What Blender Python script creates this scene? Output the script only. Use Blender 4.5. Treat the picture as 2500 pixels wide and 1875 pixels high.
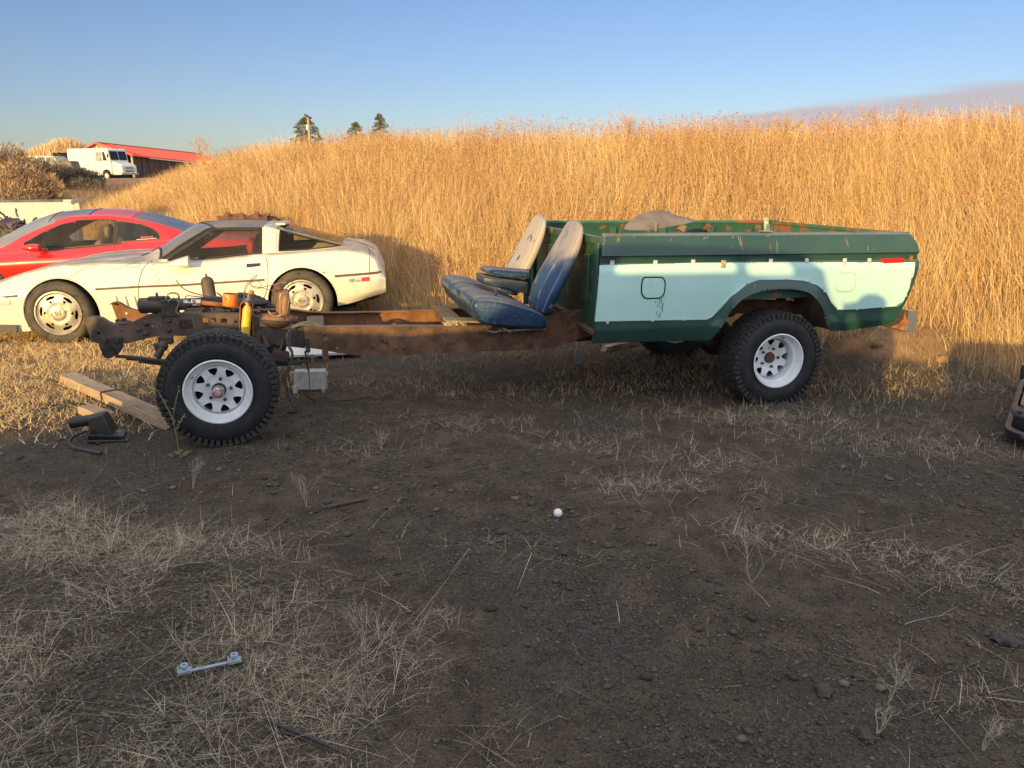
import bpy, bmesh, math, random
import numpy as np
from math import sin, cos, radians as R, pi
from mathutils import Vector, Matrix
from mathutils.geometry import delaunay_2d_cdt
from mathutils.noise import noise as mnoise
random.seed(7); rng = np.random.default_rng(7)
for o in list(bpy.data.objects): bpy.data.objects.remove(o)
SC = bpy.context.scene; COL = SC.collection

# ------------------------------------------------------------ camera
CH = 1.65; PITCH = R(14.66); FP = 1900.0
cd = bpy.data.cameras.new('camera'); cam = bpy.data.objects.new('camera', cd); COL.objects.link(cam)
cam.location = (0, 0, CH); cam.rotation_euler = (pi/2 - PITCH, 0, 0)
cd.sensor_width = 36; cd.lens = FP/2500*36; cd.clip_end = 5000; cd.clip_start = 0.05
SC.camera = cam
# ------------------------------------------------------------ light
SUN_AZ = 24.0; SUN_EL = 8.0          # light travels towards +Y, turned to +X
ld = bpy.data.lights.new('sun', 'SUN'); ld.energy = 4.6; ld.angle = R(0.4); ld.color = (1.0, 0.69, 0.22)
sun = bpy.data.objects.new('sun', ld); COL.objects.link(sun)
dv = Vector((sin(R(SUN_AZ))*cos(R(SUN_EL)), cos(R(SUN_AZ))*cos(R(SUN_EL)), -sin(R(SUN_EL))))
sun.rotation_euler = dv.to_track_quat('-Z', 'Y').to_euler(); sun.location = (-8, -20, 6)
W = bpy.data.worlds.new('World'); SC.world = W; W.use_nodes = True
wn = W.node_tree.nodes; wl = W.node_tree.links; wn.clear()
def N(nt, t, **k):
    n = nt.new(t)
    for a, v in k.items(): setattr(n, a, v)
    return n
sky = N(wn, 'ShaderNodeTexSky', sky_type='NISHITA', sun_disc=False)
sky.sun_elevation = R(SUN_EL); sky.sun_rotation = R(180 + SUN_AZ); sky.altitude = 600
sky.air_density = 1.0; sky.dust_density = 0.6; sky.ozone_density = 2.2
bg = N(wn, 'ShaderNodeBackground'); out = N(wn, 'ShaderNodeOutputWorld')
SKYS = 0.106
bg.inputs[1].default_value = SKYS
# low mauve cloud bank on the right of the horizon, laid out by direction
tc = N(wn, 'ShaderNodeTexCoord'); sx = N(wn, 'ShaderNodeSeparateXYZ'); wl.new(tc.outputs['Generated'], sx.inputs[0])
def wm(op, a, b=None, c=None):
    m = N(wn, 'ShaderNodeMath', operation=op)
    for i, v in enumerate((a, b, c)):
        if v is None: continue
        if isinstance(v, (int, float)): m.inputs[i].default_value = v
        else: wl.new(v, m.inputs[i])
    return m.outputs[0]
ysafe = wm('MAXIMUM', sx.outputs[1], 0.05)
u_ = wm('DIVIDE', sx.outputs[0], ysafe); v_ = wm('DIVIDE', sx.outputs[2], ysafe)
nz = N(wn, 'ShaderNodeTexNoise'); nz.inputs['Scale'].default_value = 3.0; nz.inputs['Detail'].default_value = 4
mp = N(wn, 'ShaderNodeMapping'); mp.inputs['Scale'].default_value = (2, 2, 22); wl.new(tc.outputs['Generated'], mp.inputs[0]); wl.new(mp.outputs[0], nz.inputs[0])
line = wm('MULTIPLY_ADD', u_, 0.112, 0.0485)
line = wm('ADD', line, wm('MULTIPLY', wm('SUBTRACT', nz.outputs[0], 0.5), 0.035))
d_ = wm('SUBTRACT', line, v_)
mr = N(wn, 'ShaderNodeMapRange', interpolation_type='SMOOTHSTEP'); wl.new(d_, mr.inputs[0]); mr.inputs[1].default_value = -0.004; mr.inputs[2].default_value = 0.012
mr2 = N(wn, 'ShaderNodeMapRange', interpolation_type='SMOOTHSTEP'); wl.new(u_, mr2.inputs[0]); mr2.inputs[1].default_value = 0.10; mr2.inputs[2].default_value = 0.34
cm = wm('MULTIPLY', wm('MULTIPLY', mr.outputs[0], mr2.outputs[0]), wm('GREATER_THAN', sx.outputs[1], 0.06))
mixc = N(wn, 'ShaderNodeMix', data_type='RGBA'); wl.new(wm('MULTIPLY', cm, 0.85), mixc.inputs[0])
wl.new(sky.outputs[0], mixc.inputs[6]); mixc.inputs[7].default_value = (3.9, 3.6, 3.0, 1)
tint = N(wn, 'ShaderNodeMix', data_type='RGBA', blend_type='MULTIPLY'); tint.inputs[0].default_value = 1; wl.new(mixc.outputs[2], tint.inputs[6]); tint.inputs[7].default_value = (0.97, 0.93, 1.16, 1)
# fill light added to the sky behind the camera and overhead, lifting the shade
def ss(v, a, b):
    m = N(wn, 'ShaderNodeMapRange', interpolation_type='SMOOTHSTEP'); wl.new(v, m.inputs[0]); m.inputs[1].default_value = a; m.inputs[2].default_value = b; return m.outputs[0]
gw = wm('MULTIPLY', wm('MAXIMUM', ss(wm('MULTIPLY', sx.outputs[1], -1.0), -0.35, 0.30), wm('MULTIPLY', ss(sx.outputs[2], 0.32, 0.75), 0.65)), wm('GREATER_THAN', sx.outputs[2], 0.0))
sky_fill = N(wn, 'ShaderNodeMix', data_type='RGBA', blend_type='ADD'); wl.new(gw, sky_fill.inputs[0]); wl.new(tint.outputs[2], sky_fill.inputs[6]); sky_fill.inputs[7].default_value = (7.2, 7.2, 6.8, 1)
wl.new(sky_fill.outputs[2], bg.inputs[0]); wl.new(bg.outputs[0], out.inputs[0])
VS = SC.view_settings; VS.view_transform = 'Standard'; VS.look = 'None'; VS.gamma = 1; VS.exposure = 0.5; VS.use_curve_mapping = False
SC.cycles.max_bounces = 6; SC.cycles.transparent_max_bounces = 16

# ------------------------------------------------------------ material helper
MATS = {}
def srgb(r, g, b):
    f = lambda c: (c/255/12.92) if c/255 <= 0.04045 else ((c/255 + 0.055)/1.055)**2.4
    return (f(r), f(g), f(b))
def pm(name, c1, c2=None, sc=6.0, lo=0.35, hi=0.65, rough=0.6, rough2=None, metal=0.0, bump=0.0, bsc=40.0,
       spot=None, ssc=30.0, sth=0.62, sw=0.04, dust=None, dlo=0.5, dhi=0.95, coat=0.0, stretch=(1,1,1), trans=0.0, alpha=None,
       island=None, wave=None, detail=6.0, spec=0.5, dmax=0.9, zmix=None):
    """procedural Principled material: two-tone noise, spots, dust on what faces up, bump"""
    if name in MATS: return MATS[name]
    m = bpy.data.materials.new(name); m.use_nodes = True; nt = m.node_tree; n = nt.nodes; l = nt.links
    b = n['Principled BSDF']; t = N(n, 'ShaderNodeTexCoord'); mpn = N(n, 'ShaderNodeMapping'); mpn.inputs['Scale'].default_value = stretch
    l.new(t.outputs['Object'], mpn.inputs[0]); co = mpn.outputs[0]
    def noise(s, d=detail, r=0.6):
        x = N(n, 'ShaderNodeTexNoise'); x.inputs['Scale'].default_value = s; x.inputs['Detail'].default_value = d; x.inputs['Roughness'].default_value = r
        l.new(co, x.inputs[0]); return x.outputs[0]
    def rng_(v, a, bb):
        x = N(n, 'ShaderNodeMapRange', interpolation_type='SMOOTHSTEP'); l.new(v, x.inputs[0]); x.inputs[1].default_value = a; x.inputs[2].default_value = bb; return x.outputs[0]
    def mix(f, a, bb):
        x = N(n, 'ShaderNodeMix', data_type='RGBA'); l.new(f, x.inputs[0])
        for i, v in ((6, a), (7, bb)):
            if isinstance(v, tuple): x.inputs[i].default_value = (*v[:3], 1)
            else: l.new(v, x.inputs[i])
        return x.outputs[2]
    col = c1; f = None
    if c2 is not None: f = rng_(noise(sc), lo, hi); col = mix(f, c1, c2)
    if wave is not None:
        wv = N(n, 'ShaderNodeTexNoise'); wv.inputs['Scale'].default_value = wave[1]; wv.inputs['Detail'].default_value = 3
        m2 = N(n, 'ShaderNodeMapping'); m2.inputs['Scale'].default_value = wave[2]; l.new(t.outputs['Object'], m2.inputs[0]); l.new(m2.outputs[0], wv.inputs[0])
        col = mix(rng_(wv.outputs[0], 0.5, 0.72), col, wave[0])
    if island is not None:
        g = N(n, 'ShaderNodeNewGeometry'); rp = N(n, 'ShaderNodeValToRGB'); l.new(g.outputs['Random Per Island'], rp.inputs[0])
        el = rp.color_ramp.elements
        while len(el) < len(island): el.new(0.5)
        for i, c in enumerate(island): el[i].position = i/(len(island)-1); el[i].color = (*c, 1)
        col = rp.outputs[0]
    if zmix is not None:     # bleached colour towards the top, partly painted-in sunlight, ragged edge
        sp_ = N(n, 'ShaderNodeSeparateXYZ'); l.new(t.outputs['Object'], sp_.inputs[0]); ad_ = N(n, 'ShaderNodeMath', operation='MULTIPLY_ADD'); l.new(noise(7.0, 6, .7), ad_.inputs[0]); ad_.inputs[1].default_value = zmix[3]; l.new(sp_.outputs[2], ad_.inputs[2])
        col = mix(rng_(ad_.outputs[0], zmix[1]+zmix[3]*.5, zmix[2]+zmix[3]*.5), col, zmix[0])
    if spot is not None: col = mix(rng_(noise(ssc, 3, 0.5), sth, sth+sw), col, spot)
    if dust is not None:
        g = N(n, 'ShaderNodeNewGeometry'); s = N(n, 'ShaderNodeSeparateXYZ'); l.new(g.outputs['Normal'], s.inputs[0])
        a = rng_(s.outputs[2], dlo, dhi); mm = N(n, 'ShaderNodeMath', operation='MULTIPLY'); l.new(a, mm.inputs[0]); l.new(rng_(noise(3.0), 0.2, 0.6), mm.inputs[1])
        m3 = N(n, 'ShaderNodeMath', operation='MULTIPLY'); l.new(mm.outputs[0], m3.inputs[0]); m3.inputs[1].default_value = dmax
        col = mix(m3.outputs[0], col, dust)
        rr = N(n, 'ShaderNodeMapRange'); l.new(m3.outputs[0], rr.inputs[0]); rr.inputs[3].default_value = rough; rr.inputs[4].default_value = 0.85; l.new(rr.outputs[0], b.inputs['Roughness'])
    else: b.inputs['Roughness'].default_value = rough
    if isinstance(col, tuple): b.inputs['Base Color'].default_value = (*col[:3], 1)
    else: l.new(col, b.inputs['Base Color'])
    if rough2 is not None and f is not None and dust is None:
        rr = N(n, 'ShaderNodeMapRange'); l.new(f, rr.inputs[0]); rr.inputs[3].default_value = rough; rr.inputs[4].default_value = rough2; l.new(rr.outputs[0], b.inputs['Roughness'])
    b.inputs['Metallic'].default_value = metal; b.inputs['Specular IOR Level'].default_value = spec
    if coat: b.inputs['Coat Weight'].default_value = coat; b.inputs['Coat Roughness'].default_value = 0.12
    if bump:
        bp = N(n, 'ShaderNodeBump'); bp.inputs['Strength'].default_value = 1.0; bp.inputs['Distance'].default_value = bump
        l.new(noise(bsc, 5, 0.65), bp.inputs['Height']); l.new(bp.outputs[0], b.inputs['Normal'])
    if alpha is not None:        # see-through pane: tint + a thin layer of dusty gloss
        o_ = n['Material Output']; tr = N(n, 'ShaderNodeBsdfTransparent'); tr.inputs[0].default_value = (*alpha[1], 1)
        mx = N(n, 'ShaderNodeMixShader'); 
        fr = N(n, 'ShaderNodeFresnel'); fr.inputs[0].default_value = 1.5
        ad = N(n, 'ShaderNodeMath', operation='MULTIPLY_ADD'); l.new(fr.outputs[0], ad.inputs[0]); ad.inputs[1].default_value = 0.9; ad.inputs[2].default_value = alpha[0]; ad.use_clamp = True
        l.new(ad.outputs[0], mx.inputs[0]); l.new(tr.outputs[0], mx.inputs[1]); l.new(b.outputs[0], mx.inputs[2]); l.new(mx.outputs[0], o_.inputs[0])
    MATS[name] = m; return m

# ------------------------------------------------------------ mesh helpers
def pchip(xs, ys, q):
    xs = np.asarray(xs, float); ys = np.asarray(ys, float); q = np.clip(q, xs[0], xs[-1])
    h = np.diff(xs); dl = np.diff(ys)/h; m = np.zeros(len(xs)); m[0] = dl[0]; m[-1] = dl[-1]
    for i in range(1, len(xs)-1):
        if dl[i-1]*dl[i] > 0:
            w1 = 2*h[i]+h[i-1]; w2 = h[i]+2*h[i-1]; m[i] = (w1+w2)/(w1/dl[i-1]+w2/dl[i])
    i = np.clip(np.searchsorted(xs, q, side='right')-1, 0, len(xs)-2); t = (q-xs[i])/h[i]
    return ((2*t**3-3*t**2+1)*ys[i] + (t**3-2*t**2+t)*h[i]*m[i] + (-2*t**3+3*t**2)*ys[i+1] + (t**3-t**2)*h[i]*m[i+1])
def cur(pts):
    a = np.array(pts, float); return lambda q: pchip(a[:, 0], a[:, 1], q)
def smooth_poly(pts, n=4, closed=True):
    out = []; L = len(pts); rngi = range(L if closed else L-1)
    for i in rngi:
        p0 = pts[(i-1) % L] if closed or i > 0 else pts[i]; p1 = pts[i]; p2 = pts[(i+1) % L]; p3 = pts[(i+2) % L] if closed or i+2 < L else pts[i+1]
        for k in range(n):
            t = k/n
            out.append(tuple(0.5*((2*b)+(-a+c)*t+(2*a-5*b+4*c-d)*t*t+(-a+3*b-3*c+d)*t**3) for a, b, c, d in zip(p0, p1, p2, p3)))
    if not closed: out.append(tuple(pts[-1]))
    return out
def round_poly(pts, r, n=4):
    out = []; L = len(pts)
    for i in range(L):
        a = Vector(pts[i-1]); b = Vector(pts[i]); c = Vector(pts[(i+1) % L]); d1 = (a-b); d2 = (c-b); rr = min(r, d1.length*0.45, d2.length*0.45)
        p = b+d1.normalized()*rr; q = b+d2.normalized()*rr
        for k in range(n+1):
            t = k/n; out.append(tuple((1-t)**2*p+2*t*(1-t)*b+t*t*q))
    return out
def densify(lp, st):
    out = []
    for i in range(len(lp)):
        a = lp[i]; b = lp[(i+1) % len(lp)]; n = max(1, int(math.hypot(b[0]-a[0], b[1]-a[1])/st+.5))
        out += [(a[0]+(b[0]-a[0])*k/n, a[1]+(b[1]-a[1])*k/n) for k in range(n)]
    return out
def inpoly(px, pz, lp):
    r = np.zeros(len(px), bool); L = np.array(lp); X0, Z0 = L[:, 0], L[:, 1]; X1, Z1 = np.roll(X0, -1), np.roll(Z0, -1)
    for x0, z0, x1, z1 in zip(X0, Z0, X1, Z1):
        if z0 == z1: continue
        c = ((z0 > pz) != (z1 > pz)) & (px < (x1-x0)*(pz-z0)/(z1-z0)+x0); r ^= c
    return r
def cdt(loops, step=None, rows=None):
    V = []; E = []
    for lp in loops:
        s = len(V); V += [Vector((p[0], p[1])) for p in lp]; E += [(s+i, s+(i+1) % len(lp)) for i in range(len(lp))]
    if step:
        xs = [p[0] for p in loops[0]]; zs = [p[1] for p in loops[0]]; G = []
        x = min(xs)+step*0.5; k = 0
        while x < max(xs):
            z = min(zs)+step*0.5 + (step*0.5 if k % 2 else 0)
            while z < max(zs): G.append((x, z)); z += step
            x += step*0.87; k += 1
        if rows:
            G = [g for g in G if min(abs(g[1]-f(g[0])) for f in rows) > step*.35]
            for f in rows:
                x = min(xs)+.003
                while x < max(xs): G.append((x, f(x))); x += step*.8
        if G:
            G = np.array(G); m = np.zeros(len(G), bool)
            for lp in loops: m ^= inpoly(G[:, 0], G[:, 1], lp)
            V += [Vector((float(a), float(b))) for a, b in G[m]]
    vo, eo, fo, *_ = delaunay_2d_cdt(V, E, [], 0, 1e-6)
    C = np.array([[sum(vo[i][0] for i in f)/3, sum(vo[i][1] for i in f)/3] for f in fo]); m = np.zeros(len(C), bool)
    for lp in loops: m ^= inpoly(C[:, 0], C[:, 1], lp)
    fo = [f for f, k in zip(fo, m) if k]
    used = sorted({i for f in fo for i in f}); mp_ = {o: i for i, o in enumerate(used)}
    return [tuple(vo[i]) for i in used], [tuple(mp_[i] for i in f) for f in fo]
class MB:
    def __init__(s): s.v = []; s.f = []
    def add(s, v, f):
        b = len(s.v); s.v += [tuple(p) for p in v]; s.f += [tuple(i+b for i in q) for q in f]; return s
    def box(s, c, d, rot=None, taper=1.0):
        v = []
        for z in (-1, 1):
            for (x, y) in ((-1, -1), (1, -1), (1, 1), (-1, 1)):
                k = taper if z > 0 else 1
                v.append(Vector((x*d[0]/2*k, y*d[1]/2*k, z*d[2]/2)))
        if rot is not None: v = [rot @ p for p in v]
        return s.add([p+Vector(c) for p in v], [(3,2,1,0),(4,5,6,7),(0,1,5,4),(1,2,6,5),(2,3,7,6),(3,0,4,7)])
    def lathe(s, prof, o=(0,0,0), axis=(0,0,1), n=24, caps=True):
        ax = Vector(axis).normalized(); q = Vector((0,0,1)).rotation_difference(ax); o = Vector(o); v = []; f = []
        for (r, h) in prof:
            for i in range(n):
                a = 2*pi*i/n; v.append(o+q @ Vector((r*cos(a), r*sin(a), h)))
        for j in range(len(prof)-1):
            for i in range(n): f.append((j*n+i, j*n+(i+1) % n, (j+1)*n+(i+1) % n, (j+1)*n+i))
        if caps:
            f.append(tuple(range(n))[::-1]); f.append(tuple((len(prof)-1)*n+i for i in range(n)))
        return s.add(v, f)
    def cyl(s, p0, p1, r0, r1=None, n=16):
        p0 = Vector(p0); p1 = Vector(p1); return s.lathe([(r0, 0), (r1 if r1 is not None else r0, (p1-p0).length)], p0, p1-p0, n)
    def tube(s, pts, r, n=6, closed=False, smooth=0):
        if smooth: pts = smooth_poly([tuple(p) for p in pts], smooth, closed)
        P = [Vector(p) for p in pts]; L = len(P); v = []; f = []; up = None
        for i in range(L):
            a = P[i-1] if (closed or i > 0) else P[i]; b = P[(i+1) % L] if (closed or i < L-1) else P[i]
            t = (b-a).normalized() if (b-a).length > 1e-9 else Vector((1,0,0))
            if up is None: up = t.orthogonal().normalized()
            up = (up - t*up.dot(t)); up = up.normalized() if up.length > 1e-6 else t.orthogonal().normalized()
            w = t.cross(up); rr = r[i] if isinstance(r, (list, tuple)) else r
            for k in range(n): a_ = 2*pi*k/n; v.append(P[i]+(up*cos(a_)+w*sin(a_))*rr)
        for i in range(L if closed else L-1):
            j = (i+1) % L
            for k in range(n): f.append((i*n+k, i*n+(k+1) % n, j*n+(k+1) % n, j*n+k))
        if not closed: f.append(tuple(range(n))[::-1]); f.append(tuple((L-1)*n+k for k in range(n)))
        return s.add(v, f)
    def sphere(s, c, r, n=12, m=8, sq=(1,1,1), rough=0):
        v = []; f = []
        for j in range(m+1):
            a = pi*j/m
            for i in range(n):
                b = 2*pi*i/n; p = Vector((sin(a)*cos(b), sin(a)*sin(b), cos(a)))
                k = 1+(rough*mnoise(p*2.3+Vector(c)*7) if rough else 0)
                v.append((c[0]+p.x*r*sq[0]*k, c[1]+p.y*r*sq[1]*k, c[2]+p.z*r*sq[2]*k))
        for j in range(m):
            for i in range(n): f.append((j*n+i, (j+1)*n+i, (j+1)*n+(i+1) % n, j*n+(i+1) % n))
        return s.add(v, f)
    def prism(s, loops, y0, y1, step=None, fy=None, rows=None):
        """loops[0] outline, others holes, in (x, z); between y0 and y1 (fy(x,z) adds to y)"""
        if isinstance(loops[0][0], (int, float)): loops = [loops]
        if step: loops = [densify(lp, step) for lp in loops]
        v2, f2 = cdt(loops, step, rows); g = fy if fy else (lambda x, z: 0.0)
        n = len(v2); v = [(x, y0+g(x, z), z) for x, z in v2]+[(x, y1+g(x, z), z) for x, z in v2]
        s.add(v, [q for q in f2]+[tuple(i+n for i in q)[::-1] for q in f2])
        for lp in loops:
            L = len(lp); vv = [(x, y0+g(x, z), z) for x, z in lp]+[(x, y1+g(x, z), z) for x, z in lp]
            s.add(vv, [(i, (i+1) % L, L+(i+1) % L, L+i) for i in range(L)])
        return s
    def loft(s, rings, cap=True):
        n = len(rings[0]); v = [p for r in rings for p in r]; f = []
        for j in range(len(rings)-1):
            for i in range(n): f.append((j*n+i, j*n+(i+1) % n, (j+1)*n+(i+1) % n, (j+1)*n+i))
        if cap: f.append(tuple(range(n))[::-1]); f.append(tuple((len(rings)-1)*n+i for i in range(n)))
        return s.add(v, f)
    def build(s, name, mat, parent=None, ang=35, bevel=0.0, sub=0, loc=None):
        me = bpy.data.meshes.new(name); me.from_pydata([tuple(p) for p in s.v], [], s.f)
        bm = bmesh.new(); bm.from_mesh(me); bmesh.ops.remove_doubles(bm, verts=bm.verts, dist=1e-5); bmesh.ops.recalc_face_normals(bm, faces=bm.faces); bm.to_mesh(me); bm.free()
        me.materials.append(mat); me.polygons.foreach_set('use_smooth', [True]*len(me.polygons)); me.set_sharp_from_angle(angle=R(ang))
        o = bpy.data.objects.new(name, me); COL.objects.link(o)
        if parent: o.parent = parent
        if loc is not None: o.location = loc
        if bevel: md = o.modifiers.new('bevel', 'BEVEL'); md.width = bevel; md.segments = 2; md.limit_method = 'ANGLE'; md.angle_limit = R(40); md.harden_normals = False
        if sub: md = o.modifiers.new('subdivision', 'SUBSURF'); md.levels = sub; md.render_levels = sub
        return o
def npmesh(name, v, loops, starts, totals, mat, parent=None, smooth=False):
    me = bpy.data.meshes.new(name); me.vertices.add(len(v)); me.vertices.foreach_set('co', np.ascontiguousarray(v, dtype=np.float32).ravel())
    me.loops.add(len(loops)); me.loops.foreach_set('vertex_index', loops.astype(np.int32)); me.polygons.add(len(starts))
    me.polygons.foreach_set('loop_start', starts.astype(np.int32)); me.update(calc_edges=True)
    if smooth: me.polygons.foreach_set('use_smooth', [True]*len(me.polygons))
    me.materials.append(mat); o = bpy.data.objects.new(name, me); COL.objects.link(o)
    if parent: o.parent = parent
    return o
def thing(name, label, cat, loc=(0,0,0), rz=0.0, group=None, rot=None):
    o = bpy.data.objects.new(name, None); COL.objects.link(o); o.empty_display_size = 0.2; o.location = loc
    o.rotation_euler = rot if rot else (0, 0, rz); o['label'] = label; o['category'] = cat
    if group: o['group'] = group
    return o
def tag(o, label, cat, group=None, kind=None):
    o['label'] = label; o['category'] = cat
    if group: o['group'] = group
    if kind: o['kind'] = kind
    return o
def struct(o, label=None):
    o['kind'] = 'structure'
    if label: o['label'] = label
    return o
# pixel of the 2500-wide photograph -> ray; used only to read off real positions on a known plane
def ray(px, py):
    a = (px-1250)/FP; b = (937.5-py)/FP
    return Vector((a, cos(PITCH)+b*sin(PITCH), -sin(PITCH)+b*cos(PITCH)))
def gp(px, py, z=0.0):
    d = ray(px, py); t = (z-CH)/d.z; return Vector((d.x*t, d.y*t, z))
def yp(px, py, Y):
    d = ray(px, py); t = Y/d.y; return Vector((d.x*t, Y, CH+d.z*t))
class Frame:
    def __init__(s, o, deg): s.o = Vector(o); s.a = R(deg); s.u = Vector((cos(s.a), sin(s.a), 0)); s.v = Vector((-sin(s.a), cos(s.a), 0))
    def at(s, px, py, y):
        d = ray(px, py); c = Vector((0, 0, CH)); t = (y-(c-s.o).dot(s.v))/d.dot(s.v); p = c+d*t-s.o
        return (p.dot(s.u), p.z-0)
    def tr(s, pts, y): return [s.at(a, b, y) for a, b in pts]
    def p3(s, pts): return [(lambda q: (q[0], y, q[1]))(s.at(a, b, y)) for a, b, y in pts]
# ------------------------------------------------------------ terrain
def hash2(ix, iy, s=0):
    h = (ix.astype(np.int64)*374761393 + iy.astype(np.int64)*668265263 + s*974711) & 0x7fffffff
    h = ((h ^ (h >> 13))*1274126177) & 0x7fffffff
    return ((h ^ (h >> 16)) & 0xffff)/65535.0
def vnoise(x, y, s=0):
    ix = np.floor(x); iy = np.floor(y); fx = x-ix; fy = y-iy; fx = fx*fx*(3-2*fx); fy = fy*fy*(3-2*fy)
    a = hash2(ix, iy, s); b = hash2(ix+1, iy, s); c = hash2(ix, iy+1, s); d = hash2(ix+1, iy+1, s)
    return (a*(1-fx)+b*fx)*(1-fy)+(c*(1-fx)+d*fx)*fy
def fbm(x, y, o=4, s=0):
    r = 0; a = 0.5
    for k in range(o): r = r+a*vnoise(x*2**k+17*k, y*2**k+31*k, s+k); a *= 0.5
    return r/(1-0.5**o)
def sst(x, a, b):
    t = np.clip((x-a)/(b-a), 0, 1); return t*t*(3-2*t)
TOE = np.array([(-60,70),(-30,38),(-14,24),(-9,17),(-6.5,13.6),(-4.5,11.6),(-2,9.9),(-.5,9.0),(1,8.1),(2.6,7.6),(3.7,7.25),(4.3,6.55),(5.2,6.2),(8,5.8),(14,5.2),(40,3)])
def toe(x): return np.interp(x, TOE[:,0], TOE[:,1])
def HT(x, y):
    x = np.asarray(x, float); y = np.asarray(y, float)
    d = y-toe(x); slope = np.interp(x, [-14, -4.5, 3], [0.72, 0.78, 0.95]); d = d*slope
    hb = np.interp(x, [-30,-16,-13,-10.5,-8,-4,2,20], [0.0,0.02,0.25,0.75,1.25,1.55,1.62,1.7])
    bank = hb*sst(d+0.25*(fbm(x*0.8, y*0.8, 3, 5)-0.5), -0.2, 4.4)
    bank = bank - 0.35*hb*sst(d, 9, 20)
    bank = bank + 0.22*(fbm(x*0.5, y*0.5, 3, 9)-0.5)*sst(d, 0, 2)
    base = 0.12*sst(y, 8.5, 13)*sst(-x, 0, 3) + 1.05*sst(y, 15, 24)*sst(-x, 12, 16) + 0.6*sst(y, 30, 62)
    bank = bank + 0.26*np.exp(-(((x-3.65)/.6)**2+((y-7.3)/.5)**2))*(.75+.5*fbm(x*5, y*5, 3, 8))
    near = 0.030*(fbm(x*0.7, y*0.7, 3, 2)-0.5)*sst(y, -4, 0) + 0.022*(fbm(x*6, y*6, 4, 3)-0.5) 
    back = sst(-y, 3.3, 5.2)*np.interp(x, [-60, -9, -4, 0, 3, 40], [1.5, 1.5, 1.62, 1.84, 1.86, 1.86])   # unseen bank added behind the photographer, crest shaped to cast the low shadow
    return bank+base+near+back
def axis(segs):
    out = []
    for a, b, st in segs: out += list(np.arange(a, b, st))
    return np.array(out)
gx = axis([(-900,-60,60),(-60,-16,2.2),(-16,-5,0.22),(-5,5.4,0.045),(5.4,14,0.25),(14,60,3),(60,901,60)])
gy = axis([(-400,-20,40),(-20,-2,0.5),(-2,0.9,0.25),(0.9,8,0.045),(8,17,0.16),(17,34,0.5),(34,120,4),(120,2400,120)])
GX, GY = np.meshgrid(gx, gy); GZ = HT(GX, GY)
v = np.stack([GX, GY, GZ], -1).reshape(-1, 3); nx = len(gx); ny = len(gy)
i = np.arange(nx-1)[None, :]+np.arange(ny-1)[:, None]*nx
lp = np.stack([i, i+1, i+1+nx, i+nx], -1).reshape(-1); st = np.arange(0, len(lp), 4)

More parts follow.
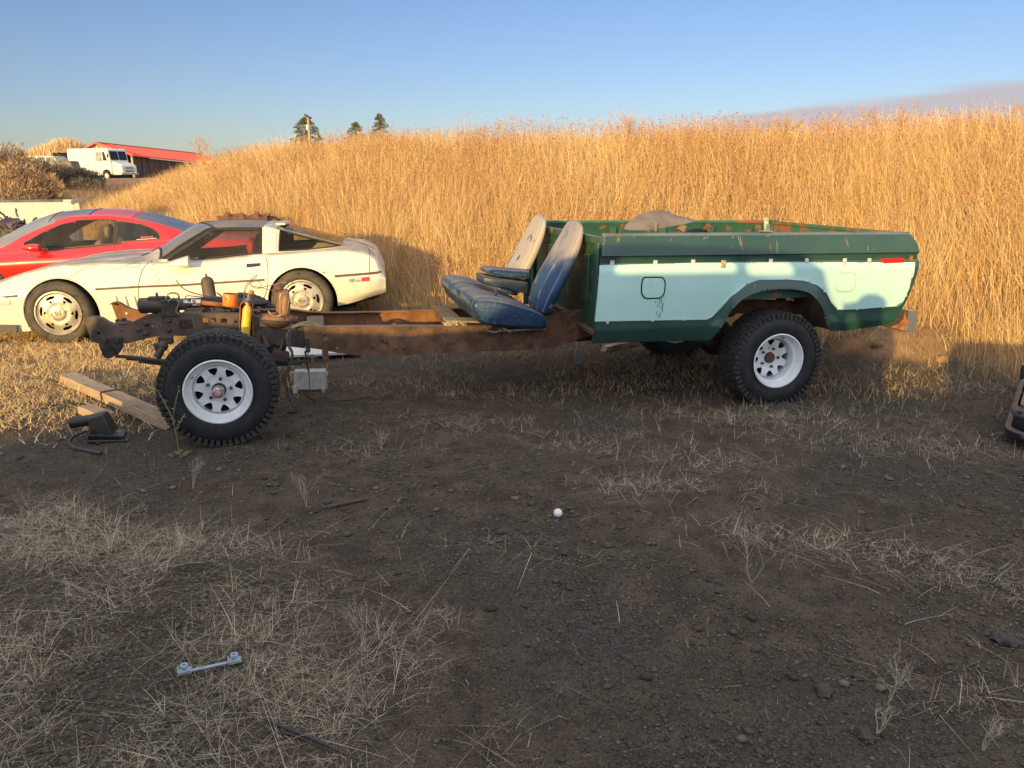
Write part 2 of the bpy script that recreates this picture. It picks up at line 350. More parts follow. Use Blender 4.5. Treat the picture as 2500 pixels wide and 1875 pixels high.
def ground_material():
    m = bpy.data.materials.new('dirt_ground'); m.use_nodes = True; n = m.node_tree.nodes; l = m.node_tree.links; b = n['Principled BSDF']
    g = N(n, 'ShaderNodeNewGeometry'); P = g.outputs['Position']
    def noise(s, d=5, r=0.6, sc=None):
        x = N(n, 'ShaderNodeTexNoise'); x.inputs['Scale'].default_value = s; x.inputs['Detail'].default_value = d; x.inputs['Roughness'].default_value = r
        if sc: q = N(n, 'ShaderNodeMapping'); q.inputs['Scale'].default_value = sc; l.new(P, q.inputs[0]); l.new(q.outputs[0], x.inputs[0])
        else: l.new(P, x.inputs[0])
        return x.outputs[0]
    def rg(v, a, bb):
        x = N(n, 'ShaderNodeMapRange', interpolation_type='SMOOTHSTEP'); l.new(v, x.inputs[0]); x.inputs[1].default_value = a; x.inputs[2].default_value = bb; return x.outputs[0]
    def mix(f, a, bb):
        x = N(n, 'ShaderNodeMix', data_type='RGBA')
        if isinstance(f, float): x.inputs[0].default_value = f
        else: l.new(f, x.inputs[0])
        for i_, q in ((6, a), (7, bb)):
            if isinstance(q, tuple): x.inputs[i_].default_value = (*q, 1)
            else: l.new(q, x.inputs[i_])
        return x.outputs[2]
    def mul(a, bb):
        x = N(n, 'ShaderNodeMath', operation='MULTIPLY'); l.new(a, x.inputs[0])
        if isinstance(bb, float): x.inputs[1].default_value = bb
        else: l.new(bb, x.inputs[1])
        return x.outputs[0]
    brown = mix(rg(noise(5, 6, 0.7), 0.3, 0.7), (0.074, 0.054, 0.038), (0.155, 0.116, 0.084))
    grey = mix(rg(noise(60, 4, 0.7), 0.35, 0.7), (0.046, 0.039, 0.031), (0.150, 0.128, 0.102))
    c = mix(rg(noise(0.55, 5, 0.6), 0.47, 0.65), brown, grey)
    c = mix(mul(rg(noise(0.9, 4, 0.55), 0.60, 0.74), 0.55), c, (0.12, 0.052, 0.030))       # reddish patches
    vo = N(n, 'ShaderNodeTexVoronoi'); vo.inputs['Scale'].default_value = 150; l.new(P, vo.inputs[0])
    sp = N(n, 'ShaderNodeSeparateColor'); l.new(vo.outputs['Color'], sp.inputs[0])
    c = mix(mul(rg(sp.outputs[0], 0.90, 0.96), 0.45), c, (0.20, 0.17, 0.135))                 # pale grit
    c = mix(mul(rg(sp.outputs[1], 0.80, 0.9), 0.6), c, (0.03, 0.027, 0.025))
    c = mix(mul(rg(noise(1.1, 5, 0.6), 0.5, 0.62), mul(rg(noise(70, 3, 0.7, (1, 3.2, 1)), 0.62, 0.70), 0.6)), c, (0.34, 0.29, 0.21))    # straw litter
    at = N(n, 'ShaderNodeSeparateXYZ'); l.new(P, at.inputs[0])
    soil = mix(rg(noise(3, 6, 0.7), 0.35, 0.65), (0.30, 0.155, 0.075), (0.44, 0.26, 0.135))
    av = N(n, 'ShaderNodeAttribute', attribute_name='bank'); c = mix(av.outputs['Fac'], c, soil)
    l.new(c, b.inputs['Base Color']); b.inputs['Roughness'].default_value = 0.95; b.inputs['Specular IOR Level'].default_value = 0.15
    h1 = N(n, 'ShaderNodeMath', operation='MULTIPLY_ADD'); l.new(noise(38, 6, 0.7), h1.inputs[0]); h1.inputs[1].default_value = 0.6
    mm = N(n, 'ShaderNodeMath', operation='SUBTRACT'); mm.inputs[0].default_value = 0.8; l.new(vo.outputs['Distance'], mm.inputs[1]); l.new(mm.outputs[0], h1.inputs[2])
    bp = N(n, 'ShaderNodeBump'); bp.inputs['Distance'].default_value = 0.010; bp.inputs['Strength'].default_value = 1.0
    l.new(h1.outputs[0], bp.inputs['Height']); l.new(bp.outputs[0], b.inputs['Normal'])
    return m
GM = ground_material()
ground = npmesh('ground', v, lp, st, None, GM, smooth=True); struct(ground, 'dark gravelly dirt yard rising into the grassy bank')
ba = ground.data.attributes.new('bank', 'FLOAT', 'POINT')
bv = np.maximum(sst(GY-toe(GX)+1.2*(fbm(GX*1.5, GY*1.5, 3, 4)-0.5), -0.5, 0.6), 0.55*sst(GY, 5.4, 7.5)*sst(-GX, 1.9, 2.8))
bv = np.maximum(bv, sst(GY, 16, 19)); bv = np.maximum(bv, sst(-np.hypot((GX-3.65)/.65, (GY-7.15)/.45)+.4*(fbm(GX*4, GY*4, 3, 14)-.5), -1.1, -.6)); ba.data.foreach_set('value', bv.ravel().astype(np.float32))

# ------------------------------------------------------------ blades: many narrow ribbons in one mesh
def ribbons(name, base, hgt, lean, width, mat, head=0.0, curl=0.4, seg=3, parent=None):
    """base Nx3, hgt N, lean Nx2 horizontal displacement of tip, width N; optional seed heads"""
    n = len(base); T = np.linspace(0, 1, seg+1); az = rng.uniform(0, 2*pi, n)
    wd = np.stack([np.cos(az), np.sin(az), np.zeros(n)], -1)*width[:, None]*0.5
    VV = []
    for t in T:
        c = base.copy(); c[:, 0] += lean[:, 0]*t**(1+curl); c[:, 1] += lean[:, 1]*t**(1+curl)
        L2 = np.minimum(np.hypot(lean[:, 0], lean[:, 1])/np.maximum(hgt, 1e-4), 0.98)
        c[:, 2] += hgt*(t - 0.35*L2*t*t)
        w = wd*(1.0-0.75*t)
        VV += [c-w, c+w]
    v = np.stack(VV, 1); k = v.shape[1]; idx = np.arange(n)[:, None]*k; F = []
    for s_ in range(seg): a = 2*s_; F.append(np.stack([idx[:, 0]+a, idx[:, 0]+a+1, idx[:, 0]+a+3, idx[:, 0]+a+2], -1))
    L = np.concatenate(F).reshape(-1); v = v.reshape(-1, 3); base_n = len(v)
    if head > 0:
        hn = int(n*head); tip = v.reshape(n, k, 3)[:hn, -1]; bits = []
        for q in range(5):
            c = tip + rng.normal(0, 1, (hn, 3))*np.array([.022, .022, .045]) - np.array([0, 0, .04]); s1 = rng.normal(0, .011, (hn, 3)); s2 = rng.normal(0, .011, (hn, 3))
            bits.append(np.stack([c, c+s1, c+s2], 1))
        hv = np.concatenate(bits).reshape(-1, 3); ht = np.arange(len(hv))+base_n
        v = np.concatenate([v, hv]); starts = np.concatenate([np.arange(0, len(L), 4), len(L)+np.arange(0, len(ht), 3)]); L = np.concatenate([L, ht])
    else: starts = np.arange(0, len(L), 4)
    return npmesh(name, v, L, starts, None, mat, parent)
straw = pm('dry_grass', (.5,.35,.18), island=[(.36,.20,.085),(.64,.43,.20),(.80,.59,.30),(.50,.30,.13),(.86,.67,.38)], rough=0.8, spec=0.15)
straw2 = pm('dry_weed_tops', (.5,.35,.18), island=[(.26,.12,.055),(.48,.27,.12),(.38,.18,.08),(.62,.40,.19)], rough=0.9, spec=0.1)
pale = pm('pale_straw', (.5,.45,.33), island=[(.34,.26,.16),(.60,.50,.34),(.48,.38,.24),(.72,.64,.48),(.26,.17,.10)], rough=0.8, spec=0.2)
def scatter_bank(n, dmin, dmax, xr=(-14, 13)):
    x = rng.uniform(xr[0], xr[1], n*2); d = rng.uniform(dmin, dmax, n*2)**1.0; y = toe(x)+d
    vis = np.abs(x/np.maximum(y, 1)) < 0.80; x = x[vis][:n]; y = y[vis][:n]
    return x, y
x, y = scatter_bank(460000, -0.15, 9.5)
dens = fbm(x*1.3, y*1.3, 3, 21); d = y-toe(x)
keep = (rng.uniform(0, 1, len(x)) < np.clip((dens-0.22)*3.2, 0.1, 1)*np.clip((d+0.25)/0.7, 0.10, 1)*np.clip(1.25-d/16, .4, 1))
# bare soil where the bank is scraped, right of the truck and behind the white car
px_, py_ = x, y
bare = (sst(-np.hypot((x-3.75)/0.55, (y-7.3)/0.40), -1.2, -0.7) > rng.uniform(0, 1.05, len(x))) | (sst(-np.hypot((x+3.6)/1.5, (y-12.6)/0.5), -1.2, -0.7) > rng.uniform(0, 1.1, len(x)))
keep &= ~bare; x = x[keep]; y = y[keep]; d = d[keep]; z = HT(x, y)
hh = (0.24+0.74*rng.uniform(0, 1, len(x))**1.35)*np.clip(0.40+d*0.45, 0.30, 1)*(0.75+0.5*fbm(x*.9, y*.9, 2, 33))
ww = np.clip(0.0028+0.00030*y, 0, 0.010)*rng.uniform(0.7, 1.4, len(x))
ln = (rng.normal(0, 0.25, (len(x), 2))+np.stack([.9*(fbm(x*.7, y*.7, 2, 35)-.5), .5*(fbm(x*.7, y*.7, 2, 36)-.5)], -1))*hh[:, None]
g1 = ribbons('tall_dry_grass', np.stack([x, y, z-0.02], -1), hh, ln, ww, straw); tag(g1, 'tall golden dry grass covering the bank behind the vehicles', 'grass', kind='stuff')
x, y = scatter_bank(85000, 0.5, 9.5); d = y-toe(x); k = rng.uniform(0, 1, len(x)) < np.clip(fbm(x*.8, y*.8, 3, 41)*1.6-0.25, 0.05, 1); x = x[k]; y = y[k]; d = d[k]; z = HT(x, y)
hh = (0.62+0.38*rng.uniform(0, 1, len(x)))*np.clip(0.5+d*0.25, 0.4, 1)*(0.8+0.4*fbm(x*.6, y*.6, 2, 51)); ln = rng.normal(0, 0.10, (len(x), 2))*hh[:, None]
g2 = ribbons('seeding_weeds', np.stack([x, y, z], -1), hh, ln, np.full(len(x), .006), straw2, head=1.0); tag(g2, 'taller red brown weeds with seed heads standing along the bank', 'weeds', kind='stuff')
# short worn grass under the truck and at the foot of the bank
n = 150000; x = rng.uniform(-8, 8, n); y = rng.uniform(5.0, 12, n); d = y-toe(x)
p = np.exp(-((d+0.55)/1.15)**2)*np.clip((fbm(x*2, y*2, 3, 61)-0.3)*3, 0.08, 1)*(x > -3.0) + .55*sst(x, -1.6, -.6)*(1-sst(x, 2.6, 3.4))*sst(y, 5.7, 6.4)*np.clip((fbm(x*2.2, y*2.2, 3, 66)-0.36)*4, 0, 1) + 0.18*sst(-x, 2.4, 3.4)*(y > 5.8)*np.clip((fbm(x*2, y*2, 3, 62)-0.4)*3, 0, 1)
p = p*(1-.85*np.exp(-(((x-3.65)/.40)**2+((y-7.15)/.30)**2))); k = (rng.uniform(0, 1, n) < p); x = x[k]; y = y[k]; z = HT(x, y)
hh = rng.uniform(0.05, 0.30, len(x))*np.clip(1+(y-toe(x)), .35, 1); ln = rng.normal(0, 0.6, (len(x), 2))*hh[:, None]
ww = rng.uniform(.003, .0065, len(x))
g3 = ribbons('short_dry_grass', np.stack([x, y, z-.01], -1), hh, ln, ww, pm('foot_grass', (.4,.3,.2), island=[(.26,.19,.11),(.44,.33,.20),(.34,.24,.13),(.52,.41,.26)], rough=.85, spec=.15)); tag(g3, 'short flattened dry grass under the truck and at the foot of the bank', 'grass', kind='stuff')
n = 230000; x = rng.uniform(-9, -1.2, n); y = rng.uniform(4.6, 11, n)
k = rng.uniform(0, 1, n) < sst(-x+.5*(fbm(x*2, y*2, 3, 64)-.5), 1.6, 3.0)*np.clip((fbm(x*3, y*3, 3, 63)-0.25)*2.6, 0.1, 1)*sst(y, 4.7, 5.6); x = x[k]; y = y[k]; z = HT(x, y)
hh = rng.uniform(0.015, 0.065, len(x))*(1+1.5*(rng.uniform(0, 1, len(x)) > .96)); ln = rng.normal(0, 0.9, (len(x), 2))*hh[:, None]
g3b = ribbons('trampled_litter', np.stack([x, y, z-.004], -1), hh, ln, rng.uniform(.003, .008, len(x)), straw, seg=2); tag(g3b, 'trampled golden grass litter around the white car wheels', 'litter', kind='stuff')
# pale foreground straw, standing and lying
def patch(n, box, fld, lim, hr, leanf, wr, clump=0.0):
    x = rng.uniform(box[0], box[1], n); y = rng.uniform(box[2], box[3], n); f = fld(x, y); k = rng.uniform(0, 1, n) < np.clip(f, 0, lim); x = x[k]; y = y[k]
    if clump:   # gather into tussocks
        cx = np.round(x/clump)*clump; cy = np.round(y/clump)*clump; jx = hash2(cx/clump, cy/clump, 3)-.5; jy = hash2(cx/clump, cy/clump, 4)-.5
        m_ = rng.uniform(0, 1, len(x)) < .6; x = np.where(m_, cx+jx*clump+(x-cx)*.22, x); y = np.where(m_, cy+jy*clump+(y-cy)*.22, y)
    z = HT(x, y); h = rng.uniform(hr[0], hr[1], len(x)); w = rng.uniform(wr[0], wr[1], len(x)); a = rng.uniform(0, 2*pi, len(x)); L = h*rng.exponential(leanf, len(x))
    return np.stack([x, y, z-.004], -1), h, np.stack([np.cos(a)*L, np.sin(a)*L], -1), w
EX = np.array([(1.0,.25),(1.6,.12),(2.03,-.05),(2.46,-.30),(2.89,-.62),(3.25,-.95),(3.6,-1.5),(3.9,-2.2),(4.1,-3.2),(4.6,-6)])
def left_field(x, y):
    e = np.interp(y, EX[:,0], EX[:,1])+0.55*(fbm(x*1.6, y*1.6, 3, 71)-0.5)     # right-hand edge of the straw
    f = sst(e-x, -0.20, 0.45)*np.clip(3.4*(fbm(x*3.0, y*3.0, 4, 72)-0.36), .04, 1)
    return f*(0.45+0.55*sst(y, 1.6, 3.0))
bs = [patch(40000, (-4.5, .6, .9, 4.4), left_field, .95, (.02, .13), 1.0, (.0012, .0026), .13), patch(210000, (-4.5, .6, .9, 4.4), left_field, .95, (.005, .026), 3.6, (.0011, .0024))]
def merge(bs): return [np.concatenate([b[i] for b in bs]) for i in range(4)]
B = merge(bs); g4 = ribbons('foreground_straw', B[0], B[1], B[2], B[3], pale, curl=.2); tag(g4, 'pale dry straw stalks matted over the gravel in the near left corner', 'straw', kind='stuff')
RP = [(.98,4.0,.42,.13,1),(.70,4.04,.28,.10,.7),(1.24,4.4,.35,.12,.8),(.59,4.65,.40,.10,.7),(1.44,3.33,.34,.11,1.2),(1.70,3.17,.30,.12,1.1),(1.25,3.40,.30,.09,.9),(1.55,2.25,.22,.12,.7),(2.4,2.7,.4,.4,.4),(.88,3.51,.4,.08,.5),(.3,5.0,.9,.14,.6),(2.6,4.7,.8,.2,.6),(-.14,5.2,.7,.12,.5),(2.0,5.3,.9,.2,.8),(-.3,6.0,.9,.2,.5),(.0,3.3,.3,.06,.35),(2.0,3.0,.3,.1,.7),(-.9,4.6,.4,.1,.4),(1.9,1.9,.2,.1,.5)]
def rfield(x, y):
    f = 0
    for a_, b_, sx_, sy_, k_ in RP: f = f+1.15*k_*np.exp(-(((x-a_)/sx_)**2+((y-b_+.12*(x-a_))/sy_)**2))
    return f*np.clip(3.2*(fbm(x*6, y*6, 3, 81)-.33), .05, 1)+0.010
bs = [patch(70000, (-3.5, 4.2, 1.0, 6.4), rfield, .9, (.015, .10), 1.1, (.0014, .0030), .11), patch(170000, (-3.5, 4.2, 1.0, 6.4), rfield, .9, (.005, .022), 5.0, (.0014, .0030))]
B = merge(bs); g5 = ribbons('scattered_straw', B[0], B[1], B[2], B[3], pale, curl=.2); tag(g5, 'thin scatter of pale straw wisps over the bare dirt', 'straw', kind='stuff')
# gravel
def stones(n, box, smin, smax, fld=None, pw=2.5):
    x = rng.uniform(box[0], box[1], n); y = rng.uniform(box[2], box[3], n)
    if fld is not None: k = rng.uniform(0, 1, n) < fld(x, y); x = x[k]; y = y[k]
    s = smin+(smax-smin)*rng.uniform(0, 1, len(x))**pw; return x, y, HT(x, y), s
def gf(x, y): return np.clip((fbm(x*.8, y*.8, 3, 91)-.38)*3.5, .10, 1)
X = [stones(170000, (-3.2, 3.2, .85, 3.2), .0018, .010, gf, 3.2), stones(60000, (-4.5, 4.5, 2.6, 6.5), .003, .012, gf, 3), stones(2600, (-3.5, 3.5, .9, 5.5), .008, .026, gf, 2.5)]
x, y, z, s = [np.concatenate([a[i_] for a in X]) for i_ in range(4)]; k = np.abs(x) < (y*0.75+.35); x, y, z, s = x[k], y[k], z[k], s[k]
oc = np.array([(1,0,0),(0,1,0),(-1,0,0),(0,-1,0),(.3,.2,1),(.1,-.3,-1),(.75,.7,.5),(-.7,.6,.45),(-.65,-.7,.5),(.7,-.65,.4)], float)
of = np.array([(0,6,4),(6,1,4),(1,7,4),(7,2,4),(2,8,4),(8,3,4),(3,9,4),(9,0,4),(6,0,1),(7,1,2),(8,2,3),(9,3,0),(1,0,5),(2,1,5),(3,2,5),(0,3,5)])
n = len(x); V = oc[None]*(1+rng.normal(0, .18, (n, 10, 1)))*np.stack([s, s*rng.uniform(.6, 1.1, n), s*rng.uniform(.4, .75, n)], -1)[:, None]
a = rng.uniform(0, 2*pi, n); ca, sa = np.cos(a)[:, None], np.sin(a)[:, None]
V = np.stack([V[..., 0]*ca-V[..., 1]*sa, V[..., 0]*sa+V[..., 1]*ca, V[..., 2]], -1)+np.stack([x, y, z+s*.18], -1)[:, None]
L = (of[None]+np.arange(n)[:, None, None]*10).reshape(-1)
gv = npmesh('gravel', V.reshape(-1, 3), L, np.arange(0, len(L), 3), None, pm('gravel_stone', (.1,.1,.1), island=[(.055,.042,.031),(.115,.093,.072),(.090,.064,.044),(.17,.145,.115),(.075,.060,.047)], rough=.9, spec=.2)); tag(gv, 'loose dark gravel strewn over the dirt yard', 'gravel', kind='stuff')
# ------------------------------------------------------------ materials for the truck
rust = pm('rusty_frame', (.075,.038,.022), (.17,.085,.045), sc=9, lo=.35, hi=.7, rough=.85, bump=.002, bsc=60, spot=(.035,.025,.02), ssc=22, sth=.6, sw=.1, dust=(.24,.17,.11), dmax=.5)
darkm = pm('dirty_dark_metal', (.022,.020,.020), (.065,.042,.032), sc=12, rough=.6, bump=.0015, bsc=50, dust=(.16,.11,.08), dmax=.6)
orange_rust = pm('orange_rust', (.34,.115,.035), (.15,.055,.028), sc=14, lo=.4, hi=.65, rough=.85, bump=.0015, bsc=80)
rubber = pm('tyre_rubber', (.011,.013,.016), (.022,.023,.025), sc=18, rough=.62, bump=.0008, bsc=120, spec=.4, dust=(.09,.07,.055), dmax=.5)
tread_m = pm('dusty_tread', (.018,.018,.018), (.045,.038,.032), sc=22, rough=.85, bump=.001, bsc=90)
whitewheel = pm('white_wheel_paint', (.74,.76,.78), (.66,.67,.68), sc=7, rough=.38, spot=(.34,.25,.17), ssc=14, sth=.66, sw=.10, bump=.0003)
chrome = pm('chrome', (.75,.75,.76), rough=.12, metal=1.0)
chrome_d = pm('dirty_chrome', (.60,.58,.55), (.22,.17,.13), sc=16, lo=.45, hi=.7, rough=.22, rough2=.8, metal=.85)
greenp = pm('dark_green_paint', (.012,.050,.042), (.030,.072,.058), sc=2.2, lo=.3, hi=.75, rough=.36, bump=.0010, bsc=3, spot=(.20,.20,.15), ssc=34, sth=.735, sw=.02, dust=(.24,.21,.16), dlo=.6, dhi=.98, dmax=.75, coat=.3)
greenin = pm('worn_green_paint', (.018,.068,.045), (.032,.095,.062), sc=5, rough=.55, spot=(.22,.075,.035), ssc=7, sth=.60, sw=.06, dust=(.26,.20,.13), dmax=.6)
aqua = pm('pale_aqua_paint', (.45,.68,.63), (.38,.60,.56), sc=1.6, lo=.3, hi=.75, rough=.36, bump=.0012, bsc=2.2, spot=(.10,.16,.15), ssc=42, sth=.78, sw=.01, coat=.3)
blackm = pm('black_plastic', (.012,.012,.013), (.03,.028,.026), sc=20, rough=.5, dust=(.12,.09,.07), dmax=.5)
tabm = pm('white_plastic_clip', (.62,.58,.54), (.45,.38,.33), sc=60, rough=.6)
redlens = pm('red_lens', (.55,.015,.012), rough=.18, coat=.5)
steel = pm('dull_steel', (.30,.29,.28), (.18,.14,.11), sc=20, rough=.45, metal=.7)
vinyl = pm('blue_vinyl', (.008,.028,.075), (.014,.042,.098), sc=5, rough=.33, wave=((.060,.075,.105), 34, (1, .5, 1.8)), bump=.003, bsc=14, dust=(.34,.27,.21), dlo=.55, dhi=1.0, dmax=.45)
vinyl_b = pm('dusty_blue_vinyl', (.10,.10,.13), (.30,.25,.21), sc=5, lo=.35, hi=.6, rough=.6, bump=.003, bsc=14, spot=(.05,.07,.13), ssc=9, sth=.55, sw=.08)
vinyl_d = pm('dark_blue_vinyl', (.010,.020,.042), (.022,.034,.06), sc=6, rough=.38, bump=.002, bsc=16, dust=(.36,.28,.2), dmax=.45)

T = Frame((1.99, 5.70, 0), 14)
truck = thing('stripped_pickup_truck', 'green and pale aqua pickup reduced to a rusty bare chassis, cargo bed and four wheels', 'pickup truck', T.o, T.a)
def tp(pts, y): return T.tr(pts, y)
# --- side surface of the cargo bed
prof = [(1.34,.075),(1.300,.050),(1.283,.010),(1.15,-.004),(1.138,.020),(1.095,.022),(1.085,.002),(1.045,-.006),(.90,-.008),(.70,.002),(.69,.002),(.63,.000),(.60,.012),(.50,.060),(.4,.08)]
pz = np.array([p[0] for p in prof][::-1]); pyv = np.array([p[1] for p in prof][::-1])
def side_y(x, z):
    zz = z+0.0107*(x+1.37)                       # the bed sits slightly nose up
    return float(np.interp(zz, pz, pyv))
arch_px = [(1737.6,832),(1758,800),(1787,751),(1816,725),(1850,711),(1902,705),(1949,708),(1978,719),(2001,748),(2018,786),(2030,809)]
arch = smooth_poly(tp(arch_px, 0), 4, False)
out_px = [(1475,571),(1471,600),(1468,650),(1462,700),(1455,780),(1452,805),(1447,842)]
rear_px = [(2070,809),(2148,797),(2177,789),(2203,754),(2221,714),(2241,656),(2245,621),(2238,592),(2226,573),(2212,567)]
outline = tp(out_px, 0)+arch+smooth_poly(tp(rear_px, 0), 3, False)
archA = np.array(arch)
bed_rows = [(lambda zb: (lambda x: zb-0.0107*(x+1.37)))(zb) for zb in (1.283,1.15,1.138,1.095,1.086,1.045,.695,.63,.60)]
def arch_flare(x, z):
    d = float(np.min(np.hypot(archA[:, 0]-x, archA[:, 1]-z))); return -0.022*max(0, 1-d/0.085)**1.0 if z < 1.0 else 0
def fy(x, z): return side_y(x, z)+arch_flare(x, z)
bed = MB().prism(outline, 0.0, 0.008, step=0.022, fy=fy, rows=bed_rows)
# mirrored far side, front wall, floor and top rails
x0, x1 = -1.385, 1.06; WB = 1.95
bed.prism([(x, z) for x, z in outline], WB, WB-.008, step=0.09, fy=lambda x, z: -side_y(x, z))
bed_o = bed.build('cargo_bed', greenp, truck, ang=30)
rails = MB()
for (ya, yb, dz) in ((.045, .10, 0), (WB-.10, WB-.045, 0)):
    rails.add([(x0-.0, ya, 1.298), (x1, ya, 1.272), (x1, yb, 1.272), (x0, yb, 1.298), (x0, ya, 1.27), (x1, ya, 1.245), (x1, yb, 1.245), (x0, yb, 1.27)], [(0,1,2,3),(7,6,5,4),(0,4,5,1),(1,5,6,2),(2,6,7,3),(3,7,4,0)])
rails.build('top_rail', pm('worn_rail_paint', (.018,.085,.050), (.04,.13,.08), sc=5, rough=.5, spot=(.24,.075,.04), ssc=5, sth=.57, sw=.04, dust=(.34,.30,.24), dlo=.7, dhi=.98, dmax=.8), bed_o, bevel=.006)
inner = MB()
for y_ in (.10, WB-.10):
    s = -1 if y_ < 1 else 1
    inner.add([(x0, y_, 1.27), (x1, y_, 1.245), (x1, y_+s*.03, 1.16), (x0, y_+s*.03, 1.18), (x1, y_+s*.03, .80), (x0, y_+s*.03, .80)], [(0,1,2,3),(3,2,4,5)])
    for k in range(5):                                    # stake-pocket ribs
        xx = x0+.25+k*.5; inner.box((xx, y_-s*.004, 1.02), (.07, .03, .42))
inner.add([(x0, .1, .80), (x1, .1, .80), (x1, WB-.1, .80), (x0, WB-.1, .80)], [(0,1,2,3)])
inner.build('inner_wall', greenin, bed_o)
fw = MB(); fw.box((x0+.012, WB/2, .905), (.012, WB-.10, .70)); fw.box((x0-.004, WB/2, 1.245), (.03, WB-.12, .055))
for (yy, w_) in ((.55, .42), (1.35, .42)):
    fw.box((x0-.002, yy, .95), (.018, w_, .36))
for yy in (.13, WB-.13): fw.box((x0-.012, yy, .92), (.03, .06, .62))
fw.build('front_wall', pm('bulkhead_paint', (.014,.060,.038), (.03,.085,.055), sc=4, rough=.45, spot=(.22,.10,.06), ssc=11, sth=.63, sw=.05, dust=(.24,.20,.14), dlo=.3, dmax=.8), bed_o, bevel=.01)
sill = MB().box((x0-.012, WB/2, .59), (.05, WB-.08, .03)); sill.tube([(x0-.03, .06, .60), (x0-.03, WB-.06, .60)], .015); sill.build('front_sill', rust, bed_o)
tg = MB().box((x1-.02, WB/2, 1.03), (.04, WB-.2, .44)); tg.box((x1-.02, WB/2, 1.252), (.06, WB-.16, .03)); tg.build('tailgate', pm('rusty_tailgate', (.25,.085,.035), (.04,.12,.06), sc=6, lo=.42, hi=.55, rough=.8), truck, bevel=.008)
# corner post between far wall and tailgate
MB().box((x1-.035, WB-.12, 1.10), (.06, .05, .36)).build('corner_post', greenin, truck, bevel=.006)
# pale aqua side panel
aq_px = [(1464,647.5),(1700,641.5),(1950,640),(2233,640),(2229,667),(2218,702),(2206,731),(2200,741),(2190,747.5),(2151,750),(2105,754),(2052,756),(2040,751),(2027,737),(2015,713.6),(1992,696),(1960,685),(1920,682),(1850,683),(1821.5,693),(1781,725),(1760,750),(1738,774),(1725,780),(1595,782),(1452,785),(1459,700)]
aq = tp(aq_px, 0)
side_pan = MB().prism(aq, -.005, .001, step=.022, fy=lambda x, z: fy(x, min(z, 1.085-0.0107*(x+1.37))), rows=[bed_rows[5]]).build('aqua_side_panel', aqua, bed_o, ang=30)
edge = MB().tube([(x, fy(x, z)-.004, z) for x, z in aq[5:26]], .0028, 5); edge.build('edge_moulding', pm('worn_trim', (.30,.36,.34), rough=.4, metal=.4), side_pan)
# fuel doors (outline groove + flap)
for k, (pp, dark) in enumerate((([(1569,677),(1617,677),(1622,690),(1620,715),(1611,727),(1573,728),(1564,716),(1565,690)], 1), ([(2048,666),(2086,666),(2088,680),(2083,705),(2073,712),(2044,712),(2038,704),(2041,684)], 0))):
    q = round_poly(tp(pp, 0), .04, 3); cx = sum(a[0] for a in q)/len(q); cz = sum(a[1] for a in q)/len(q)
    fd = MB().prism([(cx+(a-cx)*.955, cz+(b-cz)*.955) for a, b in q], -.0085, -.002, step=.04, fy=fy).build('fuel_door', aqua, bed_o, bevel=.0015)
    MB().tube([(a, fy(a, b)-.0045, b) for a, b in q], .0062 if dark else .0024, 5, closed=True).build('door_gap', pm('gap_black', (.010,.016,.016), rough=.8) if dark else pm('gap_grey', (.22,.30,.27), rough=.7), fd)
# clips along the top seam, small clips along arch
for k, (a, b) in enumerate([(1497,646),(1602,645),(1695,643),(1767,645),(1884,641),(1971,640),(2063,639.5),(2123,639)]):
    x, z = T.at(a, b, -.01); c = MB().box((x, fy(x, z)-.012+.004, z), (.030 if k != 3 else .038, .008, .052 if k != 3 else .056)); c.cyl((x, fy(x, z)-.010, z), (x, fy(x, z)-.018, z), .005, n=8)
    c.build('trim_clip', tabm if k != 3 else pm('rusty_clip', (.22,.11,.06), (.45,.40,.33), sc=40, rough=.8), bed_o, bevel=.003)
for a, b in [(1484,788),(1594,783),(1670,780.5),(1826,691),(1922,681.5),(1975,686),(2012,711),(2047,754),(2092,754.5),(2156,750),(2211,722),(2226,667)]:
    x, z = T.at(a, b, -.01); MB().box((x, fy(x, z)-.008, z), (.020, .008, .014)).build('small_clip', tabm, bed_o, bevel=.002)
m_ = tp([(2156,632),(2208,630),(2208,641),(2156,643)], -.01)
mk = MB().prism(round_poly(m_, .008), -.010, .03).build('side_marker', redlens, bed_o, bevel=.003)
# black stain below the front fuel door is grime with its own shape: thin flecks
gr = MB()
for k in range(46):
    a = 1612+random.gauss(0, 5); b = 745+random.uniform(-32, 30); x, z = T.at(a, b, 0); s = random.uniform(.0015, .005)
    gr.prism([(x-s*.5, z-s*3), (x+s*.5, z-s*3), (x+s*.4, z+s*3), (x-s*.4, z+s*3)], -.0058, -.0042, fy=fy)
gr.build('grime_streak', pm('grime', (.10,.14,.13), rough=.9), side_pan)
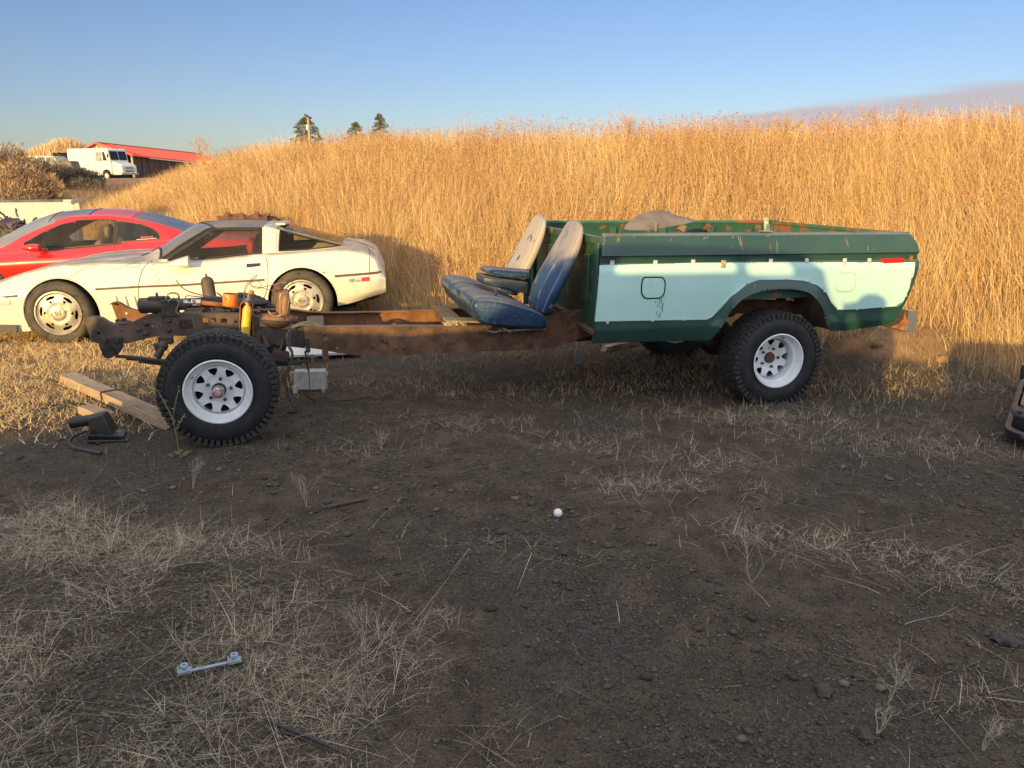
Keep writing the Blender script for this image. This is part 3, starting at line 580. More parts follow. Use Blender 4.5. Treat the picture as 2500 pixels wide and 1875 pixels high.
# rust blister and bottom rust
ru = MB()
for (a, b, w_, h_) in [(2229,632,5,8),(2132,608,2,4),(1500,573,12,1.6),(1512,582,2,8),(1880,603,.7,12),(2066,590,.8,9),(1812,592,.7,11)]:
    x, z = T.at(a, b, 0); s = .0031
    P = [(x+cos(t)*w_*s*(1+.25*sin(3*t+a)), z+sin(t)*h_*s*(1+.2*cos(4*t+b))) for t in [2*pi*i_/14 for i_ in range(14)]]
    MB().prism(P, -.0015, .0, fy=lambda x, z: fy(x, z)-.001).build('rust_spot', orange_rust, bed_o)
for (a, b, c_, d_) in [(1803,577,1808,600),(1808,577,1812,612),(1897,588,1896,619),(2066,580,2071,602),(1640,582,1636,588),(1722,578,1718,584),(1730,577,1725,583),(1792,576,1788,582),(1880,575,1872,578),(1475,600,1474,612),(1508,575,1507,592),(1785,600,1788,604),(2118,601,2117,612),(1547,578,1551,580)]:
    p0_ = T.at(a, b, 0); p1_ = T.at(c_, d_, 0); MB().tube([(x, fy(x, z)-.0012, z) for x, z in (p0_, ((p0_[0]+p1_[0])/2+.003, (p0_[1]+p1_[1])/2), p1_)], .0016, 4).build('scratch', pm('scratch_pale', (.30,.34,.28), rough=.8), bed_o)
# inner wheel housing strip seen through the arch
ar2 = [(x*1.0, z+.008) for x, z in arch[2:]]
hs = MB(); n = len(ar2); vv = [(x, .012, z) for x, z in ar2]+[(x-.02, .30, z-.0) for x, z in ar2]; hs.add(vv, [(i_, i_+1, n+i_+1, n+i_) for i_ in range(n-1)])
hs.build('wheel_housing', pm('housing_dirt', (.10,.075,.055), (.05,.035,.028), sc=8, rough=.9), bed_o)
hb = MB().prism([(x, z+.02) for x, z in arch[::3]]+[(arch[-1][0], 1.10), (arch[0][0], 1.10)], .62, .635); hb.build('inner_housing', pm('housing_brown', (.085,.045,.028), (.04,.028,.02), sc=6, rough=.9), bed_o)
# --- frame rails
def channel(poly_top, poly_bot, y, holes=(), inward=1, fl=.065):
    mb = MB(); out_ = poly_top+poly_bot[::-1]; mb.prism([out_]+list(holes), y, y+.006*inward)
    for P, s in ((poly_top, 1), (poly_bot, -1)):
        n = len(P); k = .0035
        vv = [(x, y+.0005*inward, z+s*.002) for x, z in P]+[(x, y+fl*inward, z+s*.002) for x, z in P]+[(x, y+.0005*inward, z-s*k) for x, z in P]+[(x, y+fl*inward, z-s*k) for x, z in P]
        f = [(i_, i_+1, n+i_+1, n+i_) for i_ in range(n-1)]+[(2*n+i_, 3*n+i_, 3*n+i_+1, 2*n+i_+1) for i_ in range(n-1)]+[(n+i_, n+i_+1, 3*n+i_+1, 3*n+i_) for i_ in range(n-1)]+[(i_, 2*n+i_, 2*n+i_+1, i_+1) for i_ in range(n-1)]
        mb.add(vv, f)
    return mb
YR = .53; YF = 1.42
ftop = smooth_poly(tp([(208,787.5),(212.5,778),(226,775),(248,779),(264,789),(288.5,795.6),(307.5,795.6),(329,785),(364.5,770),(397,767),(505.5,767),(581.5,767),(660,780),(745,798)], YR), 3, False)
fbot = smooth_poly(tp([(223,833.6),(250.5,839),(310,838),(348,828),(391.6,819),(430,819),(520,822),(600,832),(680,842),(745,850)], YR), 3, False)
def ell(a, b, rx, ry, y, n=12, sq=1.0):
    c = T.at(a, b, y); s = .00262; P = []
    for i_ in range(n): t = 2*pi*i_/n; P.append((c[0]+math.copysign(abs(cos(t))**sq, cos(t))*rx*s, c[1]+math.copysign(abs(sin(t))**sq, sin(t))*ry*s))
    return P
hl = [ell(501.5,782,7,6,YR,14,.5), ell(520.5,782,7,6,YR,14,.5), ell(547,783,8,6,YR,14,.5), ell(576,786,5,4,YR), ell(240,814,4.5,3.4,YR), ell(338,808,5.5,5,YR), ell(448,793,2.8,2.8,YR), ell(477,781,2,2,YR), ell(487,781,2,2,YR), ell(372,797,2.5,2.5,YR), ell(298,809,2,2,YR)]
fr1 = channel(ftop, fbot, YR, hl)
frame_front_m = pm('front_rail_metal', (.040,.029,.024), (.12,.078,.052), sc=7, rough=.6, bump=.001, bsc=60, dust=(.16,.11,.08), dmax=.5)
near_rail = fr1.build('frame_rail', frame_front_m, truck)
rtop = tp([(742,799),(1000,797),(1174,797),(1300,790),(1345,772),(1362,764),(1450,757),(1600,744),(1800,732),(1900,735),(2000,740),(2190,765)], YR-.05)
rbot = smooth_poly(tp([(746,848),(785,853),(830,862),(880,866.5),(1000,866),(1183,857),(1320,853),(1389,837),(1446,818),(1600,792),(1720,775),(1800,765),(1900,765),(2000,772),(2190,795)], YR-.05), 2, False)
hs_ = [ell(a, b, 1.6, 1.6, YR-.05, 8) for a, b in ((827,841),(823,850),(903,810),(987,811),(1063,816),(1208,821),(1240,828),(1266,829),(1316,827),(1029,845),(1080,805))]
fr2 = channel(rtop, rbot, YR-.05, hs_)
for a, b in ((792,837),(965,851),(987,850),(1237,824),(1265,835),(1330,838),(1300,815),(790,816)): 
    x, z = T.at(a, b, YR-.05); fr2.sphere((x, YR-.052, z), .014, 8, 5, (1, .5, 1), rough=.3)
MR = fr2.build('frame_rail', rust, truck)
# far rail
ft2 = smooth_poly(tp([(272,741),(278,737),(294,737),(316,749.5),(348,760),(370,768),(420,766),(560,757),(640,755),(705,753),(793,761),(1000,757),(1137,751),(1300,747),(1450,742)], YF), 3, False)
fb2 = smooth_poly(tp([(286,779),(291,790),(321,789),(360,790),(420,800),(560,803),(640,805),(705,806),(793,812),(1000,812),(1137,808),(1300,800),(1450,790)], YF), 3, False)
hl2 = [ell(308.5,765,3.4,3.4,YF)]+[ell(a, b, 1.7, 1.7, YF, 8) for a, b in ((725,774.5),(811,791),(821,798),(832,784),(897,786),(952,765),(954,789),(965,792),(1018,768),(1040,780),(1090,775),(870,795),(1110,790))]
far_rail = channel(ft2, fb2, YF, hl2, -1).build('frame_rail', pm('far_rail_rust', (.16,.065,.030), (.27,.12,.055), sc=8, rough=.85, bump=.0015, bsc=70), truck)
# crossmembers
cmb = MB(); x, z = T.at(1095, 800, YR); 
for (px__, py__, hz) in ((455, 800, .07), (770, 812, .07), (1120, 812, .08), (1420, 790, .08)):
    x, z = T.at(px__, py__, YR); z -= (.075 if px__ == 770 else 0); m1 = MB().box((x, (YR+YF)/2, z+.02), (.09, YF-YR, hz)); m1.box((x, (YR+YF)/2, z+.02+hz/2), (.13, YF-YR, .008)); m1.build('crossmember', rust, truck, bevel=.004)
x, z = T.at(494, 737, .95); MB().cyl((x-.16, .9, z), (x+.2, .98, z-.005), .036, n=16).build('crossmember_tube', pm('brown_tube', (.09,.06,.045), (.05,.035,.03), rough=.7), truck)
# --- wheels
def tyre_mesh(r, w, inner_r, lugs=True, seed=1):
    """axis along y, outer face at y=0 going to +w"""
    mb = MB(); h = w
    pr = [(inner_r, .018), (inner_r+.012, .006), (inner_r+.05, -.004), (inner_r+.10, -.006), (r-.055, .002), (r-.028, .012), (r-.012, .028), (r-.010, h-.028), (r-.028, h-.012), (r-.055, h-.002), (inner_r+.05, h), (inner_r, h-.02)]
    mb.lathe([(a, b) for a, b in pr], (0, 0, 0), (0, 1, 0), 72, caps=False); return mb
def tread(r, w, nb=56, seed=3):
    mb = MB(); rr = random.Random(seed); rows = [(.020, .045, 0), (.072, .038, .5), (.120, .036, .1), (.168, .038, .6), (.218, .045, .2)]
    k = w/.24
    for yc, bw, off in rows:
        for i_ in range(nb):
            a = 2*pi*(i_+off)/nb; L = 2*pi*r/nb*.80; d = Vector((cos(a), 0, sin(a))); t = Vector((-sin(a), 0, cos(a))); yy = yc*k
            edge_ = (yc < .03 or yc > .2); sk = .012*(1 if (i_ % 2) else -1)
            P = []
            for rad in (r-.016, r if not edge_ else r-.004):
                for (u_, v_) in ((-.5, -.5), (.1, -.62), (.5, -.40), (.5, .5), (-.1, .62), (-.5, .40)):
                    yv = yy+v_*bw*k+sk*u_; q = d*rad+t*(u_*L); P.append((q.x, yv, q.z))
            mb.add(P, [(5,4,3,2,1,0), (6,7,8,9,10,11)]+[(j, (j+1) % 6, 6+(j+1) % 6, 6+j) for j in range(6)])
            if edge_:     # side biters running down the shoulder
                ys = .006 if yc < .03 else w-.006; o_ = -1 if yc < .03 else 1
                q0 = d*(r-.012); q1 = d*(r-.048)
                mb.add([(q0.x-t.x*L*.42, ys+o_*-.014, q0.z-t.z*L*.42), (q0.x+t.x*L*.42, ys+o_*-.014, q0.z+t.z*L*.42), (q1.x+t.x*L*.30, ys+o_*.002, q1.z+t.z*L*.30), (q1.x-t.x*L*.30, ys+o_*.002, q1.z-t.z*L*.30),
                        (q0.x-t.x*L*.42, ys+o_*.008, q0.z-t.z*L*.42), (q0.x+t.x*L*.42, ys+o_*.008, q0.z+t.z*L*.42), (q1.x+t.x*L*.30, ys+o_*.010, q1.z+t.z*L*.30), (q1.x-t.x*L*.30, ys+o_*.010, q1.z-t.z*L*.30)],
                       [(4,5,6,7),(0,1,5,4),(1,2,6,5),(2,3,7,6),(3,0,4,7)])
    return mb
def spoke_wheel(loc, rz, rr, w, inset, front, spin=0):
    """white eight-hole steel wheel: rim is the part, tyre, disc, hub, nuts its pieces"""
    rim = MB(); R0 = .205
    rim.lathe([(R0, .002), (R0+.004, -.004), (R0-.004, -.008), (R0-.010, .004), (R0-.014, .022), (R0-.020, .026), (R0-.024, .05), (R0-.045, .058), (R0-.047, inset+.03), (R0-.045, w-.06), (R0-.01, w-.02), (R0, w-.012), (R0+.004, w-.02), (R0-.01, w-.06), (R0-.02, w-.08), (R0-.02, .06), (R0-.008, .03), (R0, .012)], (0,0,0), (0,1,0), 64, caps=False)
    o = rim.build('wheel', whitewheel, truck, ang=50); o.location = loc; o.rotation_euler = (0, spin, rz)
    RD = R0-.046
    outer = [(RD*cos(2*pi*i_/64), RD*sin(2*pi*i_/64)) for i_ in range(64)]; loops = [outer, [(.043*cos(2*pi*i_/32), .043*sin(2*pi*i_/32)) for i_ in range(32)]]
    for k in range(8):
        a = 2*pi*(k+.5)/8; P = [(.141, -.030), (.147, 0), (.141, .030), (.122, .024), (.099, .006), (.099, -.006), (.122, -.024)]
        P = round_poly(P, .008, 3); loops.append([(x*cos(a)-z*sin(a), x*sin(a)+z*cos(a)) for x, z in P])
    def dish(x, z):
        r_ = math.hypot(x, z); return inset+float(np.interp(r_, [.04, .088, .096, .145, .160], [.012, .012, .0, -.006, .016]))
    MB().prism(loops, 0, .005, step=.02, fy=dish).build('disc', whitewheel, o, ang=40)
    ty = tyre_mesh(rr, w, R0-.004).build('tyre', rubber, o, ang=60)
    tr_ = tread(rr, w); tr_.build('tread', tread_m, o, ang=30)
    # raised sidewall rings
    sw = MB()
    for r_ in (rr-.068, R0+.022): sw.tube([(r_*cos(2*pi*i_/60), -.004, r_*sin(2*pi*i_/60)) for i_ in range(60)], .002, 5, closed=True)
    sw.build('sidewall_ring', rubber, o)
    back = MB().lathe([(.04, inset+.05), (.15, inset+.055), (.15, w-.03)], (0,0,0), (0,1,0), 32, caps=False); back.build('brake_drum', pm('drum_dark', (.012,.010,.009), rough=.9), o)
    for k in range(5):
        a = pi/2+2*pi*k/5; c = Vector((.072*cos(a), inset+.012, .072*sin(a))); nb_ = MB().lathe([(.0105, -.018), (.0105, 0.002)], c, (0,1,0), 6); nb_.cyl(c+Vector((0,-.017,0)), c+Vector((0,-.026,0)), .006, n=8); nb_.build('lug_nut', pm('nut_brown', (.07,.05,.045), (.16,.12,.1), sc=60, rough=.5, metal=.5), o)
    if front:
        h = MB().lathe([(.0425, inset+.02), (.0425, inset-.012), (.038, inset-.016), (.036, inset+.02)], (0,0,0), (0,1,0), 28, caps=False); h.build('hub_collar', pm('hub_black', (.012,.011,.011), rough=.7), o)
        h = MB().lathe([(.0, inset+.01), (.036, inset+.01), (.036, inset-.075), (.033, inset-.085), (.026, inset-.088), (.024, inset-.085), (0, inset-.085)], (0,0,0), (0,1,0), 28, caps=False)
        for k in range(6): a = 2*pi*k/6; h.cyl((.030*cos(a), inset-.083, .030*sin(a)), (.030*cos(a), inset-.091, .030*sin(a)), .003, n=6)
        hub = h.build('locking_hub', chrome_d, o, ang=35); d = MB().lathe([(0, inset-.094), (.018, inset-.094), (.021, inset-.086)], (0,0,0), (0,1,0), 20, caps=False); d.box((0, inset-.096, 0), (.030, .006, .006), Matrix.Rotation(.8, 3, 'Y')); d.build('hub_dial', pm('dial_pink', (.45,.22,.20), (.55,.4,.35), sc=60, rough=.5), o)
    else:
        MB().lathe([(0, inset-.010), (.036, inset-.010), (.040, inset-.004), (.0425, inset+.02)], (0,0,0), (0,1,0), 28, caps=False).build('axle_flange', pm('flange_rust', (.075,.032,.022), (.13,.055,.035), sc=50, rough=.8, bump=.001, bsc=100), o)
    v_ = Vector((cos(2.75)*(R0-.03), -.0, sin(2.75)*(R0-.03))) if front else Vector((cos(1.75)*(R0-.03), 0, sin(1.75)*(R0-.03)))
    MB().cyl(v_+Vector((0,.03,0)), v_+Vector((0,-.005,0)), .005, .004, n=8).build('valve_stem', blackm, o)
    return o
WR = .368
spoke_wheel((-3.961, -.02, .362), 0, WR, .25, .055, True, spin=.2)
spoke_wheel((.010, -.005, .338), 0, WR, .25, .115, False, spin=.35)
w3 = spoke_wheel((.010, WB+.0, .338), pi, WR, .25, .115, False); w4 = spoke_wheel((-3.961, WB+.0, .36), pi, WR, .25, .055, True)
# raised black lettering round the front tyre's sidewall
def arc_text(text, size, rad, mid, flip, y, parent):
    V_ = []; F_ = []; n = len(text)
    for i_, ch in enumerate(text):
        cu_ = bpy.data.curves.new('t', 'FONT'); cu_.body = ch; cu_.size = size; cu_.extrude = .0012; cu_.align_x = 'CENTER'; cu_.resolution_u = 3
        o = bpy.data.objects.new('t', cu_); COL.objects.link(o); me = bpy.data.meshes.new_from_object(o.evaluated_get(bpy.context.evaluated_depsgraph_get())); bpy.data.objects.remove(o); bpy.data.curves.remove(cu_)
        a = mid+(-1 if not flip else 1)*(i_-(n-1)/2)*size*.95/rad
        rv = Vector((cos(a), 0, sin(a))); up = -rv if flip else rv; rt = Vector((up.z, 0, -up.x)); b = len(V_)
        for v_ in me.vertices: V_.append(rv*rad+rt*v_.co.x+up*v_.co.y+Vector((0, y-v_.co.z, 0)))
        F_ += [tuple(b+k for k in p_.vertices) for p_ in me.polygons]; bpy.data.meshes.remove(me)
    MB().add(V_, F_).build('sidewall_lettering', pm('raised_rubber', (.030,.034,.040), rough=.45), parent)
fwheel = [c for c in truck.children if c.name.startswith('wheel')][0]
arc_text('GOODYEAR', .034, .262, -pi/2+.2+.1, True, -.006, fwheel); arc_text('WRANGLER', .030, .262, pi/2+.2, False, -.006, fwheel)
# axles, springs, steering
MB().cyl((-3.961, .24, .36), (-3.961, WB-.24, .36), .042, n=14).sphere((-3.961, 1.1, .36), .13, 14, 9, (1, .8, 1)).build('front_axle', darkm, truck)
MB().cyl((.01, .22, .338), (.01, WB-.22, .338), .045, n=14).sphere((.01, .97, .338), .16, 14, 9, (1, .8, 1)).build('rear_axle', darkm, truck)
def leaf(y, pts, w=.062, n=3):
    mb = MB()
    for k in range(n):
        P = smooth_poly(pts, 6, False); P = [(x, z-.011*k) for x, z in P]; c = len(P); tr0 = int(c*.10*k); P = P[tr0:c-tr0]; c = len(P)
        vv = []
        for dy, dz in ((-w/2, 0), (w/2, 0), (w/2, -.009), (-w/2, -.009)): vv += [(x, y+dy, z+dz) for x, z in P]
        mb.add(vv, [(j*c+i_, j*c+i_+1, ((j+1) % 4)*c+i_+1, ((j+1) % 4)*c+i_) for j in range(4) for i_ in range(c-1)]+[(0, c, 2*c, 3*c), (c-1, 2*c-1, 3*c-1, 4*c-1)])
    return mb
leaf(.47, tp([(283,868),(340,872),(378,877),(520,893),(660,886),(800,878)], .47)).build('leaf_spring', blackm, truck)
leaf(.47, [(-.75,.50),(-.3,.42),(.01,.40),(.4,.44),(.72,.55)], n=5).build('leaf_spring', darkm, truck)
leaf(1.48, [(-.75,.50),(-.3,.42),(.01,.40),(.4,.44),(.72,.55)], n=5).build('leaf_spring', darkm, truck)
sh = tp([(785,826),(801,826),(803,884),(787,884)], .45); MB().prism(round_poly(sh, .008), .43, .442).cyl((*[T.at(793,833,.43)[0]], .42, T.at(793,833,.43)[1]), (T.at(793,833,.43)[0], .50, T.at(793,833,.43)[1]), .012, n=10).cyl((T.at(793,877,.43)[0], .42, T.at(793,877,.43)[1]), (T.at(793,877,.43)[0], .50, T.at(793,877,.43)[1]), .012, n=10).build('spring_shackle', rust, truck, bevel=.002)
x, z = T.at(763, 880, .45); MB().box((x, .47, z), (.03, .08, .055)).build('spring_clamp', rust, truck, bevel=.003)
br = tp([(245,824),(297,824),(299,850),(288,866),(269.5,873),(250,863),(242,844)], .50)
MB().prism(round_poly(br, .01), .495, .527).build('spring_hanger', darkm, truck, bevel=.004)
for a, b in ((256,831),(285,831),(268,864)): x, z = T.at(a, b, .49); MB().lathe([(.017, -.022), (.017, 0)], (x, .497, z), (0,1,0), 6).build('hanger_bolt', darkm, truck)
x, z = T.at(268, 858, .51); MB().cyl((x, .47, z), (x, .56, z), .04, n=16).build('spring_eye', blackm, truck)
for a, b in ((357,791),(413,783),(413,806),(357,814),(338,806)): x, z = T.at(a, b, YR); MB().sphere((x, YR-.003, z), .016, 10, 6, (1, .7, 1)).build('rail_bolt', darkm, near_rail)
# engine mount hump between the horns
x, z = T.at(306, 790, .62); MB().lathe([(.05, 0), (.052, .02), (.04, .03), (.015, .032), (.015, .05)], (x, .60, z-.01), (0,0,1), 18).build('mount_pad', darkm, truck)
# steering box and shaft
a0 = T.at(334, 750, .50); a1 = T.at(400, 752, .50)
sb = MB().lathe([(.044, 0), (.052, .012), (.053, .15), (.06, .155), (.06, .19), (.045, .20)], (a0[0], .56, a0[1]), (1, .05, 0), 22)
sb.box((a1[0]+.03, .56, a1[1]-.005), (.10, .10, .11)); sb.box((a1[0]-.04, .56, a1[1]+.055), (.12, .07, .03)); sb.cyl((a0[0]+.12, .56, a0[1]+.05), (a0[0]+.12, .56, a0[1]+.085), .009, n=8)
sb.cyl((a1[0]+.06, .56, a1[1]), (a1[0]+.13, .56, a1[1]), .028, n=14); sb.cyl((a1[0]-.02, .56, a1[1]-.03), (a1[0]-.02, .56, a1[1]-.13), .035, .03, n=14)
steer = sb.build('steering_box', darkm, truck, bevel=.005)
s0 = T.at(447, 741, .52); s1 = T.at(594, 751, .52)
x_, z_ = s0; MB().cyl((x_, .55, z_), (x_+.03, .55, z_), .022, n=12).box((x_+.045, .55, z_), (.035, .045, .012)).box((x_+.065, .55, z_), (.035, .012, .045)).cyl((x_+.08, .55, z_), (x_+.11, .55, z_-.003), .024, n=12).build('steering_joint', chrome_d, truck, bevel=.003)
MB().cyl((x_+.11, .55, z_-.003), (s1[0], .56, s1[1]), .0155, n=12).build('steering_shaft', orange_rust, truck)
hz = MB(); hz.tube(T.p3([(405,733,.5),(408,720,.5),(420,715,.5),(434,718,.5),(438,731,.5)]), .006, 6, smooth=4); hz.tube(T.p3([(410,737,.48),(425,728,.48),(436,740,.48),(430,760,.48),(437,768,.48)]), .006, 6, smooth=4); hz.build('fluid_line', steel, truck)
# yellow shock absorber in its rusty hoop
b0 = T.at(598, 822, .47); b1 = T.at(605, 742, .47); p0 = Vector((b0[0], .47, b0[1])); p1 = Vector((b1[0], .47, b1[1])); ax = (p1-p0); L = ax.length
sh = MB().lathe([(.026, 0), (.030, .005), (.030, L*.80), (.0295, L*.83), (.020, L*.93), (.012, L*.955), (.012, L)], p0, ax, 24)
shk = sh.build('shock_absorber', pm('yellow_paint', (.80,.52,.06), (.68,.40,.05), sc=10, rough=.4, spot=(.35,.2,.07), ssc=50, sth=.68), truck)
MB().lathe([(.020, L*1.0), (.022, L*1.01), (.022, L*1.05), (.012, L*1.06), (.020, L*1.10), (.022, L*1.12), (.016, L*1.16), (.006, L*1.18), (.006, L*1.3)], p0, ax, 18).build('shock_bushing', steel, shk)
hp = [(583,830,.52),(585,790,.52),(586,752,.52),(588,740,.52),(596,733,.52),(610,733,.52),(617,740,.52),(618,755,.52),(619,790,.52),(620,830,.52)]
hoop = MB(); P = smooth_poly(T.p3(hp), 4, False); n = len(P); vv = []
for dy, k in ((-.035, 0), (.045, 0), (.045, 1), (-.035, 1)):
    for i_, p in enumerate(P):
        c = Vector((P[n//2][0], p[1], min(p[2], P[n//2][2]-.06))); d = (Vector(p)-c).normalized()*(.006*k); vv.append((p[0]-d.x, p[1]+dy, p[2]-d.z))
hoop.add(vv, [(j*n+i_, j*n+i_+1, ((j+1) % 4)*n+i_+1, ((j+1) % 4)*n+i_) for j in range(4) for i_ in range(n-1)]); hoop.build('shock_hoop', orange_rust, truck)
# far side shock, bare rusty canister
b0 = T.at(514, 735, 1.45); b1 = T.at(504, 676, 1.45); p0 = Vector((b0[0], 1.45, b0[1])); ax = Vector((b1[0]-b0[0], 0, b1[1]-b0[1])); L = ax.length
MB().lathe([(.050, -.02), (.050, L*.80), (.040, L*.93), (.022, L), (.008, L*1.02), (.008, L*1.13)], p0, ax, 24).build('shock_absorber', pm('brown_canister', (.13,.075,.05), (.08,.045,.032), sc=8, rough=.6, bump=.001), truck)
# brake booster and master cylinder
c = T.at(676, 782, .60); bx, bz = c; tilt = Vector((.10, .12, 1)).normalized()
bo_ = MB().lathe([(.0, .052), (.05, .052), (.07, .044), (.105, .040), (.128, .026), (.134, .012), (.134, -.004)], (bx, .62, bz), tilt, 40, caps=False)
boost = bo_.build('brake_booster', pm('booster_rust', (.27,.11,.045), (.10,.055,.035), sc=12, lo=.42, hi=.6, rough=.7, bump=.001), truck, ang=50)
MB().lathe([(.134, -.004), (.138, -.006), (.138, -.014), (.125, -.03), (.10, -.05), (.06, -.065), (.04, -.12), (.03, -.16), (0, -.16)], (bx, .62, bz), tilt, 40, caps=False).build('booster_shell', darkm, boost, ang=50)
rim_ = MB().tube([(bx+.135*cos(t), .62+.135*sin(t), bz-.012*cos(t)-.014*sin(t)) for t in [2*pi*i_/40 for i_ in range(40)]], .005, 6, closed=True).build('booster_rim', darkm, boost)
m0 = Vector((T.at(692, 770, .57)[0], .57, T.at(692, 770, .57)[1])); m1 = Vector((T.at(690, 705, .57)[0]-.0, .57, T.at(690, 705, .57)[1]))
q = Matrix.Rotation(.16, 3, 'Y')
mc = MB().box((m0+m1)/2+Vector((0, .03, 0)), (.085, .10, .175), q, taper=.88); mc.cyl((m0+m1)/2+Vector((-.035, -.0, .075)), (m0+m1)/2+Vector((-.02, .02, .12)), .036, .030, n=16)
mcy = mc.build('master_cylinder', pm('cylinder_rust', (.25,.105,.065), (.15,.065,.045), sc=14, rough=.8, bump=.001), truck, bevel=.014)
MB().lathe([(.034, -.07), (.038, -.04), (.034, .04), (.026, .07), (.012, .08)], (m0+m1)/2+Vector((.012, -.035, -.02)), q @ Vector((0,0,1)), 18).build('fluid_chamber', pm('chamber_tan', (.33,.18,.09), (.22,.11,.06), sc=12, rough=.6), mcy)
bl = MB(); bl.tube(T.p3([(685,766,.49),(683,750,.49),(684,722,.49),(690,716,.49),(702,716,.49),(707,722,.49),(704,745,.49),(700,765,.49)]), .0035, 6, smooth=3); bl.tube(T.p3([(655,760,.5),(668,772,.49),(690,769,.48),(700,767,.48)]), .005, 6, smooth=3); bl.build('bail_wire', steel, mcy)
x, z = T.at(610, 718, .62); MB().cyl((x, .62, z-.03), (x+.015, .62, z+.025), .022, .018, n=14).build('sender_cap', pm('sender_tan', (.35,.22,.13), (.2,.12,.08), sc=30, rough=.7), truck, bevel=.003)
# pedal bracket and dark block below
bb = tp([(668,853),(705,863),(707,872),(690,882),(662,874)], .45); MB().prism(bb, .40, .52).build('bump_stop_bracket', pm('dark_bracket', (.05,.03,.024), (.09,.05,.035), rough=.8), truck, bevel=.004)
em = MB(); em.box((T.at(722,818,.7)[0], .75, T.at(722,818,.7)[1]), (.14, .12, .07)); em.lathe([(.055, 0), (.06, .01), (.06, .035), (.05, .045)], (T.at(726,812,.6)[0], .62, T.at(726,812,.6)[1]), (0,0,1), 20); em.box((T.at(722,838,.7)[0], .75, T.at(722,838,.7)[1]), (.16, .2, .03)); em.build('body_mount', darkm, truck, bevel=.006)
x, z = T.at(750, 825, .50); MB().box((x, .50, z-.05), (.030, .05, .10)).cyl((x-.02, .49, z-.09), (x-.005, .49, z-.24), .008, n=8).build('clutch_bracket', darkm, truck, bevel=.003)
sm = MB()    # clutter on the far side behind the shaft
for k in range(26):
    a = random.uniform(548, 660); b = random.uniform(752, 778); p = T.p3([(a, b, .95)])[0]; e = Vector((random.uniform(-.06,.06), random.uniform(-.1,.1), random.uniform(-.025,.03)))
    sm.tube([p, tuple(Vector(p)+e*.5+Vector((0,0,.012))), tuple(Vector(p)+e)], random.uniform(.004, .010), 5)
sm.build('harness_tangle', pm('tangle_dark', (.03,.025,.022), (.12,.08,.05), sc=40, rough=.7), truck)
lb = MB(); lb.cyl(T.p3([(385,838,.48)])[0], T.p3([(392,868,.48)])[0], .03, .022, n=12); lb.sphere(T.p3([(398,845,.45)])[0], .035, 10, 7); lb.box(T.p3([(405,830,.50)])[0], (.09, .06, .05)); lb.cyl(T.p3([(398,850,.42)])[0], T.p3([(383,872,.42)])[0], .018, .026, n=10); lb.build('steering_arm', darkm, truck, bevel=.003)
db = MB(); db.cyl(T.p3([(640,815,.55)])[0], T.p3([(655,850,.50)])[0], .025, n=10); db.tube(T.p3([(690,825,.50),(686,850,.48),(670,872,.46),(655,880,.45)]), .012, 6, smooth=3); db.box(T.p3([(660,835,.60)])[0], (.14, .10, .09)); db.build('linkage', darkm, truck, bevel=.003)
# loose lines and cables
for pts, r in (([(707,806,.47),(700,822,.45),(704,846,.43),(712,862,.42),(709,880,.42),(700,905,.42),(692,922,.42),(699,950,.42),(706,982,.42)], .006), ([(711,806,.48),(706,826,.46),(709,846,.44),(715,862,.43),(713,885,.42),(705,905,.42),(697,925,.42),(704,955,.42),(712,985,.42)], .005), ([(713,800,.50),(730,791,.5),(752,787,.5),(772,792,.5),(792,800,.49)], .009), ([(712,802,.50),(728,795,.49),(755,794,.49),(792,802,.49)], .008), ([(752,850,.44),(753,880,.43),(754,905,.42),(756,950,.40)], .004)):
    MB().tube(T.p3(pts), r, 6, smooth=4).build('brake_hose', pm('grey_hose', (.10,.10,.10), (.04,.038,.036), sc=20, rough=.5, dust=(.2,.16,.12), dmax=.6), truck)
for pts, r in (([(598,738,.47),(596,722,.47),(597,705,.47),(605,690,.47),(620,676,.47),(627,672,.47),(624,678,.47),(608,692,.47),(600,708,.47),(601,720,.47),(612,730,.47)], .0028), ([(612,694,.47),(622,703,.47),(634,702,.47),(638,694,.47),(630,687,.47),(615,689,.47),(612,697,.47),(640,703,.47),(672,711,.49)], .0025), ([(630,704,.47),(660,697,.49),(690,690,.5),(702,694,.5),(706,704,.5),(712,714,.5)], .0028), ([(430,684,.9),(440,698,.9),(462,712,.9),(500,722,.9),(535,725,.9)], .005), ([(455,738,.9),(452,728,.9),(458,722,.9),(480,724,.9),(520,727,.9)], .004), ([(530,715,.9),(540,722,.8),(552,732,.7)], .006)):
    MB().tube(T.p3(pts), r, 5, smooth=5).build('brake_line', steel, truck)
# radius hose along the near rail in front
# dark tank under the far side
bd = MB(); x, z = T.at(590, 735, 1.2); bd.sphere((x, 1.2, z-.02), .09, 14, 8, (2.2, .8, .5)); bd.build('heater_hose', blackm, truck)
# driveshaft
MB().cyl((-3.0, .97, .42), (.01, .97, .38), .038, n=12).build('driveshaft', darkm, truck)
# rear bumper remains
bk = tp([(2206,760),(2214,776),(2213,806),(2206,808),(2170,797),(2190,790),(2203,778)], .08)
MB().prism(bk, .06, .075).build('bumper_bracket', orange_rust, truck, bevel=.002)
P = T.tr([(2214,757),(2238,759),(2236,775),(2233,790),(2231,811),(2206,810),(2210,795),(2216,785),(2212,775)], .05)
bp_ = MB(); ring = [(x, z) for x, z in P]; bp_.prism(round_poly(ring, .006), .03, WB-.03); bp_.build('rear_bumper', chrome_d, truck, bevel=.004)
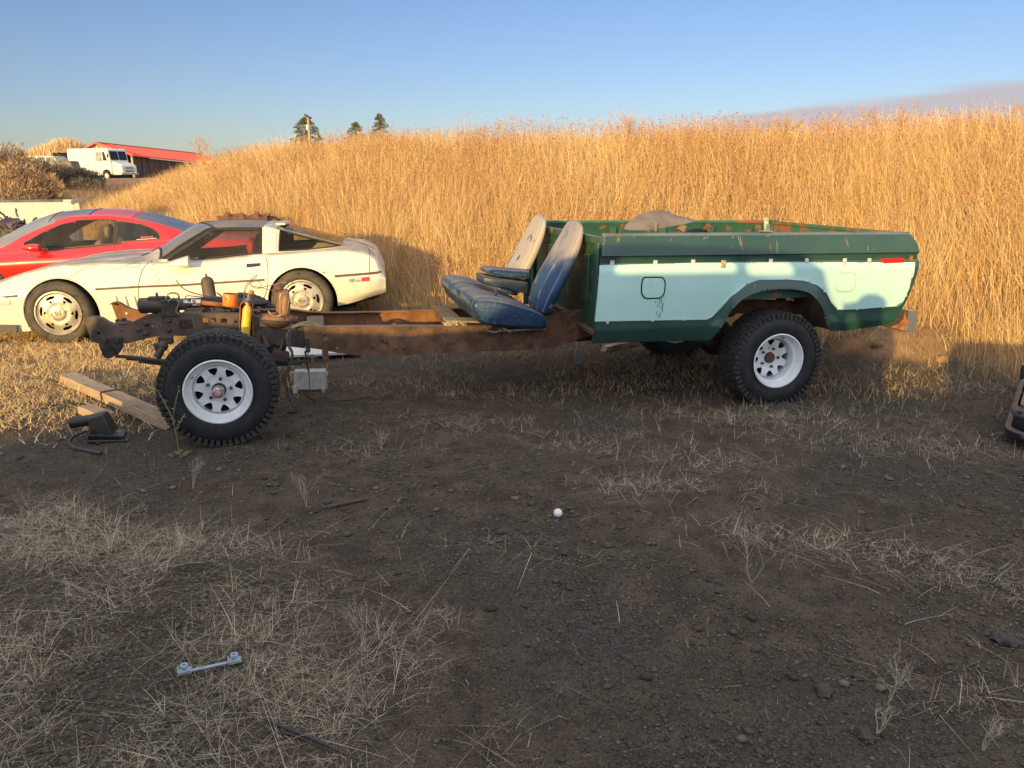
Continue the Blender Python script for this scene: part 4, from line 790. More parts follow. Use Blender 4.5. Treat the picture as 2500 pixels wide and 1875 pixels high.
# bracket on the near rail
p = T.at(1870, 566, .06); MB().box((p[0], .075, p[1]+.004), (.10, .07, .006)).tube([(p[0]+.01, .075, p[1]), (p[0]+.012, .075, p[1]+.05), (p[0]+.03, .075, p[1]+.052), (p[0]+.035, .075, p[1]+.01)], .007, 6).build('tie_down', chrome_d, truck)
p = T.at(1872, 558, .11); MB().box((p[0], .12, p[1]+.02), (.03, .02, .12), Matrix.Rotation(-.12, 3, 'Y')).build('canopy_bracket', pm('pale_green_bracket', (.45,.50,.36), (.30,.2,.12), sc=20, rough=.6), truck, bevel=.003)

# ------------------------------------------------------------ bench seat
seat = thing('bench_seat', 'cracked blue vinyl bench seat with two tall backrests, sitting on the rusty truck frame', 'car seat', T.o, T.a)
cp = tp([(1149,752),(1151,734),(1163,724),(1188,722),(1230,730),(1272,744),(1308,758),(1333,773),(1340,791),(1337,803),(1320,807),(1250,802),(1190,796),(1170,788),(1159,771)], .32)
cp = smooth_poly(cp, 3)
cxz = (sum(p[0] for p in cp)/len(cp), sum(p[1] for p in cp)/len(cp))
def pillow(mb, prof_, y0, y1, er=.09, amt=.22, dx=0, dz=0, n=14, c=None):
    c = c or (sum(p[0] for p in prof_)/len(prof_), sum(p[1] for p in prof_)/len(prof_)); rings = []
    for i_ in range(n+1):
        t = i_/n; t = .5-.5*cos(pi*t); y = y0+(y1-y0)*t; e = min(y-y0, y1-y)
        k = 1-amt*(1-min(1, e/er))**2.2
        rings.append([(c[0]+(x-c[0])*(1-(1-k)*.45)+dx, y, c[1]+(z-c[1])*k+dz) for x, z in prof_])
    mb.loft(rings)
cu = MB(); pillow(cu, cp, .30, .79, er=.09, amt=.26); pillow(cu, cp, .80, 1.19, dx=.0, dz=-.010, er=.09, amt=.32); pillow(cu, cp, 1.20, 1.70, dz=.0, er=.08, amt=.28)
cush = cu.build('seat_cushion', vinyl, seat, ang=50)
for y0_, dz in ((.325, 0), (.77, 0), (.825, -.010), (1.165, -.010), (1.225, 0)):
    MB().tube([(x, y0_, z+dz) for x, z in [(cxz[0]+(x-cxz[0])*.955, cxz[1]+(z-cxz[1])*.90) for x, z in cp[:27]]], .0035, 5).build('piping', pm('dull_piping', (.07,.09,.13), rough=.5), cush)
Fp = [(1323,762),(1330,735),(1340,708),(1357,674),(1378,636),(1396,600),(1410,572),(1416,558),(1421,548),(1424,543)]
Bp = [(1342,764),(1356,735),(1366,710),(1386,672),(1404,634),(1418,600),(1426,573),(1428,560),(1428,551),(1427,545)]
wf = [.40,.46,.50,.50,.48,.44,.38,.34,.28,.18]
def back(ysh, xs, zs):
    F_ = tp(Fp, .36); B_ = tp(Bp, .36); rings = []
    for k in range(len(Fp)):
        f = Vector(F_[k]); b = Vector(B_[k]); c = (f+b)/2; hd = (b-f)/2*1.32; w = wf[k]/2; rg = []
        for i_ in range(28):
            t = 2*pi*i_/28; ct = math.copysign(abs(cos(t))**.55, cos(t)); st_ = math.copysign(abs(sin(t))**.45, sin(t))
            pt = c+hd*ct; bul = -.012*math.copysign(1, -ct)*0
            rg.append((pt.x+xs, .55+st_*w+ysh, pt.y+zs))
        rings.append(rg)
    R2 = []
    P_ = list(zip(*rings)); cols = [smooth_poly(list(c_), 3, False) for c_ in P_]; n = len(cols[0])
    mb = MB().loft([[cols[j][i_] for j in range(28)] for i_ in range(n)]); return mb, rings
for ysh, xs, zs, mt in ((0, 0, 0, 'near'), (.885, -.02, .005, 'far')):
    mb, rg = back(ysh, xs, zs)
    vb = pm('backrest_vinyl_'+mt, (.014,.045,.115), (.022,.06,.13), sc=4, rough=.45, bump=.003, bsc=14, zmix=((.33,.27,.24), .98, 1.20, .30), spot=(.20,.21,.24), ssc=11, sth=.60, sw=.06) if mt == 'near' else pm('backrest_vinyl_far', (.10,.10,.13), (.20,.18,.18), sc=6, rough=.6, bump=.003, bsc=14, zmix=((.40,.33,.27), .60, 1.05, .5), spot=(.07,.09,.15), ssc=9, sth=.60, sw=.08)  # tan upper part is bleaching, with the sunlit area painted in too
    bo = mb.build('backrest', vb, seat, ang=60)
    # piping down the front edges and pleat lines
    pi_ = MB()
    for j in (9, 19): pi_.tube([tuple(Vector(r_[j])*1.0) for r_ in rg], .0045, 5, smooth=3)
    pi_.build('piping', pm('piping_blue', (.20,.23,.30), rough=.5), bo)
    if mt == 'near':     # seam along the front face
        sm_ = MB(); sm_.tube([tuple(Vector(r_[14])+Vector((-.001, -.08*(1-k_*.07), 0))) for k_, r_ in enumerate(rg)], .0025, 4, smooth=3); sm_.build('seam', pm('piping_blue', (.20,.23,.30), rough=.5), bo)
ar = MB()
def rbox(mb, pl, y0, y1, r=.02): pillow(mb, round_poly(pl, r, 3), y0, y1, er=.03, amt=.18, n=8)
A = lambda pts: tp(pts, .88)
rbox(ar, A([(1177,672),(1292,690),(1292,716),(1262,716),(1220,704),(1178,694)]), .87, 1.16)
armo = ar.build('armrest', vinyl_d, seat, ang=50)
ar2_ = MB(); rbox(ar2_, A([(1186,660),(1200,656),(1298,664),(1300,682),(1262,681),(1188,668)]), .89, 1.14, .015); rbox(ar2_, A([(1204,664),(1270,672),(1276,679),(1206,674)]), .865, .90, .008); ar2_.build('armrest_pad', vinyl, armo, ang=50)
stp = MB(); P = T.p3([(1190,729,.36),(1197,727,.38),(1208,722,.44),(1212,714,.52),(1206,706,.62),(1197,702,.70),(1188,701,.74)]); stp.tube(P, .009, 6, smooth=4); stp.build('belt_strap', blackm, seat)
sr = MB(); a_ = T.at(1186, 800, .40); b_ = T.at(1330, 806, .40)
sr.box(((a_[0]+b_[0])/2, .40, (a_[1]+b_[1])/2-.008), (b_[0]-a_[0], .03, .014)); sr.tube(T.p3([(1185,797,.38),(1192,808,.37),(1212,811,.36),(1222,801,.38)]), .008, 6, smooth=3); sr.cyl(T.p3([(1228,801,.36)])[0], T.p3([(1247,811,.33)])[0], .006, n=8)
sr.build('seat_track', steel, seat, bevel=.002); MB().box(((a_[0]+b_[0])/2, 1.5, (a_[1]+b_[1])/2-.008), (b_[0]-a_[0], .03, .014)).build('seat_track', steel, seat, bevel=.002)
# foam and straw tuft with board under the seat
fo = MB(); a_ = T.at(1083, 779, .56); b_ = T.at(1180, 792, .56)
brd = MB().box(((a_[0]+b_[0])/2+.05, .64, a_[1]-.030), (.36, .16, .016), Matrix.Rotation(.06, 3, 'Y')); bo_ = brd.build('loose_board', pm('grey_board', (.30,.22,.14), (.20,.14,.09), sc=20, stretch=(1,8,8), rough=.85), None, bevel=.002); bo_.location = T.o; bo_.rotation_euler = (0, 0, T.a); tag(bo_, 'short weathered board wedged under the front edge of the blue seat', 'board')
for k in range(90):
    x, z = T.at(random.uniform(1086, 1135), 795, .53); p = Vector((x, random.uniform(.50, .58), z+.004)); e = Vector((random.uniform(-.04,.04), random.uniform(-.03,.02), random.uniform(-.02,.03))); fo.tube([p, p+e*.5+Vector((0,0,.01)), p+e], .002, 4)
ft = fo.build('foam_tuft', pm('tuft_straw', (.66,.50,.26), (.5,.36,.18), sc=40, rough=.9), None); ft.location = T.o; ft.rotation_euler = (0,0,T.a); tag(ft, 'small tuft of pale stuffing lying on the frame rail before the seat', 'stuffing')
# orange filter can standing on the steering shaft
b0 = Vector((T.at(562, 746, .50)[0], .50, T.at(562, 746, .50)[1])); axx = Vector((.10, -.02, 1)).normalized()
oc_ = thing('oil_filter', 'orange oil filter can with a dark open top standing on the steering shaft', 'oil filter', T.o, T.a)
can = MB().lathe([(0, 0), (.046, 0), (.049, .004), (.049, .078), (.047, .082), (.044, .079), (.044, .074), (0, .072)], b0, axx, 32, caps=False).build('can', pm('orange_can', (.80,.24,.035), (.68,.18,.03), sc=9, rough=.45, spot=(.4,.13,.04), ssc=40, sth=.7), oc_, ang=40)
MB().lathe([(.0, .075), (.016, .075), (.018, .080), (.043, .0805)], b0, axx, 32, caps=False).build('base_plate', pm('filter_top', (.035,.035,.04), (.12,.11,.1), sc=40, rough=.5, metal=.5), oc_)
qz = Vector((0,0,1)).rotation_difference(axx); mkk = MB()
def onc(a, h): return b0+qz @ Vector((.0497*cos(a), .0497*sin(a), h))
for (A0, H0, A1, H1, w) in ((-2.30,.064,-1.98,.055,.003),(-2.32,.058,-2.0,.046,.003),(-1.98,.056,-1.93,.044,.005),(-2.30,.045,-2.26,.033,.002),(-2.22,.044,-2.18,.032,.002),(-2.30,.039,-2.18,.036,.002)):
    mkk.tube([onc(A0+(A1-A0)*t/3, H0+(H1-H0)*t/3) for t in range(4)], w*.5, 4)
mkk.build('printed_mark', blackm, can)
# curved fender panel lying across the bed
fp = thing('loose_fender', 'dusty brown curved fender panel resting across the bed rails', 'car panel', T.o, T.a)
fpx = [(1508,567),(1552,543),(1590,530),(1625,525),(1650,527),(1660,536),(1695,546),(1660,556),(1600,564),(1560,569)]
o2 = T.tr(fpx, .45); o2 = [(x, z+.03) for x, z in o2]
FY = lambda x, z: (z-1.30)*2.4
mbf = MB().prism(smooth_poly(o2, 3), .30, .305, step=.05, fy=lambda x, z: FY(x, z)); mbf.build('panel_skin', pm('dusty_panel', (.16,.115,.09), (.24,.18,.14), sc=5, rough=.9, bump=.001, bsc=40, spot=(.35,.30,.27), ssc=60, sth=.72), fp)
mbf = MB(); p = T.at(1602, 560, .30); mbf.box((p[0], .31, p[1]+.02), (.02, .01, .07)); p = T.at(1672, 560, .35); mbf.box((p[0], .42, p[1]+.01), (.06, .06, .05), Matrix.Rotation(.5, 3, 'Y')); mbf.build('mounting_tab', pm('tab_brown', (.22,.15,.10), rough=.9), fp, bevel=.004)
# ------------------------------------------------------------ lofted car bodies
def section_fn(K, W, n_each=(5,6,6,4,12,14)):
    """K: dict of curves by x. control points P0 sill .. P6 roof centre; y measured in from the near side"""
    F_ = {k: cur(v_) for k, v_ in K.items()}
    def sec(x):
        g = lambda k: float(F_[k](np.array([x]))[0]); c = W/2
        P = [(c-g('wb'), g('zb')), (c-g('w1'), g('z1')), (c-g('wm'), g('zm')), (c-g('ws'), g('zs')), (c-g('wi'), g('zi')), (c-g('we'), g('ze')), (c, g('zt'))]
        out_ = []; seg = []
        for s_ in range(6):
            p1, p2 = P[s_], P[s_+1]
            p0 = P[s_-1] if s_ > 0 else p1; p3 = P[s_+2] if s_ < 5 else (2*c-P[5][0], P[5][1])
            n = n_each[s_]
            for k in range(n):
                t = k/n
                if s_ == 4: y = p1[0]+(p2[0]-p1[0])*t; z = p1[1]+(p2[1]-p1[1])*t; q = 4*t*(1-t); y -= .012*q*min(1, abs(p2[1]-p1[1])*4)
                elif s_ == 5:
                    y = p1[0]+(p2[0]-p1[0])*t; z = p1[1]+(p2[1]-p1[1])*(1-(1-t)**2.2)
                else:
                    a, b, cc, d = p0, p1, p2, p3; f = .8
                    m1 = ((cc[0]-a[0])*.5*f, (cc[1]-a[1])*.5*f); m2 = ((d[0]-b[0])*.5*f, (d[1]-b[1])*.5*f); 
                    if s_ == 3: m2 = (0, 0)
                    h = (2*t**3-3*t**2+1, t**3-2*t**2+t, -2*t**3+3*t**2, t**3-t**2)
                    y = h[0]*b[0]+h[1]*m1[0]+h[2]*cc[0]+h[3]*m2[0]; z = h[0]*b[1]+h[1]*m1[1]+h[2]*cc[1]+h[3]*m2[1]
                out_.append((y, z)); seg.append((s_, t))
        out_.append(P[6]); seg.append((5, 1.0)); return out_, seg
    return sec
def two_sides(root, name, mb, mat, W):
    for far in (0, 1):
        q = MB(); fs = [f for f in mb.f if (sum(mb.v[i][1] for i in f)/len(f) > W/2) == bool(far)]
        used = sorted({i for f in fs for i in f}); ix = {o: k for k, o in enumerate(used)}
        if fs: q.add([mb.v[i] for i in used], [tuple(ix[i] for i in f) for f in fs]).build(name, mat, root, ang=60)
def car_body(root, K, W, xr, step, cls, mats, n_each=(5,6,6,4,12,14)):
    sec = section_fn(K, W, n_each); xs = list(np.arange(xr[0], xr[1], step))+[xr[1]]; groups = {}; S = [sec(x) for x in xs]; m = len(S[0][0])
    for side in (0, 1):
        for i_ in range(len(xs)-1):
            A_, sg = S[i_]; B_, _ = S[i_+1]; xm = (xs[i_]+xs[i_+1])/2
            for j in range(m-1):
                zc = (A_[j][1]+A_[j+1][1]+B_[j][1]+B_[j+1][1])/4; s_, t = sg[j]; t = t+.5/n_each[s_]
                key = cls(xm, zc, s_, t, side)
                if key is None: continue
                groups.setdefault(key, []).append((side, i_, j))
    objs = {}
    for key, fl in groups.items():
        idx = {}; v_ = []; f = []
        def vid(sd, i_, j):
            k = (sd if j < m-1 else 0, i_, j)
            if k not in idx:
                idx[k] = len(v_); y, z = S[i_][0][j]; v_.append((xs[i_], y if sd == 0 else W-y, z))
            return idx[k]
        for sd, i_, j in fl:
            q = [vid(sd, i_, j), vid(sd, i_+1, j), vid(sd, i_+1, j+1), vid(sd, i_, j+1)]
            f.append(q if sd == 0 else q[::-1])
        mb = MB(); mb.add(v_, f); objs[key] = (mb, mats.get(key))
    def ny(x, z):     # near side y of the surface at (x, z)
        P, _ = sec(x); zz = [p[1] for p in P]; yy = [p[0] for p in P]
        lim = sum(n_each[:5])
        for j in range(lim):
            a, b = zz[j], zz[j+1]
            if (a <= z <= b) or (j == lim-1): 
                t = 0 if b == a else min(1, max(0, (z-a)/(b-a))); return yy[j]+(yy[j+1]-yy[j])*t
        return yy[0]
    return objs, ny, S, xs
def in2(pt, poly):
    x, z = pt; r = False; n = len(poly); j = n-1
    for i_ in range(n):
        xi, zi = poly[i_]; xj, zj = poly[j]
        if ((zi > z) != (zj > z)) and (x < (xj-xi)*(z-zi)/(zj-zi)+xi): r = not r
        j = i_
    return r
def band(mb, pts, ny, off, w_up, w_dn, th=.006):     # raised strip following points along the body side
    n = len(pts); v_ = []
    for x, z in pts:
        y = ny(x, z)
        v_ += [(x, y-off, z+w_up), (x, y-off, z-w_dn), (x, y+.002, z-w_dn-.001), (x, y+.002, z+w_up+.001)]
    f = []
    for i_ in range(n-1): f += [(4*i_+j, 4*i_+(j+1) % 4, 4*i_+4+(j+1) % 4, 4*i_+4+j) for j in range(4)]
    f += [(0,1,2,3), (4*n-1, 4*n-2, 4*n-3, 4*n-4)]; return mb.add(v_, f)
def line3(pts, n=3): return smooth_poly(pts, n, False)
def tyre_road(r, w, ri, root, mat, tread_marks=True):
    mb = MB(); mb.lathe([(ri, .022), (ri+.006, .004), (ri+.03, -.006), (r-.045, -.004), (r-.02, .006), (r-.006, .022), (r-.001, .05), (r, w/2), (r-.001, w-.05), (r-.02, w-.006), (ri+.03, w+.004), (ri, w-.02)], (0,0,0), (0,1,0), 80, caps=False)
    if tread_marks:
        for k in range(54):
            a = 2*pi*k/54; d = Vector((cos(a), 0, sin(a))); t = Vector((-sin(a), 0, cos(a)))
            P = [];  
            for rad, yy in ((r-.030, .0005), (r-.006, .020), (r+.0015, .045), (r+.002, .09)):
                for s_ in (-1, 1): q = d*rad+t*(s_*.014); P.append((q.x, yy-.0035, q.z))
            mb.add(P, [(0,1,3,2),(2,3,5,4),(4,5,7,6)])
    return mb.build('tyre', mat, root, ang=50)
dusty_tyre = pm('dusty_road_tyre', (.055,.045,.036), (.10,.078,.056), sc=9, rough=.85, bump=.0008, bsc=90, spot=(.03,.027,.024), ssc=14, sth=.6)
alloy = pm('dusty_alloy', (.50,.46,.40), (.36,.31,.25), sc=10, rough=.42, metal=.55, spot=(.18,.13,.09), ssc=26, sth=.66, sw=.06)
wellm = pm('wheel_well', (.012,.011,.010), rough=.95)
cream = pm('old_white_paint', (.70,.66,.55), (.65,.60,.49), sc=3, rough=.30, spot=(.10,.075,.055), ssc=24, sth=.765, sw=.008, dust=(.27,.20,.155), dlo=.35, dhi=.92, coat=.3, dmax=.92)
rubbrown = pm('faded_rubber_strip', (.10,.062,.045), (.16,.11,.085), sc=22, rough=.8)
blackrub = pm('black_rubber', (.012,.011,.011), (.03,.026,.022), sc=30, rough=.7)
glassd = pm('dusty_window_glass', (.10,.095,.085), (.16,.14,.115), sc=4, rough=.10, alpha=(.15, (.80,.78,.72)))
glassq = pm('dark_rear_glass', (.05,.05,.045), rough=.08, alpha=(.10, (.74,.74,.62)))
wsm = pm('dusty_windscreen', (.17,.165,.17), (.24,.21,.18), sc=3, rough=.22, alpha=(.62, (.6,.6,.58)))

# ============================================================ white sports car
CO = Vector((-4.67, 7.93, 0)); C = Frame(CO, 9.4)
car = thing('sports_car', 'old white two-seat sports car with a dusty bonnet, brown side strip and chipped paint', 'car', CO, C.a)
K = dict(
 zb=[(-1.0,.20),(-.62,.14),(-.42,.14),(.45,.19),(.5,.19),(2.0,.24),(2.7,.32),(2.83,.33),(3.1,.385),(3.34,.45)],
 z1=[(-1.0,.30),(-.42,.30),(.5,.32),(2.0,.36),(2.8,.42),(3.34,.50)],
 zm=[(-1.0,.42),(-.444,.50),(.37,.56),(1.2,.585),(2.2,.633),(2.75,.645),(3.34,.60)],
 zs=[(-1.0,.46),(-.56,.63),(-.2,.745),(.1,.795),(.5,.815),(1.0,.80),(1.46,.818),(2.02,.868),(2.3,.882),(2.9,.905),(3.1,.870),(3.24,.79),(3.30,.68),(3.34,.62)],
 zi=[(-1.0,.48),(-.56,.66),(-.2,.765),(.1,.81),(.5,.83),(1.0,.82),(1.46,.838),(2.02,.888),(2.3,.902),(2.9,.930),(3.1,.905),(3.24,.84),(3.30,.72),(3.34,.63)],
 ze=[(-1.0,.49),(-.56,.66),(-.2,.76),(.3,.822),(.9,.842),(1.0,.852),(1.2,.975),(1.4,1.095),(1.5,1.148),(1.58,1.160),(1.8,1.165),(2.06,1.160),(2.2,1.14),(2.5,1.065),(2.8,.985),(2.92,.955),(3.1,.93),(3.24,.86),(3.30,.73),(3.34,.64)],
 zt=[(-1.0,.50),(-.56,.67),(-.2,.775),(.3,.835),(.72,.862),(.9,.95),(1.1,1.08),(1.27,1.175),(1.45,1.20),(1.7,1.207),(2.0,1.195),(2.2,1.165),(2.5,1.085),(2.8,.998),(2.92,.962),(3.1,.94),(3.24,.875),(3.30,.74),(3.34,.65)],
 wb=[(-1,.60),(-.6,.84),(.4,.86),(2.8,.86),(3.34,.74)], w1=[(-1,.66),(-.6,.875),(.4,.89),(2.8,.89),(3.1,.87),(3.34,.79)], wm=[(-1,.68),(-.6,.88),(0,.905),(1.2,.895),(2.4,.91),(3.0,.885),(3.25,.85),(3.34,.80)],
 ws=[(-1,.66),(-.6,.83),(0,.83),(.6,.82),(1.2,.80),(2.2,.82),(2.9,.80),(3.2,.79),(3.34,.78)],
 wi=[(-1,.60),(-.4,.72),(.3,.74),(1.0,.74),(1.46,.735),(2.2,.735),(2.9,.70),(3.34,.74)],
 we=[(-1,.45),(-.4,.50),(.3,.55),(.9,.66),(1.02,.70),(1.5,.60),(2.1,.585),(2.5,.60),(2.9,.63),(3.34,.66)])
winA = [(1.075,.83),(1.20,.915),(1.35,1.01),(1.50,1.105),(1.565,1.135),(2.035,1.135),(2.02,.90),(1.46,.848)]
winR = [(2.235,1.13),(2.5,1.05),(2.75,.985),(2.87,.958),(2.5,.925),(2.22,.915)]
wsx = lambda t: (1.0-.26*t**1.5, 1.535-.26*t**1.3)
def cls(x, z, s, t, side):
    if s <= 3:
        if math.hypot(x-.035, (z-.315)) < .372 or math.hypot(x-2.455, (z-.385)) < .368: return None
        return 'body'
    if s == 4:
        if in2((x, z), winA): return 'side_window'
        if in2((x, z), winR): return 'rear_window'
        if 1.03 < x < 2.05 and z > .845+.03*max(0, x-1.4): return 'window_frame'
        return 'body'
    a, b = wsx(t)
    if a < x < b: return 'windscreen'
    if b <= x < 2.055: return 'roof_panel'
    if 2.20 < x < 2.90-.03*t: return 'rear_window'
    return 'body'
roofm = pm('dusty_roof', (.11,.09,.085), (.20,.155,.125), sc=4, rough=.45, dust=(.25,.19,.15), dlo=.5)
obj, nyC, S_, xs_ = car_body(car, K, 1.80, (-1.0, 3.34), .012, cls, {}, n_each=(6,16,22,6,12,14))
body = obj['body'][0]
tail = S_[-1][0]; tv = [(3.34, y, z) for y, z in tail]+[(3.34, 1.8-y, z) for y, z in tail[-2::-1]]; body.add(tv, [tuple(range(len(tv)))])
B = body.build('body', cream, car, ang=45)
two_sides(car, 'side_window', obj['side_window'][0], glassd, 1.8); obj['rear_window'][0].build('rear_window', glassq, car, ang=60)
two_sides(car, 'window_frame', obj['window_frame'][0], blackrub, 1.8); obj['windscreen'][0].build('windscreen', wsm, car, ang=60); obj['roof_panel'][0].build('roof_panel', roofm, car, ang=60)
def trimline(pts, r, mat, name, par, ny, off=.0, closed=False, n=5, sm=3):
    P = smooth_poly(pts, sm, closed); MB().tube([(x, ny(x, z)-off, z) for x, z in P], r, n, closed=closed).build(name, mat, par)
for y_s in (0, 1):
    f = (lambda x, z: nyC(x, z)) if not y_s else (lambda x, z: 1.8-nyC(x, z))
    MB().tube([(x, f(x, z), z) for x, z in densify(winA, .04)], .010, 5, closed=True).build('window_seal', blackrub, car)
    MB().tube([(x, f(x, z), z) for x, z in densify(winR, .04)], .010, 5, closed=True).build('window_seal', blackrub, car)
# pillar trim, roof and windscreen frame
zeC = cur(K['ze']); weC = cur(K['we']); ztC = cur(K['zt'])
def edge(x): return (x, .9-float(weC(np.array([x]))[0]), float(zeC(np.array([x]))[0]))
MB().tube([edge(x) for x in np.arange(.99, 1.56, .03)], .014, 6).build('pillar_trim', blackrub, car)
hd = MB()
def top(x, t):
    e = edge(x); zt_ = float(ztC(np.array([x]))[0]); return (x, e[1]+(.9-e[1])*t, e[2]+(zt_-e[2])*(1-(1-t)**2.2))
hd.tube([top(wsx(t)[1], t) for t in np.linspace(0, 1, 12)]+[(lambda p: (p[0], 1.8-p[1], p[2]))(top(wsx(t)[1], t)) for t in np.linspace(1, 0, 12)[1:]], .010, 6).build('header_seal', blackrub, car)
MB().tube([top(wsx(t)[0], t) for t in np.linspace(0, 1, 12)]+[(lambda p: (p[0], 1.8-p[1], p[2]))(top(wsx(t)[0], t)) for t in np.linspace(1, 0, 12)[1:]], .013, 6).build('cowl_seal', blackrub, car)
hp_ = MB()      # white targa hoop over the top and its vertical post
xa, xb = 2.062, 2.195
ring = []
for t in list(np.linspace(0, 1, 9)): ring.append((t, 0))
L1 = []; 
for x in (xa, (xa+xb)/2, xb):
    pts = [(x, nyC(x, z)-.008, z) for z in np.linspace(.905, float(zeC(np.array([x]))[0])-.008, 8)]+[tuple(Vector(top(x, t))+Vector((0,0,.008))) for t in np.linspace(0, 1, 8)]
    pts += [(p[0], 1.8-p[1], p[2]) for p in pts[-2::-1]]; L1.append(pts)
n = len(L1[0]); hp_.add([p for r_ in L1 for p in r_], [(j*n+i_, j*n+i_+1, (j+1)*n+i_+1, (j+1)*n+i_) for j in range(2) for i_ in range(n-1)]); hp_.box((xb+.01, .9, 1.178), (.10, .62, .022)); hp_.build('roof_hoop', cream, car, ang=45)
# black band at the edge of the rear glass
MB().tube([(x, y, z+.002) for x, y, z in [edge(x) for x in np.arange(2.22, 2.92, .05)]], .012, 6).build('hatch_frame', roofm, car)
# side strip
st_pts = [(-.9,.465),(-.444,.508)]
sb_ = MB(); band(sb_, [(-.98,.46),(-.7,.485),(-.36,.515)], nyC, .010, .011, .011); sb_.build('side_strip', rubbrown, B)
sb_ = MB(); band(sb_, [(x, float(np.interp(x, [.38,.8,1.219,2.10], [.566,.582,.590,.632]))) for x in np.arange(.39, 2.11, .06)], nyC, .010, .010, .010); sb_.build('side_strip', rubbrown, B)
sb_ = MB(); band(sb_, [(x, float(np.interp(x, [2.74,3.30], [.650,.678]))) for x in np.arange(2.80, 3.32, .05)], nyC, .010, .012, .012); sb_.build('side_strip', rubbrown, B)
# panel gaps
gapm = pm('panel_gap', (.05,.04,.033), rough=.9)
for pts in (C.tr([(362,640),(347,658),(341,690),(341,720),(346,755)], .04), C.tr([(645,622),(653,650),(655,690),(650,715),(641,738)], .02), C.tr([(868,592),(890,601),(901,615),(902,640),(902,664)], .05)):
    trimline(pts, .0035, gapm, 'panel_gap', B, nyC, .001)
trimline([(.15,.80),(.5,.815),(.9,.812)], .0018, gapm, 'clamshell_gap', B, nyC)
cr = []; random.seed(5)     # cracked filler line on the wing
for (a, b) in [(166,676),(180,672),(192,662),(205,656),(226,648),(238,650),(262,655),(285,655),(305,651),(312,645),(330,641),(340,647),(332,654),(310,652)]: cr.append(C.at(a+random.uniform(-1,1), b+random.uniform(-1,1), .06))
MB().tube([(x, nyC(x, min(z, .80))-.002, z) for x, z in smooth_poly(cr, 2, False)], .0022, 4).build('paint_crack', pm('crack_brown', (.25,.17,.10), rough=.9), B)
for (cx_, cz_, sx_, sz_, nn) in ((378,664,30,12,26),(378,686,22,10,26),(652,616,12,2,14),(795,664,22,2,20),(60,716,14,6,6)):
    for k in range(nn):
        x, z = C.at(cx_+random.gauss(0, sx_*.5), cz_+random.gauss(0, sz_*.5), .04); s_ = random.uniform(.002, .0055)
        if abs(z-.59) < .0: continue
        P = [(x+cos(t)*s_*random.uniform(.6,1.6), z+sin(t)*s_*random.uniform(.4,1)) for t in [2*pi*i_/6 for i_ in range(6)]]
        MB().add([(a, nyC(a, b)-.0016, b) for a, b in P], [tuple(range(6))[::-1]]).build('paint_chip', gapm, B)
# louvres behind the front wheel
for a in (288, 311, 333):
    x, z = C.at(a, 728, .02); MB().box((x, nyC(x, z)-.002, z-.05), (.010, .010, .15), Matrix.Rotation(-.12, 3, 'Y')).build('side_vent', pm('vent_grey', (.20,.22,.25), rough=.6), B)
# front and rear markers, door handle
P = C.tr([(0,736),(28,734),(28,744),(0,746)], .03); MB().prism(P, -.006, .0, step=.03, fy=lambda x, z: nyC(x, z)).build('front_marker', pm('clear_lens_dusty', (.42,.38,.32), (.5,.46,.38), sc=20, rough=.35), B)
P = C.tr([(852,679),(882,677),(882,686),(852,688)], .05); MB().prism(P, -.006, .0, step=.03, fy=nyC).build('reversing_lens', pm('clear_lens', (.50,.47,.42), (.25,.22,.18), sc=25, rough=.12, coat=1), B)
P = C.tr([(883,676.5),(902,675),(902,685),(883,686)], .05); MB().prism(P, -.007, .0, step=.03, fy=nyC).build('red_marker', redlens, B)
P = C.tr([(602,644),(636,642),(636,649),(602,653)], .05); MB().prism(P, -.004, .0, step=.03, fy=nyC).build('handle_recess', blackrub, B)
P = C.tr([(604,652),(636,651),(636,654.5),(607,656)], .05); MB().prism(P, -.010, .0, fy=nyC).build('door_handle', chrome, B)
# mirror
p = C.at(436, 636, .0); ms = MB(); rg = []
for k in range(13):
    t = k/12; xx = p[0]-.135+.24*t; hgt_ = .098*(t**.62); wd_ = .055*(t**.45)+.004
    rg.append([(xx, -.015+wd_*cos(a), p[1]-.045+(hgt_*abs(sin(a))**.8 if sin(a) > 0 else -.022*abs(sin(a))*t**.5)) for a in [2*pi*i_/22 for i_ in range(22)]])
ms.loft(rg); ms.box((p[0]+.03, .07, p[1]-.062), (.10, .14, .018)); ms.build('door_mirror', cream, car, ang=50, bevel=.004)
# wiper cowl, mudflap-like dark air dam
MB().box((.80, .62, .862), (.16, .20, .035), Matrix.Rotation(-.2, 3, 'Y')).build('wiper_cowl', blackrub, car, bevel=.006)
P = C.tr([(-40,792),(43,793),(43,811),(-40,811)], .02); MB().prism(P, .0, .02).build('air_dam', pm('grey_dam', (.10,.085,.075), rough=.8), car)
P = [(2.84,.33),(3.27,.43),(3.27,.39),(3.05,.33)]; MB().prism(P, .18, .20).build('rear_valance', blackrub, car)
